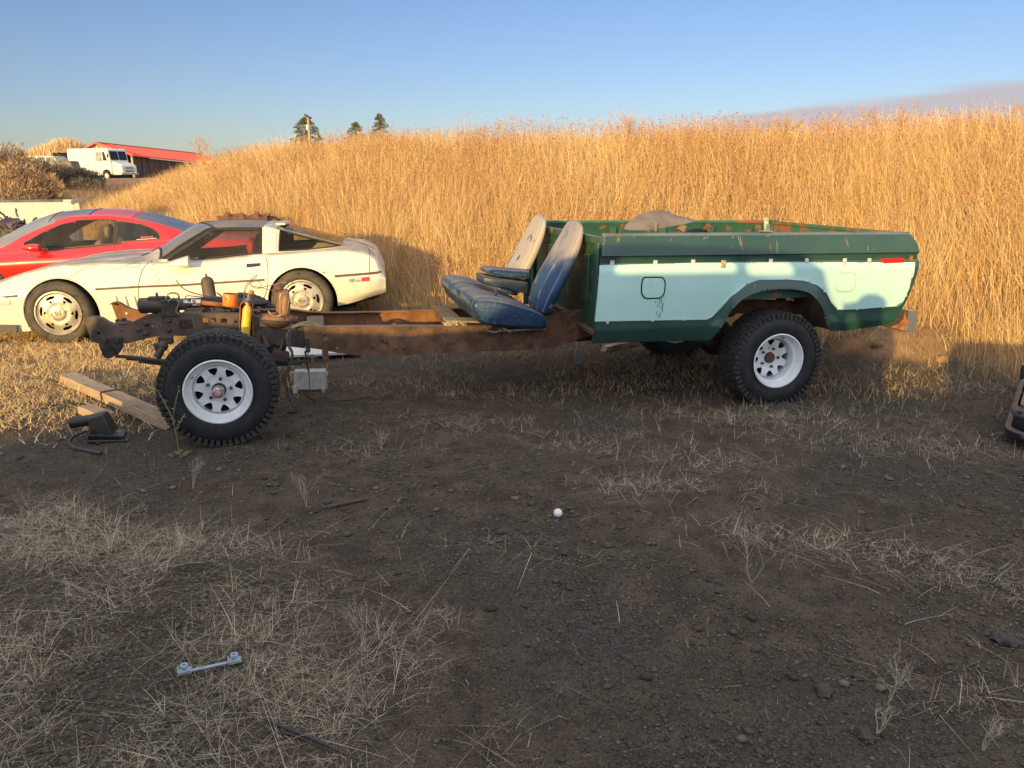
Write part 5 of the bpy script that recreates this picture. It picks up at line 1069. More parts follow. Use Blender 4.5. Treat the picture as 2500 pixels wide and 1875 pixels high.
# sills, floor, wells
un = MB(); un.box((1.2, .9, .26), (3.6, 1.5, .06)); un.box((1.25, .9, .50), (.6, 1.5, .4)); un.build('floor_pan', pm('underside', (.03,.025,.02), rough=.9), car)
for xc, zc in ((.035, .315), (2.455, .385)):
    for y0_, y1_, nm in ((.045, .42, 0), (1.755, 1.38, 1)):
        w_ = MB(); aa = np.linspace(-.35, pi+.35, 30); vv = [(xc+.372*cos(a), y0_-.0, zc+.372*sin(a)) for a in aa]+[(xc+.372*cos(a), y1_, zc+.372*sin(a)) for a in aa]; w_.add(vv, [(i_, i_+1, 30+i_+1, 30+i_) for i_ in range(29)])
        w_.add([(xc+.372*cos(a), y1_, zc+.372*sin(a)) for a in aa], [tuple(range(30))]); w_.build('wheel_well', wellm, car)
    al = [(xc+.371*cos(a), zc+.371*sin(a)) for a in np.linspace(-.28, pi+.28, 34)]
    MB().tube([(x, nyC(x, z)+.004, z) for x, z in al], .009, 6).build('arch_lip', cream, B)
# interior
redin = pm('red_interior', (.62,.045,.025), (.48,.04,.022), sc=8, rough=.6)
def cseat(root, x, y, zb, mat, k=1.0, name='seat', head=None, hm=None):
    mb = MB(); pr = [(x-.30, zb+.10), (x-.30, zb+.22), (x+.10, zb+.17), (x+.20, zb+.15), (x+.36*k, zb+.62), (x+.42*k, zb+.63), (x+.46*k, zb+.58), (x+.36, zb+.10)]
    pillow(mb, round_poly(pr, .05, 3), y-.25, y+.25, er=.08, amt=.12); o = mb.build(name, mat, root, ang=50)
    h = MB(); h.sphere((x+.47*k, y, zb+.72), .10, 14, 9, (.6, 1.25, 1.0)); h.build('headrest', hm or mat, o)
cseat(car, 1.43, .48, .22, redin, hm=redin); cseat(car, 1.40, 1.32, .22, redin)
di = MB().box((1.0, .9, .70), (.30, 1.36, .16)); di.build('dashboard', pm('dash_dark', (.02,.025,.03), rough=.5), car, bevel=.03)
MB().box((1.35, .9, .46), (.9, .22, .24)).build('console', redin, car, bevel=.03)
MB().box((1.55, 1.68, .62), (1.0, .05, .40)).build('door_card', redin, car, bevel=.02)
MB().box((2.45, .9, .72), (.75, 1.36, .02)).build('cargo_floor', pm('grey_carpet', (.10,.09,.08), rough=.95), car)
MB().tube([(1.14+.05*cos(a)*0-.03*sin(a), .48+.17*cos(a), .80+.17*sin(a)*.85) for a in [2*pi*i_/24 for i_ in range(24)]], .014, 6, closed=True).build('steering_wheel', blackrub, car)
MB().box((1.515, .285, 1.105), (.045, .004, .022), Matrix.Rotation(-.5, 3, 'Y')).build('sticker', pm('yellow_sticker', (.55,.42,.20), rough=.6), car)
def slot_wheel(root, loc, r, w, spin, inset=.02):
    rr = r-.108; o_ = MB(); o_.lathe([(rr+.010, .006), (rr+.006, -.006), (rr-.004, -.008), (rr-.012, .004), (rr-.020, .014), (rr-.026, .012), (rr-.032, .024), (rr-.034, w-.03), (rr+.01, w)], (0,0,0), (0,1,0), 64, caps=False)
    rim = o_.build('wheel', alloy, root, ang=50); rim.location = loc; rim.rotation_euler = (0, spin, 0)
    RD = rr-.024; loops = [[(RD*cos(2*pi*i_/64), RD*sin(2*pi*i_/64)) for i_ in range(64)]]
    for k in range(6):
        a = 2*pi*k/6
        S1 = [(RD*.93, -.30), (RD*.95, -.05), (RD*.93, .20), (RD*.87, .27), (RD*.80, .20), (RD*.80, .05), (RD*.77, -.12), (RD*.80, -.26), (RD*.86, -.34)]
        S2 = [(RD*.74, -.06), (RD*.73, .22), (RD*.56, .02)]
        for S3 in (S1, S2):
            P = round_poly([(q*cos(a+b), q*sin(a+b)) for q, b in S3], .006, 2); loops.append(P)
    dz = lambda x, z: inset-.006+float(np.interp(math.hypot(x, z), [0, .068, .072, .12, RD], [-.014, -.012, -.004, -.010, .006]))
    MB().prism(loops, 0, .018, step=.02, fy=dz).build('disc', alloy, rim, ang=40)
    MB().tube([(.068*cos(a), dz(.068, 0)-.001, .068*sin(a)) for a in [2*pi*i_/32 for i_ in range(32)]], .0014, 4, closed=True).build('cap_ring', gapm, rim)
    em = MB(); y_ = dz(0, 0)-.0015; em.tube([(.026*cos(a), y_, .026*sin(a)) for a in [2*pi*i_/24 for i_ in range(24)]], .0020, 4, closed=True); Rr = Matrix.Rotation(spin, 3, 'Y').inverted()
    for pts in ([(-.036,.010),(-.02,.014),(.0,.004),(.015,-.004),(.034,-.010)], [(-.036,.010),(-.022,.001),(-.010,.002),(.004,-.006),(.034,-.010)], [(-.012,.006),(-.006,-.012)], [(.006,.012),(.012,-.008)]): em.tube([Rr @ Vector((a, y_, b)) for a, b in pts], .0018, 4)
    em.build('emblem', gapm, rim)
    MB().cyl((.038*cos(.9), dz(0,0)-.001, .038*sin(.9)), (.038*cos(.9), dz(0,0)-.003, .038*sin(.9)), .005, n=10).build('cap_lock', gapm, rim)
    MB().lathe([(0, .07), (rr-.035, .075)], (0,0,0), (0,1,0), 32, caps=False).build('brake_disc', wellm, rim)
    tyre_road(r, w, rr+.008, rim, dusty_tyre); return rim
slot_wheel(car, (.0, .005, .325), .328, .235, .1); slot_wheel(car, (2.443, .005, .395), .328, .235, .9)
for xw, zw in ((0, .325), (2.443, .395)):
    q = slot_wheel(car, (xw, 1.795, zw), .328, .235, .3); q.rotation_euler = (0, .3, pi)

# ============================================================ red coupe
RO = Vector((-6.1, 10.4, .05)); RC = Frame(RO, 8); rz0 = 0.05
red = thing('coupe', 'red two-door coupe with a dusty roof and glass, parked behind the white sports car', 'car', RO, RC.a)
K2 = dict(
 zb=[(-1.9,.2),(2.2,.2),(2.75,.35)], z1=[(-1.9,.3),(2.2,.35),(2.75,.45)],
 zm=[(-1.9,.52),(-.5,.58),(.8,.62),(2.0,.68),(2.75,.62)],
 zs=[(-1.9,.60),(-1.2,.665),(-.6,.70),(-.37,.71),(.06,.735),(.75,.79),(1.35,.84),(1.9,.86),(2.4,.84),(2.65,.75),(2.75,.62)],
 zi=[(-1.9,.62),(-1.2,.69),(-.6,.722),(-.37,.728),(.06,.753),(.75,.812),(1.35,.862),(1.9,.88),(2.4,.855),(2.65,.76),(2.75,.63)],
 ze=[(-1.9,.64),(-1.2,.71),(-.9,.735),(-.75,.76),(-.4,.94),(-.06,1.085),(.22,1.165),(.6,1.178),(.77,1.165),(1.11,1.118),(1.24,1.09),(1.71,.945),(1.95,.895),(2.4,.865),(2.65,.77),(2.75,.64)],
 zt=[(-1.9,.66),(-1.3,.74),(-1.1,.80),(-.8,.95),(-.37,1.155),(-.12,1.225),(.37,1.262),(.69,1.25),(.88,1.225),(1.01,1.20),(1.57,1.02),(1.95,.915),(2.4,.875),(2.65,.78),(2.75,.65)],
 wb=[(-1.9,.80),(2.75,.8)], w1=[(-1.9,.86),(2.4,.88),(2.75,.8)], wm=[(-1.9,.87),(-1,.90),(2.2,.91),(2.75,.8)], ws=[(-1.9,.80),(0,.85),(2.0,.84),(2.75,.74)],
 wi=[(-1.9,.70),(-.5,.76),(2.0,.74),(2.75,.7)], we=[(-1.9,.5),(-.75,.70),(-.06,.61),(.6,.585),(1.24,.575),(1.9,.60),(2.75,.6)])
for k in K2:
    if k[0] == 'z': K2[k] = [(a, b-rz0) for a, b in K2[k]]
wA = [(x, z-rz0) for x, z in [(-.40,.835),(-.161,.975),(.051,1.07),(.304,1.128),(.516,1.138),(.755,1.125),(.745,.822),(.059,.765),(-.354,.742)]]
wB = [(x, z-rz0) for x, z in [(.79,1.118),(1.09,1.065),(1.235,1.012),(1.315,.95),(1.335,.880),(.775,.828)]]
wsr = lambda t: (-.72-.40*t**1.4, -.02-.34*t**1.2)
def cls2(x, z, s, t, side):
    if s <= 3:
        return None if (math.hypot(x+.72-.0, z-.30) < .36 and False) else 'body'
    if s == 4:
        if in2((x, z), wA): return 'side_window'
        if in2((x, z), wB): return 'quarter_window'
        return 'body'
    a, b = wsr(t)
    if a < x < b: return 'windscreen'
    if -.12 < x < .40 and t > .12: return 'sunroof'
    if 1.0 < x < 1.92: return 'rear_window'
    return 'body'
redp = pm('red_paint', (.70,.016,.014), (.66,.015,.013), sc=2, rough=.22, coat=.6, dust=(.40,.16,.15), dlo=.80, dhi=1.0, dmax=.45, spot=(.75,.5,.45), ssc=60, sth=.80, sw=.01)
obj, nyR, S2, xs2 = car_body(red, K2, 1.82, (-1.9, 2.75), .014, cls2, {})
RB = obj['body'][0].build('body', redp, red, ang=45)
two_sides(red, 'side_window', obj['side_window'][0], glassd, 1.82)
two_sides(red, 'quarter_window', obj['quarter_window'][0], pm('quarter_glass', (.035,.033,.035), rough=.12, alpha=(.55, (.5,.48,.45))), 1.82)
obj['windscreen'][0].build('windscreen', pm('coupe_screen', (.23,.245,.25), (.30,.30,.29), sc=3, rough=.12, alpha=(.70, (.6,.62,.6))), red, ang=60)
obj['sunroof'][0].build('sunroof', pm('sunroof_glass', (.16,.14,.15), (.22,.18,.18), sc=4, rough=.25), red, ang=60)
obj['rear_window'][0].build('rear_window', pm('coupe_rear_glass', (.06,.065,.08), (.12,.11,.12), sc=4, rough=.12, dust=(.3,.26,.25), dmax=.4), red, ang=60)
for w_ in (wA, wB):
    MB().tube([(x, nyR(x, z), z) for x, z in densify(w_, .04)], .009, 5, closed=True).build('window_seal', pm('brown_seal', (.09,.06,.045), (.05,.04,.035), rough=.6), red)
    MB().tube([(x, 1.82-nyR(x, z), z) for x, z in densify(w_, .05)], .009, 5, closed=True).build('window_seal', blackrub, red)
x_ = .768; MB().prism([(x_-.018, 1.07), (x_+.010, 1.07), (x_+.016, .775), (x_-.012, .77)], -.004, .004, step=.04, fy=nyR).build('pillar_cover', blackrub, red)
trimline([(.76,.775),(.80,.70),(.86,.60),(.89,.45)], .0035, pm('coupe_gap', (.06,.008,.008), rough=.8), 'panel_gap', RB, nyR)
trimline([(.735,1.125),(.74,1.09)], .003, pm('coupe_gap', (.06,.008,.008)), 'panel_gap', RB, nyR)
for xx in (-.12, .40): 
    zt2 = cur(K2['zt']); ze2 = cur(K2['ze']); we2 = cur(K2['we'])
    def topR(x, t): e = (.91-float(we2(np.array([x]))[0]), float(ze2(np.array([x]))[0])); return (x, e[0]+(.91-e[0])*t, e[1]+(float(zt2(np.array([x]))[0])-e[1])*(1-(1-t)**2.2)+.001)
    MB().tube([topR(xx, t) for t in np.linspace(.12, 1, 8)], .006, 5).build('roof_seam', blackrub, RB)
MB().tube([topR(.95, t) for t in np.linspace(.1, 1, 8)], .016, 6).build('rear_spoiler_lip', redp, RB)
rm = MB(); p = RC.at(75, 596, -.12); p = (p[0], p[1]-rz0); rg = []
for k in range(9):
    t = k/8; xx = p[0]-.10+.20*t; r_ = .052*(math.sin(pi*(.12+.62*t)))**.6
    rg.append([(xx, -.11+r_*1.4*cos(a), p[1]+r_*1.05*sin(a)) for a in [2*pi*i_/18 for i_ in range(18)]])
rm.loft(rg); rm.box((p[0]+.05, -.0, p[1]-.04), (.10, .16, .02)); rm.build('door_mirror', redp, red, ang=50)
beige = pm('beige_leather', (.42,.36,.25), (.34,.29,.20), sc=8, rough=.6)
cseat(red, .13, .48, .20, beige, hm=beige); cseat(red, .13, 1.34, .20, beige)
MB().box((-.45, .91, .66), (.38, 1.4, .12)).build('dashboard', pm('dash_blue', (.02,.028,.035), rough=.5), red, bevel=.03)
MB().tube([(-.18-.03*sin(a), .46+.18*cos(a), .75+.16*sin(a)) for a in [2*pi*i_/24 for i_ in range(24)]], .014, 6, closed=True).build('steering_wheel', blackrub, red)
MB().box((.1, 1.72, .60), (1.5, .06, .24)).build('door_card', beige, red, bevel=.02)
MB().box((.4, .91, .28), (3.6, 1.6, .05)).build('floor_pan', wellm, red)
P = [(.50,.60),(.56,.615),(.68,.612),(.71,.60),(.68,.585),(.56,.583)]; MB().prism(P, -.008, 0, step=.03, fy=nyR).build('door_handle', redp, RB, ang=60)
# red script sticker low on the quarter glass
def script(text, size, loc, parent, mat, name='lettering', rot=(pi/2, 0, 0), ext=.0006, shear=.35):
    cu_ = bpy.data.curves.new(name, 'FONT'); cu_.body = text; cu_.size = size; cu_.extrude = ext; cu_.shear = shear
    o = bpy.data.objects.new(name, cu_); COL.objects.link(o); dg = bpy.context.evaluated_depsgraph_get(); me = bpy.data.meshes.new_from_object(o.evaluated_get(dg)); bpy.data.objects.remove(o); bpy.data.curves.remove(cu_)
    me.materials.clear(); me.materials.append(mat); q = bpy.data.objects.new(name, me); COL.objects.link(q); q.location = loc; q.rotation_euler = rot
    if parent: q.parent = parent
    return q
lx, lz = 1.09, .835; stk = pm('pink_red_print', (.80,.16,.13), rough=.5)
script('Jetermz', .052, (lx, nyR(lx, lz)-.008, lz), RB, stk, 'sticker_script', rot=(pi/2, -.06, .05))
MB().tube([(lx-.05, nyR(lx-.05, lz-.012)-.007, lz-.012), (lx+.10, nyR(lx+.1, lz-.008)-.007, lz-.004), (lx+.21, nyR(lx+.2, lz)-.008, lz+.006)], .004, 4).build('sticker_underline', pm('white_print', (.85,.72,.62), rough=.5), RB)
for xw in (-.95, 1.85):
    for yy, rzz in ((.01, 0), (1.81, pi)):
        q = slot_wheel(red, (xw, yy, .30), .33, .22, .2); q.rotation_euler = (0, .2, rzz)
# ------------------------------------------------------------ background: sheds, van, vehicles, trees, bushes
def hz(x, y): return float(HT(np.array([x]), np.array([y]))[0])
# white step van
van_m = pm('van_white', (.74,.71,.63), (.68,.64,.55), sc=1.5, rough=.45, spot=(.3,.22,.15), ssc=9, sth=.74, dust=(.5,.48,.5), dmax=.3)
vp = yp(262, 440, 76); VO = Vector((vp.x, 76, vp.z)); VA = R(-20)      # front axle near side
van = thing('step_van', 'boxy white delivery step van with two-piece windscreen on the rise beside the red-roofed shed', 'van', VO, VA)
# local: x forward(+ = image right), y away
pv = [(-4.6,.45),(-4.6,2.80),(-4.52,2.9),(.25,2.9),(.42,2.82),(.62,1.75),(1.55,1.45),(1.72,1.35),(1.75,.62),(1.62,.50),(.55,.50),(.48,.75),(.30,.93),(0,1.0),(-.30,.93),(-.48,.75),(-.52,.45)]
vb_ = MB(); pw = [(.62,1.75),(.42,2.82)]
body_v = MB().prism([(-4.6,.45),(-4.6,2.80),(-4.52,2.9),(.25,2.9),(.42,2.82),(.62,1.75),(.62,1.0),(.55,.50),(.48,.75),(.30,.93),(0,1.0),(-.30,.93),(-.48,.75),(-.52,.45)], 0, 2.2).build('body', van_m, van, bevel=.05)
MB().prism([(.60,1.74),(1.55,1.45),(1.72,1.35),(1.75,.62),(1.62,.50),(.60,.50)], .22, 1.98).build('bonnet', van_m, van, bevel=.05)
dk = pm('van_dark', (.015,.016,.02), rough=.15); 
for y0_, y1_ in ((.14,1.06),(1.14,2.06)):
    MB().add([(.652, y0_, 1.86), (.652, y1_, 1.86), (.485, y1_, 2.66), (.485, y0_, 2.66)], [(0,1,2,3)]).build('windscreen', dk, van)
MB().prism([(-1.05,1.72),(-1.05,2.55),(-.35,2.55),(-.35,1.72)], -.012, -.003).build('side_window', pm('van_glass', (.10,.11,.13), (.35,.33,.3), sc=2, rough=.15), van)
MB().prism([(-.22,1.78),(-.22,2.55),(.02,2.6),(.28,1.78)], -.012, -.003).build('side_window', dk, van)
MB().prism([(-1.25,.46),(-1.22,.46),(-1.22,2.7),(-1.25,2.7)], -.012, -.003).build('door_gap', pm('van_gap', (.08,.07,.06)), van)
gl = MB(); 
for z_ in (1.16, 1.05, .88, .80): gl.box((1.755, 1.1, z_), (.02, 1.0, .05))
gl.build('grille', dk, van); MB().box((1.765, 1.1, .60), (.06, 2.0, .14)).build('bumper', pm('van_bumper', (.5,.47,.42), (.2,.15,.1), sc=5, rough=.6), van)
for yy in (.42, 1.78): MB().cyl((1.74, yy, 1.0), (1.775, yy, 1.0), .10, n=14).build('headlight', pm('lamp_glass', (.45,.45,.45), rough=.1), van)
for xx, nm in ((0, 'wheel'), (-3.3, 'wheel')):
    w_ = MB().cyl((xx, .02, .40), (xx, .26, .40), .40, n=22).build('wheel', rubber, van); MB().cyl((xx, -.01, .40), (xx, .03, .40), .22, n=16).build('rim', van_m, w_)
MB().tube([(.60, -.0, 2.4), (.68, -.22, 2.35), (.68, -.22, 1.95)], .02, 5).box((.66, -.24, 2.2), (.05, .14, .32)).build('mirror', dk, van)
MB().box((-.1, 1.1, 2.93), (.04, .3, .04)).build('roof_lamp', redlens, van)
# red-roofed shed
ridge0 = yp(234, 349, 92); ridge1 = yp(492, 377, 106); e0 = yp(326, 378.5, 87)
shed = thing('shed', 'long timber shed with a red metal roof and open end behind the step van', 'shed', (ridge0.x, ridge0.y, hz(ridge0.x, 90)))
o_ = shed.location; rel = lambda p: (p[0]-o_.x, p[1]-o_.y, p[2]-o_.z)
w_ = Vector((e0.x-ridge0.x, e0.y-ridge0.y, 0)); el0 = Vector((ridge0.x-w_.x*.45, ridge0.y-w_.y*.45, ridge0.z-(ridge0.z-e0.z)*.5)); 
dirr = (ridge1-ridge0); e1 = e0+dirr+Vector((0,0,-.15)); el1 = el0+dirr
redroof = pm('red_roof_metal', (.78,.13,.09), (.70,.11,.075), sc=3, rough=.45)
r_ = MB()
def slab(a, b, c, d, th=.12):
    n = Vector((0, 0, th)); r_.add([rel(Vector(p)) for p in (a, b, c, d)]+[rel(Vector(p)-n) for p in (a, b, c, d)], [(0,1,2,3),(7,6,5,4),(0,4,5,1),(1,5,6,2),(2,6,7,3),(3,7,4,0)])
slab(ridge0, ridge1, e1, e0); slab(ridge0, ridge1, el1, el0); rf = r_.build('roof', redroof, shed)
seam = MB()
for k in range(1, 40):
    t = k/40; a = ridge0.lerp(ridge1, t); b = e0.lerp(e1, t); seam.tube([rel(a+Vector((0,0,.03))), rel(b+Vector((0,0,.03)))], .035, 4)
seam.build('roof_seams', redroof, rf)
MB().tube([rel(ridge0+Vector((0,0,.05))), rel(ridge1+Vector((0,0,.05)))], .10, 5).build('ridge_cap', pm('ridge_dark', (.18,.05,.04), rough=.6), rf)
wood_o = pm('old_shed_boards', (.11,.075,.048), (.04,.03,.024), sc=1.2, lo=.4, hi=.6, stretch=(3.5, 3.5, .25), rough=.9)
wl_ = MB(); gz = hz(e0.x, 90)-.6; a = e0+Vector((-.35,.3,-.15)); b = e1+Vector((-.35,0,-.15))
wl_.add([rel(a), rel(b), rel((b.x, b.y, gz)), rel((a.x, a.y, gz))], [(0,1,2,3)]); wl_.build('long_wall', wood_o, shed)
gb = MB(); gb.add([rel(ridge0+Vector((0,.25,-.15))), rel(e0+Vector((-.2,.25,-.1))), rel(el0+Vector((.2,.25,-.1)))], [(0,1,2)]); gb.build('gable', pm('gable_weathered', (.36,.30,.22), (.16,.14,.10), sc=1.2, lo=.42, hi=.55, rough=.9), shed)
MB().tube([rel(a+Vector((.05,-.1,0))), rel(Vector((a.x+.05, a.y-.1, gz)))], .14, 4).build('corner_post', pm('post_tan', (.42,.30,.17), rough=.8), shed)
MB().tube([rel(e0+Vector((0,-.06,0))), rel(ridge0+Vector((0,-.06,0))), rel(el0+Vector((0,-.06,0)))], .16, 4).build('barge_board', redroof, rf)
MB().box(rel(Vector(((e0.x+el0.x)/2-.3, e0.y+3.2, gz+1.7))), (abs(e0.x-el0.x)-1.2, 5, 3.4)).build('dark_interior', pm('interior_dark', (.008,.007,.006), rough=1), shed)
# yellow diamond sign
sg = yp(237.5, 368, 84); s_ = thing('road_sign', 'yellow diamond warning sign standing behind the roof of the step van', 'sign', (sg.x, 84, hz(sg.x, 84)))
h_ = sg.z-hz(sg.x, 84); MB().add([(-.42, 0, h_), (0, 0, h_+.48), (.42, 0, h_), (0, 0, h_-.45), (-.42, .01, h_), (0, .01, h_+.48), (.42, .01, h_), (0, .01, h_-.45)], [(0,1,2,3),(7,6,5,4),(0,4,5,1),(1,5,6,2),(2,6,7,3),(3,7,4,0)]).build('plate', pm('sign_yellow', (.75,.42,.03), rough=.5), s_)
MB().cyl((0, .04, -.3), (0, .04, h_), .04, n=8).build('post', steel, s_)
# parked estate car beyond the bushes
p = yp(52, 404, 80); w1 = 78/1900*80
su = thing('parked_estate_car', 'pale old estate car parked behind the grey brush, only its roof and windows showing', 'car', (p.x+.5, 80, hz(p.x, 80)), R(-6)); su.scale = (1.0, 1.0, 1.36)
k = w1/3.3
MB().prism([(-.6,.35),(-.6,1.0),(-.15,1.08),(.02,1.62),(.15,1.68),(2.9,1.64),(3.15,1.5),(3.5,1.05),(4.2,.95),(4.3,.4)], 0, 1.75).build('body', pm('estate_grey', (.46,.45,.42), (.38,.37,.34), sc=3, rough=.4), su, bevel=.05)
for a, b in ((.08,1.15),(1.25,2.10),(2.18,3.0)): MB().prism([(a, 1.15), (a+.05, 1.55), (b-.04, 1.55), (b+(.25 if b > 2.9 else 0), 1.15)], -.012, -.002).build('side_window', pm('estate_glass', (.12,.13,.12), (.2,.2,.17), sc=3, rough=.2), su)
for xx in (.2, 3.4): MB().cyl((xx, -.01, .33), (xx, .2, .33), .33, n=18).build('wheel', rubber, su)
# grassy mound far left
mx = []; 
def mound(cx, cy, rx, ry, h):
    n = 40; g = []; v_ = []; f = []
    for j in range(n+1):
        for i_ in range(n+1):
            x = -rx+2*rx*i_/n; y = -ry+2*ry*j/n; q = 1-min(1, math.hypot(x/rx, y/ry)); z = h*(q*q*(3-2*q))**.8*(1+.12*mnoise(Vector((x*.35, y*.35, 0))))
            v_.append((cx+x, cy+y, hz(cx, cy)-.3+z))
    for j in range(n):
        for i_ in range(n): f.append((j*(n+1)+i_, j*(n+1)+i_+1, (j+1)*(n+1)+i_+1, (j+1)*(n+1)+i_))
    return v_, f
mp0 = yp(160, 352, 100); v_, f_ = mound(mp0.x-.5, 100, 8.0, 9, mp0.z-1.55); mo = MB().add(v_, f_).build('mound', pm('mound_soil', (.42,.27,.12), (.30,.18,.08), sc=1.5, rough=1), None, ang=80); struct(mo, 'rounded mound covered in golden grass at the far left')
MV = np.array(v_); sel = rng.integers(0, len(MV), 16000); bp_ = MV[sel]+rng.normal(0, .2, (16000, 3))*np.array([1, 1, 0]); bp_ = bp_[bp_[:, 2] > 1.3+.25]
hh = rng.uniform(.4, 1.1, len(bp_)); g6 = ribbons('mound_grass', bp_, hh, rng.normal(0, .12, (len(bp_), 2)), rng.uniform(.05, .09, len(bp_)), straw, seg=2); tag(g6, 'golden grass on the far mound', 'grass', kind='stuff')
# pines, pole and wire
needle = pm('pine_needles', (.05,.07,.03), island=[(.07,.09,.045),(.16,.18,.075),(.11,.13,.06),(.22,.22,.10)], rough=.8, spec=.2)
bark = pm('pine_bark', (.13,.08,.05), (.07,.045,.03), sc=4, rough=.95)
def pine(name, label, px0, px1, top, Y, seed, shape):
    rr = np.random.default_rng(seed); c = (px0+px1)/2; tp_ = yp(c, top, Y); wd = (px1-px0)/1900*Y; gz_ = hz(tp_.x, Y); H = tp_.z-gz_
    t = thing(name, label, 'tree', (tp_.x, Y, gz_-.2), group=None)
    tr_ = MB().tube([(0, 0, 0), (.1, 0, H*.5), (0, 0, H*.93)], [.28, .18, .05], 8)
    V_ = []; nb = 170
    cl = []
    for k in range(nb):
        u = rr.uniform(0, 1)**.8; z = H*(.25+.75*u); rad = wd*.68*shape(u)*(rr.uniform(.25, 1)**.6); a = rr.uniform(0, 2*pi); p = np.array([rad*cos(a), rad*sin(a), z-.15*rad])
        cl.append(p)
        if k % 5 == 0: tr_.tube([(0, 0, z-.3*rad-.2), tuple(p)], [.06, .02], 4)
    tr_.build('trunk', bark, t)
    for p in cl:
        s_ = rr.uniform(.22, .40)*wd/4.2; m = 30
        dirs = rr.normal(0, 1, (m, 3)); dirs /= np.linalg.norm(dirs, axis=1)[:, None]; dirs[:, 2] = np.abs(dirs[:, 2])*.9-.15
        a = p+dirs*.15*s_; b = p+dirs*s_*1.3; sd = np.cross(dirs, rr.normal(0, 1, (m, 3))); sd /= np.linalg.norm(sd, axis=1)[:, None]+1e-6
        V_.append(np.stack([a, b+sd*.10*s_, b-sd*.10*s_], 1))
    V_ = np.concatenate(V_).reshape(-1, 3); npmesh('crown', V_, np.arange(len(V_)), np.arange(0, len(V_), 3), None, needle, t)
pine('pine_tree', 'dark pine standing behind the utility pole, leftmost of the three on the skyline', 706, 786, 286, 115, 3, lambda u: (1-u)**.7*1.0+.12)
pine('pine_tree', 'low ragged pine between the other two on the skyline', 836, 898, 297, 112, 5, lambda u: (1-u**2.2)*.9+.1)
pine('pine_tree', 'tallest conical pine on the skyline, right of the other two', 893, 960, 277, 110, 8, lambda u: (1-u)**.85+.06)
pp = yp(752, 287, 90); pg = hz(pp.x, 90); pole = thing('utility_pole', 'wooden utility pole with a short dark crossarm in front of the left pine', 'pole', (pp.x, 90, pg))
hgt = pp.z-pg; MB().cyl((0, 0, -.3), (0, 0, hgt), .17, .13, n=10).build('post', pm('pole_wood', (.42,.30,.19), (.33,.23,.14), sc=3, stretch=(1,1,.1), rough=.9), pole)
MB().box((0, 0, hgt+.12), (.8, .25, .18), Matrix.Rotation(.5, 3, 'Y')).box((.05, 0, hgt+.0), (.5, .2, .14), Matrix.Rotation(.5, 3, 'Y')).build('crossarm', pm('arm_dark', (.03,.03,.035), rough=.8), pole)
MB().cyl((-.1, -.1, hgt-1.3), (-.1, -.1, hgt-.75), .16, n=10).build('transformer', pm('box_cream', (.6,.55,.42), rough=.6), pole)
q0 = yp(770, 328, 95); q1 = yp(845, 368, 105); MB().tube([q0-Vector((2.0,0,-1.2)), q0, q0.lerp(q1, .5)-Vector((0,0,.1)), q1], .022, 4).build('stay_wire', blackm, None); tag(bpy.data.objects['stay_wire'], 'thin wire slanting down from the pole to the grass', 'wire')
# brush on the rise at left
def leafball(P, n, s, rr, up=.3, jit=.35):
    d = rr.normal(0, 1, (n, 3)); d /= np.linalg.norm(d, axis=1)[:, None]; return d
def bush(name, label, c, size, mat, seed, n=5200, leaf=.05, group='dry brush on the rise', tw=.55):
    rr = np.random.default_rng(seed); t = thing(name, label, 'shrub', (c[0], c[1], hz(c[0], c[1])-.05), group=group)
    d = rr.normal(0, 1, (n, 3)); d[:, 2] = np.abs(d[:, 2]); d /= np.linalg.norm(d, axis=1)[:, None]
    lob = np.array([1+.30*mnoise(Vector(q*2.2)+Vector((seed*3.1,0,0)))+.22*mnoise(Vector(q*6)+Vector((0,seed,0))) for q in d])
    r_ = rr.uniform(.35, 1, n)**.45*lob; P = d*r_[:, None]*np.array(size)
    ax = d*np.array([1, 1, 1.4])+rr.normal(0, tw, (n, 3)); ax /= np.linalg.norm(ax, axis=1)[:, None]; sd = np.cross(ax, rr.normal(0, 1, (n, 3))); sd /= np.linalg.norm(sd, axis=1)[:, None]+1e-6
    L = leaf*rr.uniform(1.2, 3.6, n)[:, None]; w = leaf*.32
    V_ = np.stack([P-sd*w, P+sd*w, P+ax*L], 1).reshape(-1, 3); npmesh('foliage', V_, np.arange(len(V_)), np.arange(0, len(V_), 3), None, mat, t)
    st_ = MB()
    for k in range(14):
        a = rr.uniform(0, 2*pi); e = rr.uniform(.3, .8); st_.tube([(0, 0, 0), (cos(a)*size[0]*e*.5, sin(a)*size[1]*e*.5, size[2]*.5), (cos(a)*size[0]*e, sin(a)*size[1]*e, size[2]*.85)], [.025, .015, .006], 5)
    st_.build('stems', bark, t); return t
sage = pm('brown_brush', (.2,.13,.08), island=[(.22,.13,.08),(.42,.28,.17),(.33,.21,.12),(.50,.36,.22)], rough=.9, spec=.1)
goldb = pm('golden_brush', (.3,.2,.1), island=[(.34,.21,.09),(.58,.39,.19),(.46,.29,.13),(.66,.48,.25)], rough=.9, spec=.1)
greyb = pm('grey_brush', (.12,.11,.08), island=[(.09,.075,.055),(.19,.15,.11),(.14,.11,.08),(.24,.19,.14)], rough=.9, spec=.1)
greenb = pm('sage_green_brush', (.2,.2,.1), island=[(.20,.20,.09),(.34,.33,.16),(.27,.26,.13)], rough=.9, spec=.1)
def at_(px, Y): return ((px-1250)/1900*Y*.99, Y)
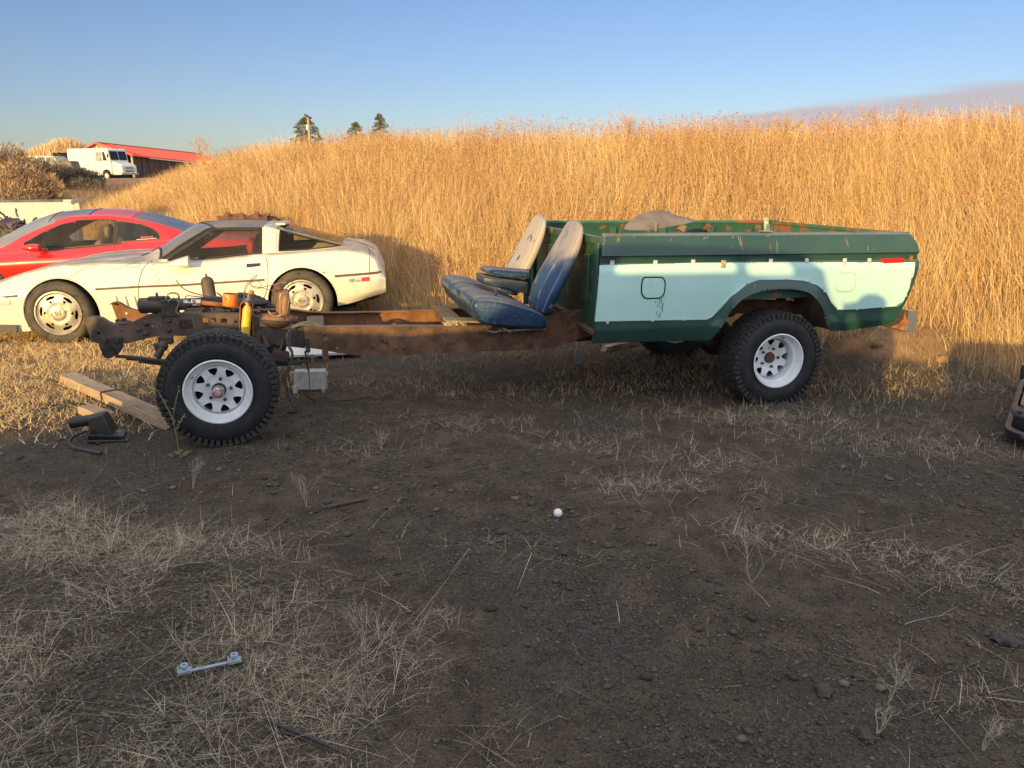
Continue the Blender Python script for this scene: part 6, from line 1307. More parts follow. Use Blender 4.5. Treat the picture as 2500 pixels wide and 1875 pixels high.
BU = [('large rounded brown bush at the far left edge, tallest of the brush', 20, 25, (1.35,1.3,1.55), sage, .055, 9000),
 ('brown bush bending right beside the tall one at the left edge', 78, 24, (1.05,.9,1.22), sage, .05, 8000),
 ('wide brown bush between the tall edge bush and the white bed', 45, 22, (1.2,.9,.95), sage, .05, 8000),
 ('low golden bush just above the white pickup bed', 12, 20, (.8,.7,.70), goldb, .042, 6000),
 ('golden bush above the middle of the white pickup bed', 62, 20, (.75,.7,.66), goldb, .042, 6000),
 ('rust brown bush above the right end of the white pickup bed', 112, 20.5, (.65,.7,.56), goldb, .04, 5200),
 ('low brown bush left of the golden grass bank', 160, 21.5, (.75,.6,.62), sage, .04, 4600),
 ('small round golden bush in front of the grey brush', 152, 29, (.42,.4,.65), goldb, .04, 3200),
 ('grey shaded bush in front of the parked estate car', 112, 33, (1.0,.9,1.25), greyb, .055, 6500),
 ('grey bush beside the stump below the van', 160, 35, (1.0,.8,1.2), greyb, .055, 6000),
 ('yellow green bush under the windows of the estate car', 112, 37, (.9,.7,1.45), greenb, .055, 4200),
 ('wide dark grey brush below the step van', 205, 36, (1.5,.9,.95), greyb, .06, 9000),
 ('dark grey brush spreading right toward the golden bank', 228, 34, (.8,.8,.55), greyb, .05, 5000),
 ('thin twiggy pale shrub in front of the van side', 182, 50, (.7,.6,1.5), greenb, .05, 1500)]
for i_, (lb_, px__, Y, sz, mt, lf, n) in enumerate(BU): bush('dry_bush', lb_, at_(px__, Y), sz, mt, 20+i_, n=n, leaf=lf)
# tree stump / broken slab between the bushes
st = yp(170, 395, 40); gz_ = hz(st.x, 40)
MB().prism([(-.85,0),(-.8,st.z-gz_-.25),(-.1,st.z-gz_+.02),(.18,st.z-gz_+.05),(.5,0)], -.3, .5).build('broken_slab', pm('slab_grey', (.13,.11,.09), (.22,.17,.13), sc=3, rough=.9), None, bevel=.04)
o = bpy.data.objects['broken_slab']; o.location = (st.x, 40, gz_); tag(o, 'grey broken slab standing among the brush left of the step van', 'slab')
# tumbleweed-like shrubs standing above the bank
tw_m = pm('bare_weed', (.42,.24,.12), island=[(.34,.17,.08),(.52,.32,.17),(.44,.25,.12)], rough=.9, spec=.1)
def weed(name, label, px, pyt, Y, hgt, spread, seed, cat='weed', group=None, mat=None, zoff=0, base=None, depth=4, r0=.010):
    rr = random.Random(seed); top_ = yp(px, pyt, Y) if base is None else Vector(base)
    bz = (top_.z-hgt) if base is None else base[2]
    t = MB()
    def grow(p, d, L, r, dep):
        q = p+d*L; mid = p+d*L*.5+Vector((rr.gauss(0, .02), rr.gauss(0, .02), 0))*L*3; t.tube([p, mid, q], [r, r*.85, r*.65], 4)
        if dep == 0: return
        for k in range(rr.choice((2, 3, 3))):
            nd = (d+Vector((rr.gauss(0, spread), rr.gauss(0, spread), rr.gauss(.10, .18)))).normalized(); grow(q if k else mid.lerp(q, .7), nd, L*rr.uniform(.60, .85), r*.62, dep-1)
    for k in range(3): grow(Vector((0, 0, 0)), Vector((rr.gauss(0, spread*.6), rr.gauss(0, spread*.6), 1)).normalized(), hgt*.36, r0, depth)
    o = t.build(name, mat or tw_m, None, ang=80); o.location = (top_.x, Y if base is None else base[1], bz); tag(o, label, cat, group); return o
WD = [(2222,240,11.0,1.1,'tallest bare weed on the bank top, left of the two at the right edge'),(2270,262,11.2,.95,'bare branching weed just right of the tallest one on the bank top'),(2400,262,10.8,.95,'bare branching weed on the bank top near the right edge'),(2470,268,10.8,.9,'bare weed on the bank top at the right edge of the photo'),(2080,268,11.3,.85,'bushy bare weed on the bank top above the truck tail'),(1150,285,13.5,.9,'slender bare weed on the bank top left of the seat'),(985,318,14.8,.9,'faint bare weed on the bank top beside the pines'),(490,335,19,.95,'bare weed on the bank top above the red shed roof'),(1520,262,12.2,.85,'bare weed on the bank top above the cargo bed'),(1905,268,11.6,.8,'bare weed on the bank top above the rear wheel')]
for i_, (a, b, Y, h, lb_) in enumerate(WD): weed('bare_weed', lb_, a, b, Y, h, .42, 40+i_, group='bare weeds along the bank top', r0=.011)
# ------------------------------------------------------------ white pickup bed at left, pile of hoses
bp0 = yp(178, 492, 13.6); bp1 = yp(-60, 500, 13.0)
an = math.atan2(bp0.y-bp1.y, bp0.x-bp1.x); pb = thing('white_pickup_bed', 'white pickup bed with a dark rail cap standing behind the red coupe', 'pickup bed', (bp0.x, bp0.y, hz(bp0.x, 13.6)), an)
zt_ = bp0.z-hz(bp0.x, 13.6)
MB().prism([(-3.6,.35),(-3.6,zt_),(-.06,zt_),(0,zt_-.05),(.03,.75),(-.02,.35)], 0, .03).build('side_panel', cream, pb, bevel=.01)
MB().prism([(-3.6,.35),(-3.6,zt_),(-.0,zt_),(0,.35)], 1.6, 1.63).build('side_panel', cream, pb)
MB().box((-1.8, .03, zt_+.02), (3.3, .10, .035)).build('rail_cap', pm('rail_cap_grey', (.16,.17,.18), (.09,.09,.09), sc=8, rough=.5), pb, bevel=.006)
MB().add([(-.03, .0, zt_+.02), (.30, .5, zt_+.10), (.32, .9, zt_+.09), (-.03, 1.6, zt_+.02), (-.03, 0, zt_-.06), (.28, .5, zt_+.06), (.30, .9, zt_+.05), (-.03, 1.6, zt_-.06)], [(0,1,2,3),(7,6,5,4),(0,4,5,1),(1,5,6,2),(2,6,7,3),(3,7,4,0)]).build('spoiler_flap', cream, pb)
MB().box((-.03, .8, .7), (.03, 1.6, .5)).build('tailgate', cream, pb); MB().box((-1.8, .8, .5), (3.5, 1.6, .04)).build('floor', wellm, pb)
for xx in (-2.4,): MB().cyl((xx, -.02, .33), (xx, .22, .33), .34, n=24).build('wheel', dusty_tyre, pb)
MB().prism(round_poly([(-3.0,.35),(-2.9,.62),(-2.55,.76),(-2.25,.76),(-1.9,.62),(-1.8,.35)], .05), -.02, .0).build('wheel_arch', wellm, pb)
MB().box((-.10, -.012, .80), (.14, .02, .16)).build('tail_lamp', redlens, pb)
hp0 = yp(30, 560, 12.4); hp_g = hz(hp0.x, 12.4); pile = MB(); rr = random.Random(9); pile.sphere((0,0,-.25), .30, 12, 8, (1.1,.6,.8), rough=.3)
for k in range(190):
    gx_ = rr.gauss(0, .26); p = Vector((gx_, rr.gauss(0, .15), rr.uniform(-.5, .04-.5*abs(gx_)))); pts = [p]; d = Vector((rr.gauss(0,1), rr.gauss(0,1), rr.gauss(0,.7))).normalized()
    for j in range(5): d = (d+Vector((rr.gauss(0,.5), rr.gauss(0,.5), rr.gauss(0,.35)))).normalized(); pts.append(pts[-1]+d*.035)
    pile.tube(pts, rr.uniform(.010, .024), 5, smooth=2)
o = pile.build('hose_pile', pm('hose_dark', (.035,.03,.03), island=[(.015,.014,.016),(.07,.055,.05),(.03,.025,.035),(.16,.09,.06)], rough=.6), None); o.location = (hp0.x, 12.4, hp0.z+.18); tag(o, 'tangled pile of dark hoses and harness on the white bed behind the coupe windscreen', 'hose pile')
MB().box((0, 0, -.35), (1.0, .6, .7)).build('scrap_bin', pm('bin_dark', (.05,.04,.035), rough=.8), None); o = bpy.data.objects['scrap_bin']; o.location = (hp0.x, 12.55, hp0.z-.10); tag(o, 'dark bin under the tangle of hoses behind the red coupe', 'bin')
# ------------------------------------------------------------ yard clutter
wood = pm('grey_timber', (.42,.30,.19), (.30,.215,.14), sc=5, lo=.35, hi=.7, stretch=(1.2, 14, 14), rough=.85, wave=((.16,.11,.07), 3, (1.5, 40, 40)), bump=.0008, bsc=60)
def beam(name, a, b, w, h, label, cat, endcut=0.0, mat=wood):
    a = Vector(a); b = Vector(b); L = (b-a).length; an = math.atan2(b.y-a.y, b.x-a.x); m = MB()
    m.add([(0,0,0),(L+endcut*0,0,0),(L-endcut,w,0),(0,w,0),(0.02,0,h),(L-endcut*.5,0,h),(L-endcut*1.4,w,h),(0.03,w,h)], [(3,2,1,0),(4,5,6,7),(0,1,5,4),(1,2,6,5),(2,3,7,6),(3,0,4,7)])
    o = m.build(name, mat, None, bevel=.004); o.location = a; o.rotation_euler = (0, 0, an); tag(o, label, cat); return o
ga = gp(148, 938); gb_ = gp(404, 1056)
bm_ = thing('timber_beam', 'long weathered timber with a strap lying on the ground against the front wheel', 'timber', (ga.x, ga.y, .01), math.atan2(gb_.y-ga.y, gb_.x-ga.x)); LB = (gb_-ga).length
MB().add([(0,0,0),(LB,0,0),(LB-.10,.12,0),(0,.12,0),(0.0,0,.075),(LB-.14,0,.075),(LB-.38,.12,.075),(0.0,.12,.075)], [(3,2,1,0),(4,5,6,7),(0,1,5,4),(1,2,6,5),(2,3,7,6),(3,0,4,7)]).build('plank', wood, bm_, bevel=.004)
q = gp(258, 985, .0); t_ = .47*LB
MB().tube([(t_-.02,.128,.04),(t_-.01,.122,.080),(t_-.03,.02,.082),(t_-.03,-.008,.07),(t_-.01,-.012,.03),(t_+.02,-.05,.0)], .0065, 6, smooth=4).build('strap', pm('brown_strap', (.07,.02,.012), rough=.5), bm_)
g0 = gp(190, 1012); g1_ = gp(248, 1036); beam('wood_block', (g0.x, g0.y, .005), (g1_.x, g1_.y, .005), .10, .06, 'short split timber block beside the black motor part', 'timber')
pc = gp(240, 1072); blk = thing('motor_part', 'greasy black cast motor part with a round snout, left of the front wheel', 'engine part', (pc.x, pc.y, 0.0), .35)
MB().cyl((-.16, .06, .11), (-.02, .04, .125), .036, n=18).build('snout', blackm, blk, bevel=.003)
MB().add([(-.04,-.02,.03),(.10,-.05,.03),(.12,.09,.03),(-.03,.11,.03),(-.05,.0,.15),(.05,-.02,.175),(.07,.07,.175),(-.04,.09,.15)], [(3,2,1,0),(4,5,6,7),(0,1,5,4),(1,2,6,5),(2,3,7,6),(3,0,4,7)]).build('housing', blackm, blk, bevel=.012)
MB().box((.06, -.01, .03), (.21, .17, .035), Matrix.Rotation(.15, 3, 'Y')).build('flange', pm('oily_metal', (.02,.02,.022), (.20,.19,.17), sc=18, lo=.55, hi=.7, rough=.4, metal=.5), blk, bevel=.006)
MB().box((.07, -.03, .008), (.24, .15, .014), Matrix.Rotation(.1, 3, 'Y')).build('base_flange', blackm, blk, bevel=.004)
MB().tube([(-.05,-.05,.08),(-.12,-.07,.06),(-.15,-.10,.03),(-.12,-.16,.012),(-.02,-.26,.008),(.06,-.34,.01)], .011, 6, smooth=4).build('hose', blackm, blk)
# white plastic tray below the chassis
tc = gp(757, 957); tr_ = thing('battery_tray', 'dirty white plastic tray tipped on its side under the chassis behind the front wheel', 'plastic tray', (tc.x, tc.y, 0), .06)
wp = pm('dirty_white_plastic', (.50,.50,.48), (.30,.28,.25), sc=12, lo=.4, hi=.75, rough=.55, spot=(.1,.08,.06), ssc=25, sth=.68)
m = MB(); m.box((0, 0, .095), (.245, .012, .15)); m.box((-.118, .05, .08), (.010, .10, .15)); m.box((.118, .05, .08), (.010, .10, .15)); m.box((0, .05, .165), (.245, .10, .01))
m.box((-.11, -.02, .03), (.03, .06, .06)); m.box((.11, -.02, .02), (.02, .05, .04)); m.build('shell', wp, tr_, bevel=.004)
for s in (-1, 1): MB().prism([(s*.118,.172),(s*.118,.155),(s*.135,.155),(s*.138,.135),(s*.150,.135),(s*.150,.168)], -.006, .006).build('hook_tab', wp, tr_, bevel=.002)
for xx in (-.05, .03, .09): MB().box((xx, -.008, .10), (.010, .006, .11), Matrix.Rotation(-.14, 3, 'Y')).build('rib', wp, tr_, bevel=.002)
# pale body panel lying under the frame
pts = [gp(a, b) for a, b in ((650,884),(880,876),(885,868),(815,856),(750,848),(715,846),(680,842),(650,846))]
c = sum(pts, Vector())/len(pts); m = MB(); n = len(pts); m.add([(p.x-c.x, p.y-c.y, .05+.02*(i_ % 3)) for i_, p in enumerate(pts)]+[(p.x-c.x, p.y-c.y, .03+.02*(i_ % 3)) for i_, p in enumerate(pts)], [tuple(range(n)), tuple(range(2*n-1, n-1, -1))]+[(i_, (i_+1) % n, n+(i_+1) % n, n+i_) for i_ in range(n)])
o = m.build('loose_body_panel', pm('panel_blue_white', (.62,.66,.70), (.50,.53,.56), sc=4, rough=.4, spot=(.1,.09,.08), ssc=12, sth=.7), None); o.location = c; tag(o, 'pale white car body panel lying on the dirt under the chassis', 'car panel')
# splintered board and shard below the bed
a = gp(1479, 862); b = gp(1560, 845); beam('broken_board', (a.x, a.y, .01), (b.x, b.y, .06), .08, .05, 'splintered pale board lying in the grass under the front of the cargo bed', 'board', mat=pm('pale_board', (.55,.45,.38), (.30,.16,.10), sc=8, rough=.9))
p = gp(1412, 888); o = MB().prism([(-.035,0),(-.018,.11),(-.002,.115),(.038,.07),(.032,0)], 0, .006).build('glass_shard', pm('shard_grey', (.22,.27,.27), (.16,.20,.19), sc=20, rough=.15), None); o.location = (p.x, p.y, 0); o.rotation_euler = (-.15, 0, .1); tag(o, 'broken piece of grey glass standing in the short grass under the truck', 'glass shard')
# golf-ball sized white ball
p = gp(1362, 1263); o = MB().sphere((0, 0, 0), .0225, 24, 16).build('golf_ball', pm('ball_white', (.82,.84,.86), rough=.3, bump=.0012, bsc=260), None); o.location = (p.x, p.y, .020+hz(p.x, p.y)); tag(o, 'small white ball lying on the bare dirt near the middle', 'ball')
# metal bracket among the straw
a = gp(450, 1632, .03); b = gp(572, 1606, .03); an = math.atan2(b.y-a.y, b.x-a.x); L = (b-a).length; bz = max(hz(a.x, a.y), hz(b.x, b.y))
br = thing('metal_bracket', 'blue-white metal bar bracket with a raised round socket at each end, lying in the straw', 'bracket', (a.x, a.y, bz+.012), an)
bl = pm('pale_metal', (.46,.54,.64), (.34,.40,.48), sc=30, rough=.35, metal=.3)
MB().box((L/2, 0, .004), (L-.03, .012, .006)).build('bar', bl, br, bevel=.001)
for xx in (0, L):
    e = MB().box((xx, .002, .006), (.044, .040, .004)).box((xx-.020, 0, .012), (.004, .038, .016)).box((xx, -.018, .012), (.04, .004, .012)).build('end_plate', bl, br, bevel=.001)
    MB().lathe([(.006, .030), (.0135, .030), (.0145, .027), (.0135, .022), (.006, .022)], (xx, .004, 0), (0,.0,1), 20, caps=False).lathe([(.006, .010), (.006, .030)], (xx, .004, 0), (0,0,1), 14, caps=False).build('socket', bl, br)
# black wiper arms near the bottom
a = gp(650, 1758, .02); b = gp(875, 1850, .02); a2 = gp(662, 1776, .01); b2 = gp(800, 1828, .01)
t = thing('wiper_arm', 'pair of joined black wiper arms half hidden in straw at the bottom edge', 'wiper', (a.x, a.y, hz(a.x, a.y)+.012))
MB().tube([(0,0,.01), tuple((b-a)*.5+Vector((0,0,.008))), tuple(b-a)], [.006,.005,.003], 6).build('arm', blackm, t); MB().tube([tuple(a2-a+Vector((0,0,.004))), tuple((a2-a).lerp(b2-a, .5)+Vector((0,.006,.006))), tuple(b2-a)], [.005,.007,.005], 6).build('blade', blackm, t)
# stones and sticks that can be told apart
stm = pm('grey_stone', (.085,.075,.064), (.055,.046,.038), sc=30, rough=.95, bump=.002, bsc=60)
for i_, (a, b, s_, lb_) in enumerate([(1225,1304,.036,'grey rounded stone left of the white ball, lying on bare dirt'),(802,1226,.030,'dark flat stone touching the end of the grey stick'),(1530,1606,.028,'dark stone on the bare dirt near the bottom middle'),(1755,1446,.030,'grey stone in the gravel at lower right of centre'),(2010,1690,.050,'flat pale stone in the reddish dirt at lower right'),(2450,1572,.060,'broad flat brownish stone near the right edge'),(1848,1588,.028,'angular grey stone in the gravel patch right of centre'),(2115,1800,.040,'reddish stone under the dry weed at lower right'),(2095,1655,.03,'pinkish stone above the flat pale stone')]):
    p = gp(a, b); o = MB().sphere((0, 0, 0), s_*.62, 14, 9, (1.15, .8, .5), rough=.6).build('stone', stm, None, ang=60); o.location = (p.x, p.y, hz(p.x, p.y)+s_*.2); o.rotation_euler = (0, 0, i_*1.1); tag(o, lb_, 'stone', 'loose stones on the yard')
for i_, (a, b, w_, h_) in enumerate([(2140,882,.05,.04),(2300,896,.06,.045)]):
    p = gp(a, b, .03); o = MB().sphere((0, 0, 0), w_, 16, 10, (1.2, .8, h_/w_), rough=.3).build('dirt_clod', pm('orange_dirt', (.34,.18,.085), (.24,.12,.06), sc=6, rough=.95, bump=.006, bsc=30), None, ang=70); o.location = (p.x, p.y, hz(p.x, p.y)); tag(o, 'lump of orange dirt at the foot of the bank, '+['left one, below the rear bumper','right one, nearer the shaded grass'][i_], 'dirt clod', 'dirt clods at the foot of the bank')
for i_, (a, b, Y) in enumerate([(562,527,12.9),(598,530,12.7),(634,528,12.6)]):
    p = yp(a, b, Y); o = MB().sphere((0, 0, 0), .17, 22, 14, (1.2, .8, .62), rough=.9+.1*i_).build('dirt_clod', pm('brown_clod', (.16,.075,.045), (.09,.045,.03), sc=9, rough=.95, bump=.01, bsc=25), None, ang=70); o.location = (p.x, p.y, p.z-.08); tag(o, 'red brown clod of earth on the bank above the white car roof, '+['left','middle','right'][i_], 'dirt clod', 'earth clods above the white car')
a = gp(790, 1240, .01); b = gp(900, 1218, .01); o = MB().box((0, 0, .008), ((b-a).length, .016, .012)).build('wood_stick', pm('dark_stick', (.12,.08,.06), (.07,.05,.04), sc=20, stretch=(1,6,6), rough=.9), None, bevel=.003); o.location = (a+b)/2+Vector((0,0,hz(a.x, a.y))); o.rotation_euler = (0, 0, math.atan2(b.y-a.y, b.x-a.x)); tag(o, 'flat brown stick lying on the dirt right of the front wheel', 'stick')
for i_, (a, b, s_) in enumerate([(1847,1243,.022),(2192,1345,.016)]):
    p = gp(a, b); o = MB().sphere((0, 0, 0), s_, 10, 6, (1.2, .8, .35), rough=.4).build('coal_scrap', blackm, None); o.location = (p.x, p.y, hz(p.x, p.y)+.006); tag(o, ['black rubber scrap on the dirt below the rear wheel','smaller black scrap in the straw at the right'][i_], 'scrap', 'black scraps')
MB().tube([gp(740,958,.12), gp(770,978,.01), gp(840,978,.01), gp(905,968,.01)], .005, 5, smooth=4).build('loose_cable', blackm, None); tag(bpy.data.objects['loose_cable'], 'thin black cable trailing right over the dirt from the white tray', 'cable')
p = gp(714, 1010); o = MB().sphere((0,0,.015), .02, 10, 6, (1.8,1,.8), rough=.4).tube([(0,0,.02),(.03,.01,.03),(.05,-.01,.005)], .006, 5, smooth=3).build('cable_plug', blackm, None); o.location = (p.x, p.y, 0); tag(o, 'black plug on the dirt under the hanging brake hose', 'plug')
# living weed in front of the tyre and other weeds
greenw = pm('green_weed', (.13,.14,.06), island=[(.13,.14,.06),(.20,.20,.09),(.10,.10,.045),(.24,.22,.12)], rough=.8, spec=.2)
b0 = gp(437, 1112); wv = thing('green_weed', 'spindly green weed growing in front of the front tyre', 'weed', (b0.x, b0.y, 0)); 
st_ = [[(437,1112),(428,1060),(420,1020),(405,995),(385,960),(376,950)],[(420,1022),(426,985),(433,955),(436,945)],[(428,1050),(440,1030),(450,1012)],[(405,995),(398,975)]]
stm_ = MB(); lf = MB(); rr = random.Random(4)
for pl in st_:
    P = []
    for a, b in pl: q = yp(a, b, b0.y-.01); P.append(Vector((q.x-b0.x, rr.gauss(0, .006), q.z)))
    stm_.tube(P, [.0035]*len(P), 5)
    for j in range(len(P)-1):
        for k in range(5):
            c = P[j].lerp(P[j+1], rr.random()); d = Vector((rr.gauss(0,1), rr.gauss(0,1), rr.gauss(.3,.7))).normalized(); s = d.orthogonal().normalized()*.0045; L = rr.uniform(.010, .022); lf.add([c, c+d*L*.5+s, c+d*L, c+d*L*.5-s], [(0,1,2,3)])
for k in range(40):
    a = rr.uniform(0, 2*pi); c = Vector((cos(a)*rr.uniform(0,.05), sin(a)*rr.uniform(0,.05), .004)); d = Vector((cos(a), sin(a), rr.uniform(.2,.9))).normalized(); s = d.orthogonal().normalized()*.004; L = rr.uniform(.02,.045); lf.add([c, c+d*L*.5+s, c+d*L, c+d*L*.5-s], [(0,1,2,3)])
stm_.build('stem', greenw, wv); lf.build('leaves', greenw, wv)
dryw = pm('dry_weed', (.42,.36,.26), island=[(.36,.31,.22),(.50,.44,.32),(.42,.35,.25)], rough=.9, spec=.1)
for i_, (a, b, h, sp, lb_) in enumerate([(330,940,.16,.4,'dry weed with pale tips behind the timber'),(355,985,.14,.45,'low dry weed between the timber and the front tyre'),(300,925,.12,.35,'yellowish weed on the far side of the timber'),(1300,1040,.12,.6,'dry weed on the dirt below the seat'),(748,1235,.20,.35,'upright dry tussock right of the foreground straw'),(2140,1790,.12,.7,'reddish dry weed at lower right'),(2165,1720,.22,.6,'star shaped dry tussock near the lower right corner'),(2400,1830,.15,.7,'dry weed at the lower right corner'),(890,1590,.22,.3,'upright straw tussock right of the metal bracket'),(470,1190,.2,.35,'upright straw tussock below the front wheel'),(1090,1515,.10,.8,'reddish wiry weed on the dirt right of the straw'),(930,1100,.15,.4,'small dry weed on the dirt below the frame rail'),(1835,1420,.3,.3,'single tall dry stalk at the right'),(540,940,.1,.4,'x')]):
    if lb_ == 'x': continue
    p = gp(a, b); weed('dry_weed', lb_, 0, 0, 0, h, sp, 80+i_, group='dry weeds on the yard', mat=dryw, base=(p.x, p.y, hz(p.x, p.y)-.005), depth=3, r0=.0017)
# car front corner cut by the right edge of the photo
q = gp(2478, 1108); fc = thing('dark_car', 'low front corner of a dark dented car cut off by the right edge', 'car', (q.x, q.y+.12, 0), -.62); fc.scale = (.8, .8, .50)
dkp = pm('dark_car_paint', (.012,.016,.022), (.03,.03,.034), sc=6, rough=.3, dust=(.2,.16,.13), dmax=.6)
# local: x to the right along the car front-to-back direction
P = [(.02,.10),(-.03,.17),(-.02,.24),(.02,.27),(.04,.38),(.06,.46),(.08,.48)]
def corner(name, prof_, mat, r0=.22, wd=1.5, ext=3.6, parent=fc):
    m = MB(); rings = []
    for k in range(len(prof_)):
        x, z = prof_[k]; rg = [(ext, 0+x*.6+.0, z)]
        for j in range(9): a = pi/2*j/8; rg.append((x+r0*(1-sin(a))*1.0, x*.3+r0*(1-cos(a)), z))
        rg.append((x, wd-r0, z)); rings.append(rg)
    n = len(rings[0]); m.add([p for r_ in rings for p in r_], [(j*n+i_, j*n+i_+1, (j+1)*n+i_+1, (j+1)*n+i_) for j in range(len(rings)-1) for i_ in range(n-1)]); return m.build(name, mat, parent, ang=50)
corner('bumper', [(.10,.05),(.02,.08),(-.02,.11),(-.02,.20),(.02,.22)], dkp); corner('air_intake', [(.04,.22),(.03,.24),(.02,.40)], blackm)
corner('bumper_top', [(.02,.39),(.0,.40),(.0,.46),(.04,.50)], pm('mauve_grey_trim', (.10,.085,.085), (.06,.05,.05), sc=8, rough=.5)); corner('bonnet', [(.07,.50),(.06,.52),(.09,.56),(.20,.585),(.5,.60)], pm('pale_bonnet', (.15,.12,.10), (.11,.09,.08), sc=4, rough=.35))
MB().prism([(.18,.12),(.18,.56),(.7,1.0),(1.5,1.28),(1.75,1.40),(2.45,2.20),(2.7,2.28),(3.9,2.24),(4.7,1.55),(5.1,1.45),(5.15,.3)], .06, 1.9).build('body', dkp, fc, bevel=.05)
MB().prism([(2.0,1.46),(2.55,2.12),(3.0,2.16),(3.0,1.46)], .045, .062).build('side_window', pm('dark_car_glass', (.05,.055,.06), rough=.1), fc); MB().prism([(3.08,1.46),(3.08,2.16),(3.8,2.13),(4.3,1.56)], .045, .062).build('side_window', pm('dark_car_glass', (.05,.055,.06), rough=.1), fc)
MB().tube([(.0,.1,.14),(-.06,.05,.11),(-.09,.02,.09)], .005, 5).build('bumper_wire', blackm, fc); MB().sphere((.07, .05, .47), .02, 10, 6, (1,.4,1)).build('bumper_bolt', blackm, fc)
for xx in (1.0, 4.1):
    w_ = MB().cyl((xx, .0, .36), (xx, .22, .36), .36, n=28).build('wheel', rubber, fc)
q = gp(2490, 968); o = MB().box((.1, 0, .13), (.24, .04, .25)).box((.1, -.02, .03), (.22, .06, .04)).build('dark_bin_corner', pm('bin_green_black', (.012,.03,.028), (.03,.03,.03), sc=8, rough=.5), None, bevel=.01); o.location = (q.x, q.y, 0); tag(o, 'dark green box by the grass at the right edge, above the dark car', 'box')

# ------------------------------------------------------------ behind the photographer: what throws the long shadows
SH = Vector((sin(R(SUN_AZ)), cos(R(SUN_AZ)), 0)); SU = Vector((cos(R(SUN_AZ)), -sin(R(SUN_AZ)), 0)); S0 = -1.05; TE = math.tan(R(SUN_EL))
def cast(P):      # a point of the shadow edge -> (u, z) on the upright plane facing the sun behind the camera
    P = Vector(P); s = P.dot(SH)-S0; return (P.dot(SU), P.z+s*TE)
def tl(x, z, y=0.0): return T.o+T.u*x+T.v*y+Vector((0, 0, z))
edgeA = [cast(gp(190, 1036)), cast(gp(235, 1012)), cast(gp(280, 985)), cast(tl(-4.85,.60,.5)), cast(tl(-4.75,.80,.5)), cast(tl(-4.45,.93,.5)), cast(tl(-4.2,.90,.5)), cast(tl(-4.06,.70,.5)), cast(tl(-3.4,.63,.5)), cast(tl(-2.7,.565,.5)), cast(tl(-2.2,.60,.4)), cast(tl(-1.95,.80,.35)), cast(tl(-1.62,1.10,.35)), cast(tl(-1.40,1.225)), cast(tl(-.9,1.215)), cast(tl(-.2,1.17)), cast(tl(.15,1.12)), cast(tl(.33,1.0)), cast(tl(.40,.80)), cast(tl(.56,.60)), cast(tl(.66,.45))]
edgeA = [(u, z) for u, z in edgeA]
for i_ in range(1, len(edgeA)):      # left to right only
    if edgeA[i_][0] < edgeA[i_-1][0]+.02: edgeA[i_] = (edgeA[i_-1][0]+.02, edgeA[i_][1])
vA = thing('parked_truck', 'weathered utility truck parked behind the photographer with the low sun behind it', 'truck', SH*S0, math.atan2(SU.y, SU.x))
outl = [(edgeA[0][0]-.02, .45)]+edgeA+[(edgeA[-1][0]+.02, .45)]
def wq(a, b, c, d): return [cast(tl(*q)) for q in (a, b, c, d)]
win1 = round_poly(wq((-1.32,1.02),(-1.30,1.145),(-.42,1.115),(-.38,1.005)), .03, 3); win2 = round_poly(wq((-.30,.985),(-.32,1.105),(.02,1.085),(.10,.975)), .04, 3)
vm = pm('old_truck_paint', (.20,.17,.12), (.13,.10,.07), sc=3, rough=.5, dust=(.3,.24,.17))
MB().prism([outl, win1, win2], -.02, .02).build('side_panel', vm, vA)
up = lambda lp: [(a, b+1.7*TE if b > .5 else b) for a, b in lp]
MB().prism([up(outl), up(win1), up(win2)], -1.72, -1.68).build('side_panel', vm, vA)
tops = MB(); ev = edgeA; n = len(ev); tops.add([(u, -1.7, z-.01+1.7*TE) for u, z in ev]+[(u, 0, z-.01) for u, z in ev], [(i_, i_+1, n+i_+1, n+i_) for i_ in range(n-1)]); tops.build('roof_and_bonnet', vm, vA)
for u in (edgeA[0][0]+.8, edgeA[-1][0]-.9):
    for yy in (-.24, -1.5): MB().cyl((u, yy-.0, .40), (u, yy+.26, .40), .40, n=28).build('wheel', rubber, vA)
MB().box(((edgeA[0][0]+edgeA[-1][0])/2, -.85, .55), (edgeA[-1][0]-edgeA[0][0]-.2, 1.5, .12)).build('chassis', wellm, vA)
cB = cast((3.92, 6.95, .26)); vB = thing('parked_hatchback', 'dark hatchback parked to the right behind the photographer', 'car', SH*S0, math.atan2(SU.y, SU.x))
u0 = cB[0]; zB = cB[1]
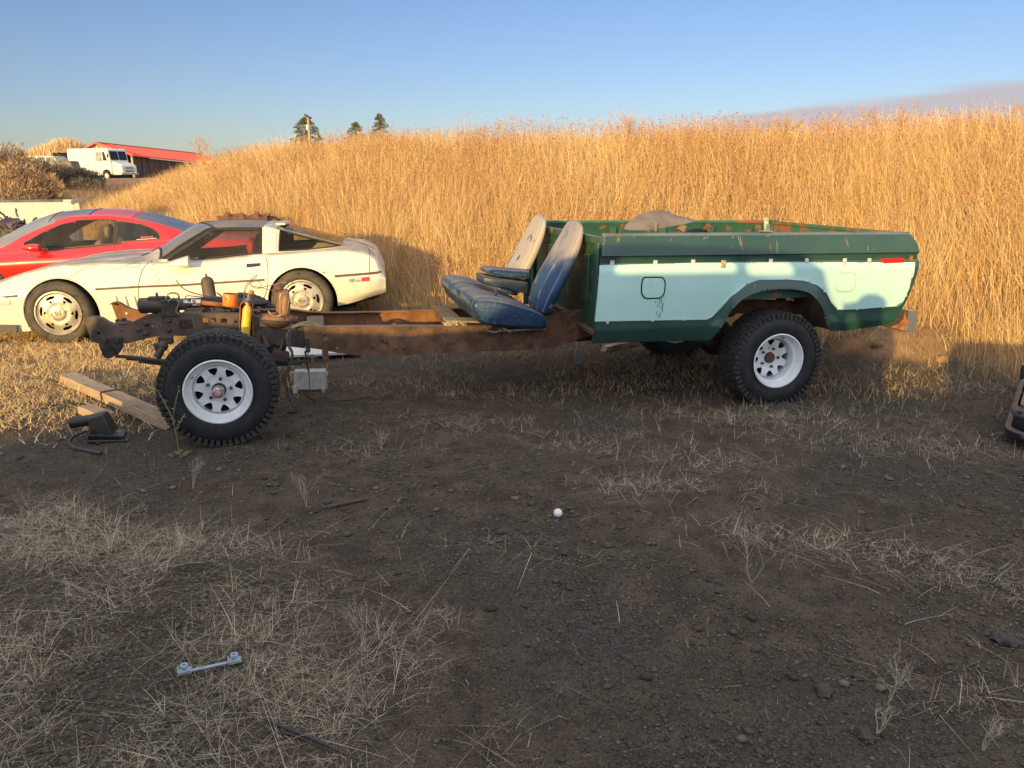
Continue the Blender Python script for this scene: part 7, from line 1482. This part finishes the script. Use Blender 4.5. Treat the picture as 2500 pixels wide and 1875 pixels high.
MB().prism([(u0,.35),(u0,zB-.25),(u0+.10,zB-.02),(u0+.35,zB),(u0+2.4,zB),(u0+3.1,zB-.55),(u0+4.3,zB-.72),(u0+4.35,.35)], -1.7, 0).build('body', dkp, vB, bevel=.04)
for u in (u0+.7, u0+3.4):
    for yy in (-.24, -1.5): MB().cyl((u, yy, .32), (u, yy+.26, .32), .32, n=28).build('wheel', rubber, vB)
# the photographer
def person():
    t = thing('person', 'standing photographer in a cap and jacket holding a phone up at eye height', 'person', (-.04, -.40, 0))
    J = [(0,0,.98),(0,0,1.15),(0,.01,1.38),(0,.02,1.50),(0,.03,1.58),(0,.04,1.66), (.19,0,1.42),(.27,.12,1.18),(.10,.34,1.50),(.05,.37,1.58), (-.19,0,1.42),(-.27,.12,1.18),(-.10,.34,1.50),(-.05,.37,1.58), (.10,0,.92),(.13,.02,.50),(.14,-.01,.09),(.15,.12,.04), (-.10,0,.92),(-.13,.02,.50),(-.14,-.01,.09),(-.15,.12,.04)]
    E = [(0,1),(1,2),(2,3),(3,4),(4,5),(2,6),(6,7),(7,8),(8,9),(2,10),(10,11),(11,12),(12,13),(0,14),(14,15),(15,16),(16,17),(0,18),(18,19),(19,20),(20,21)]
    Rr = [.17,.155,.17,.065,.095,.10,.075,.052,.035,.035,.075,.052,.035,.035,.10,.068,.05,.045,.10,.068,.05,.045]
    me = bpy.data.meshes.new('body'); me.from_pydata(J, E, []); o = bpy.data.objects.new('body', me); COL.objects.link(o); o.parent = t
    sk = o.modifiers.new('skin', 'SKIN'); o.modifiers.new('subdivision', 'SUBSURF').render_levels = 2
    for i_, r_ in enumerate(Rr): me.skin_vertices[0].data[i_].radius = (r_, r_*.85)
    me.skin_vertices[0].data[0].use_root = True; me.materials.append(pm('clothes_grey', (.08,.08,.09), (.05,.05,.06), sc=4, rough=.9))
    MB().sphere((0, .04, 1.70), .11, 16, 9, (.95, 1.05, .7)).box((0, .17, 1.68), (.15, .12, .015)).build('cap', blackm, t)
    MB().box((0, .365, 1.62), (.15, .009, .075)).build('phone', blackm, t, bevel=.003)
person()
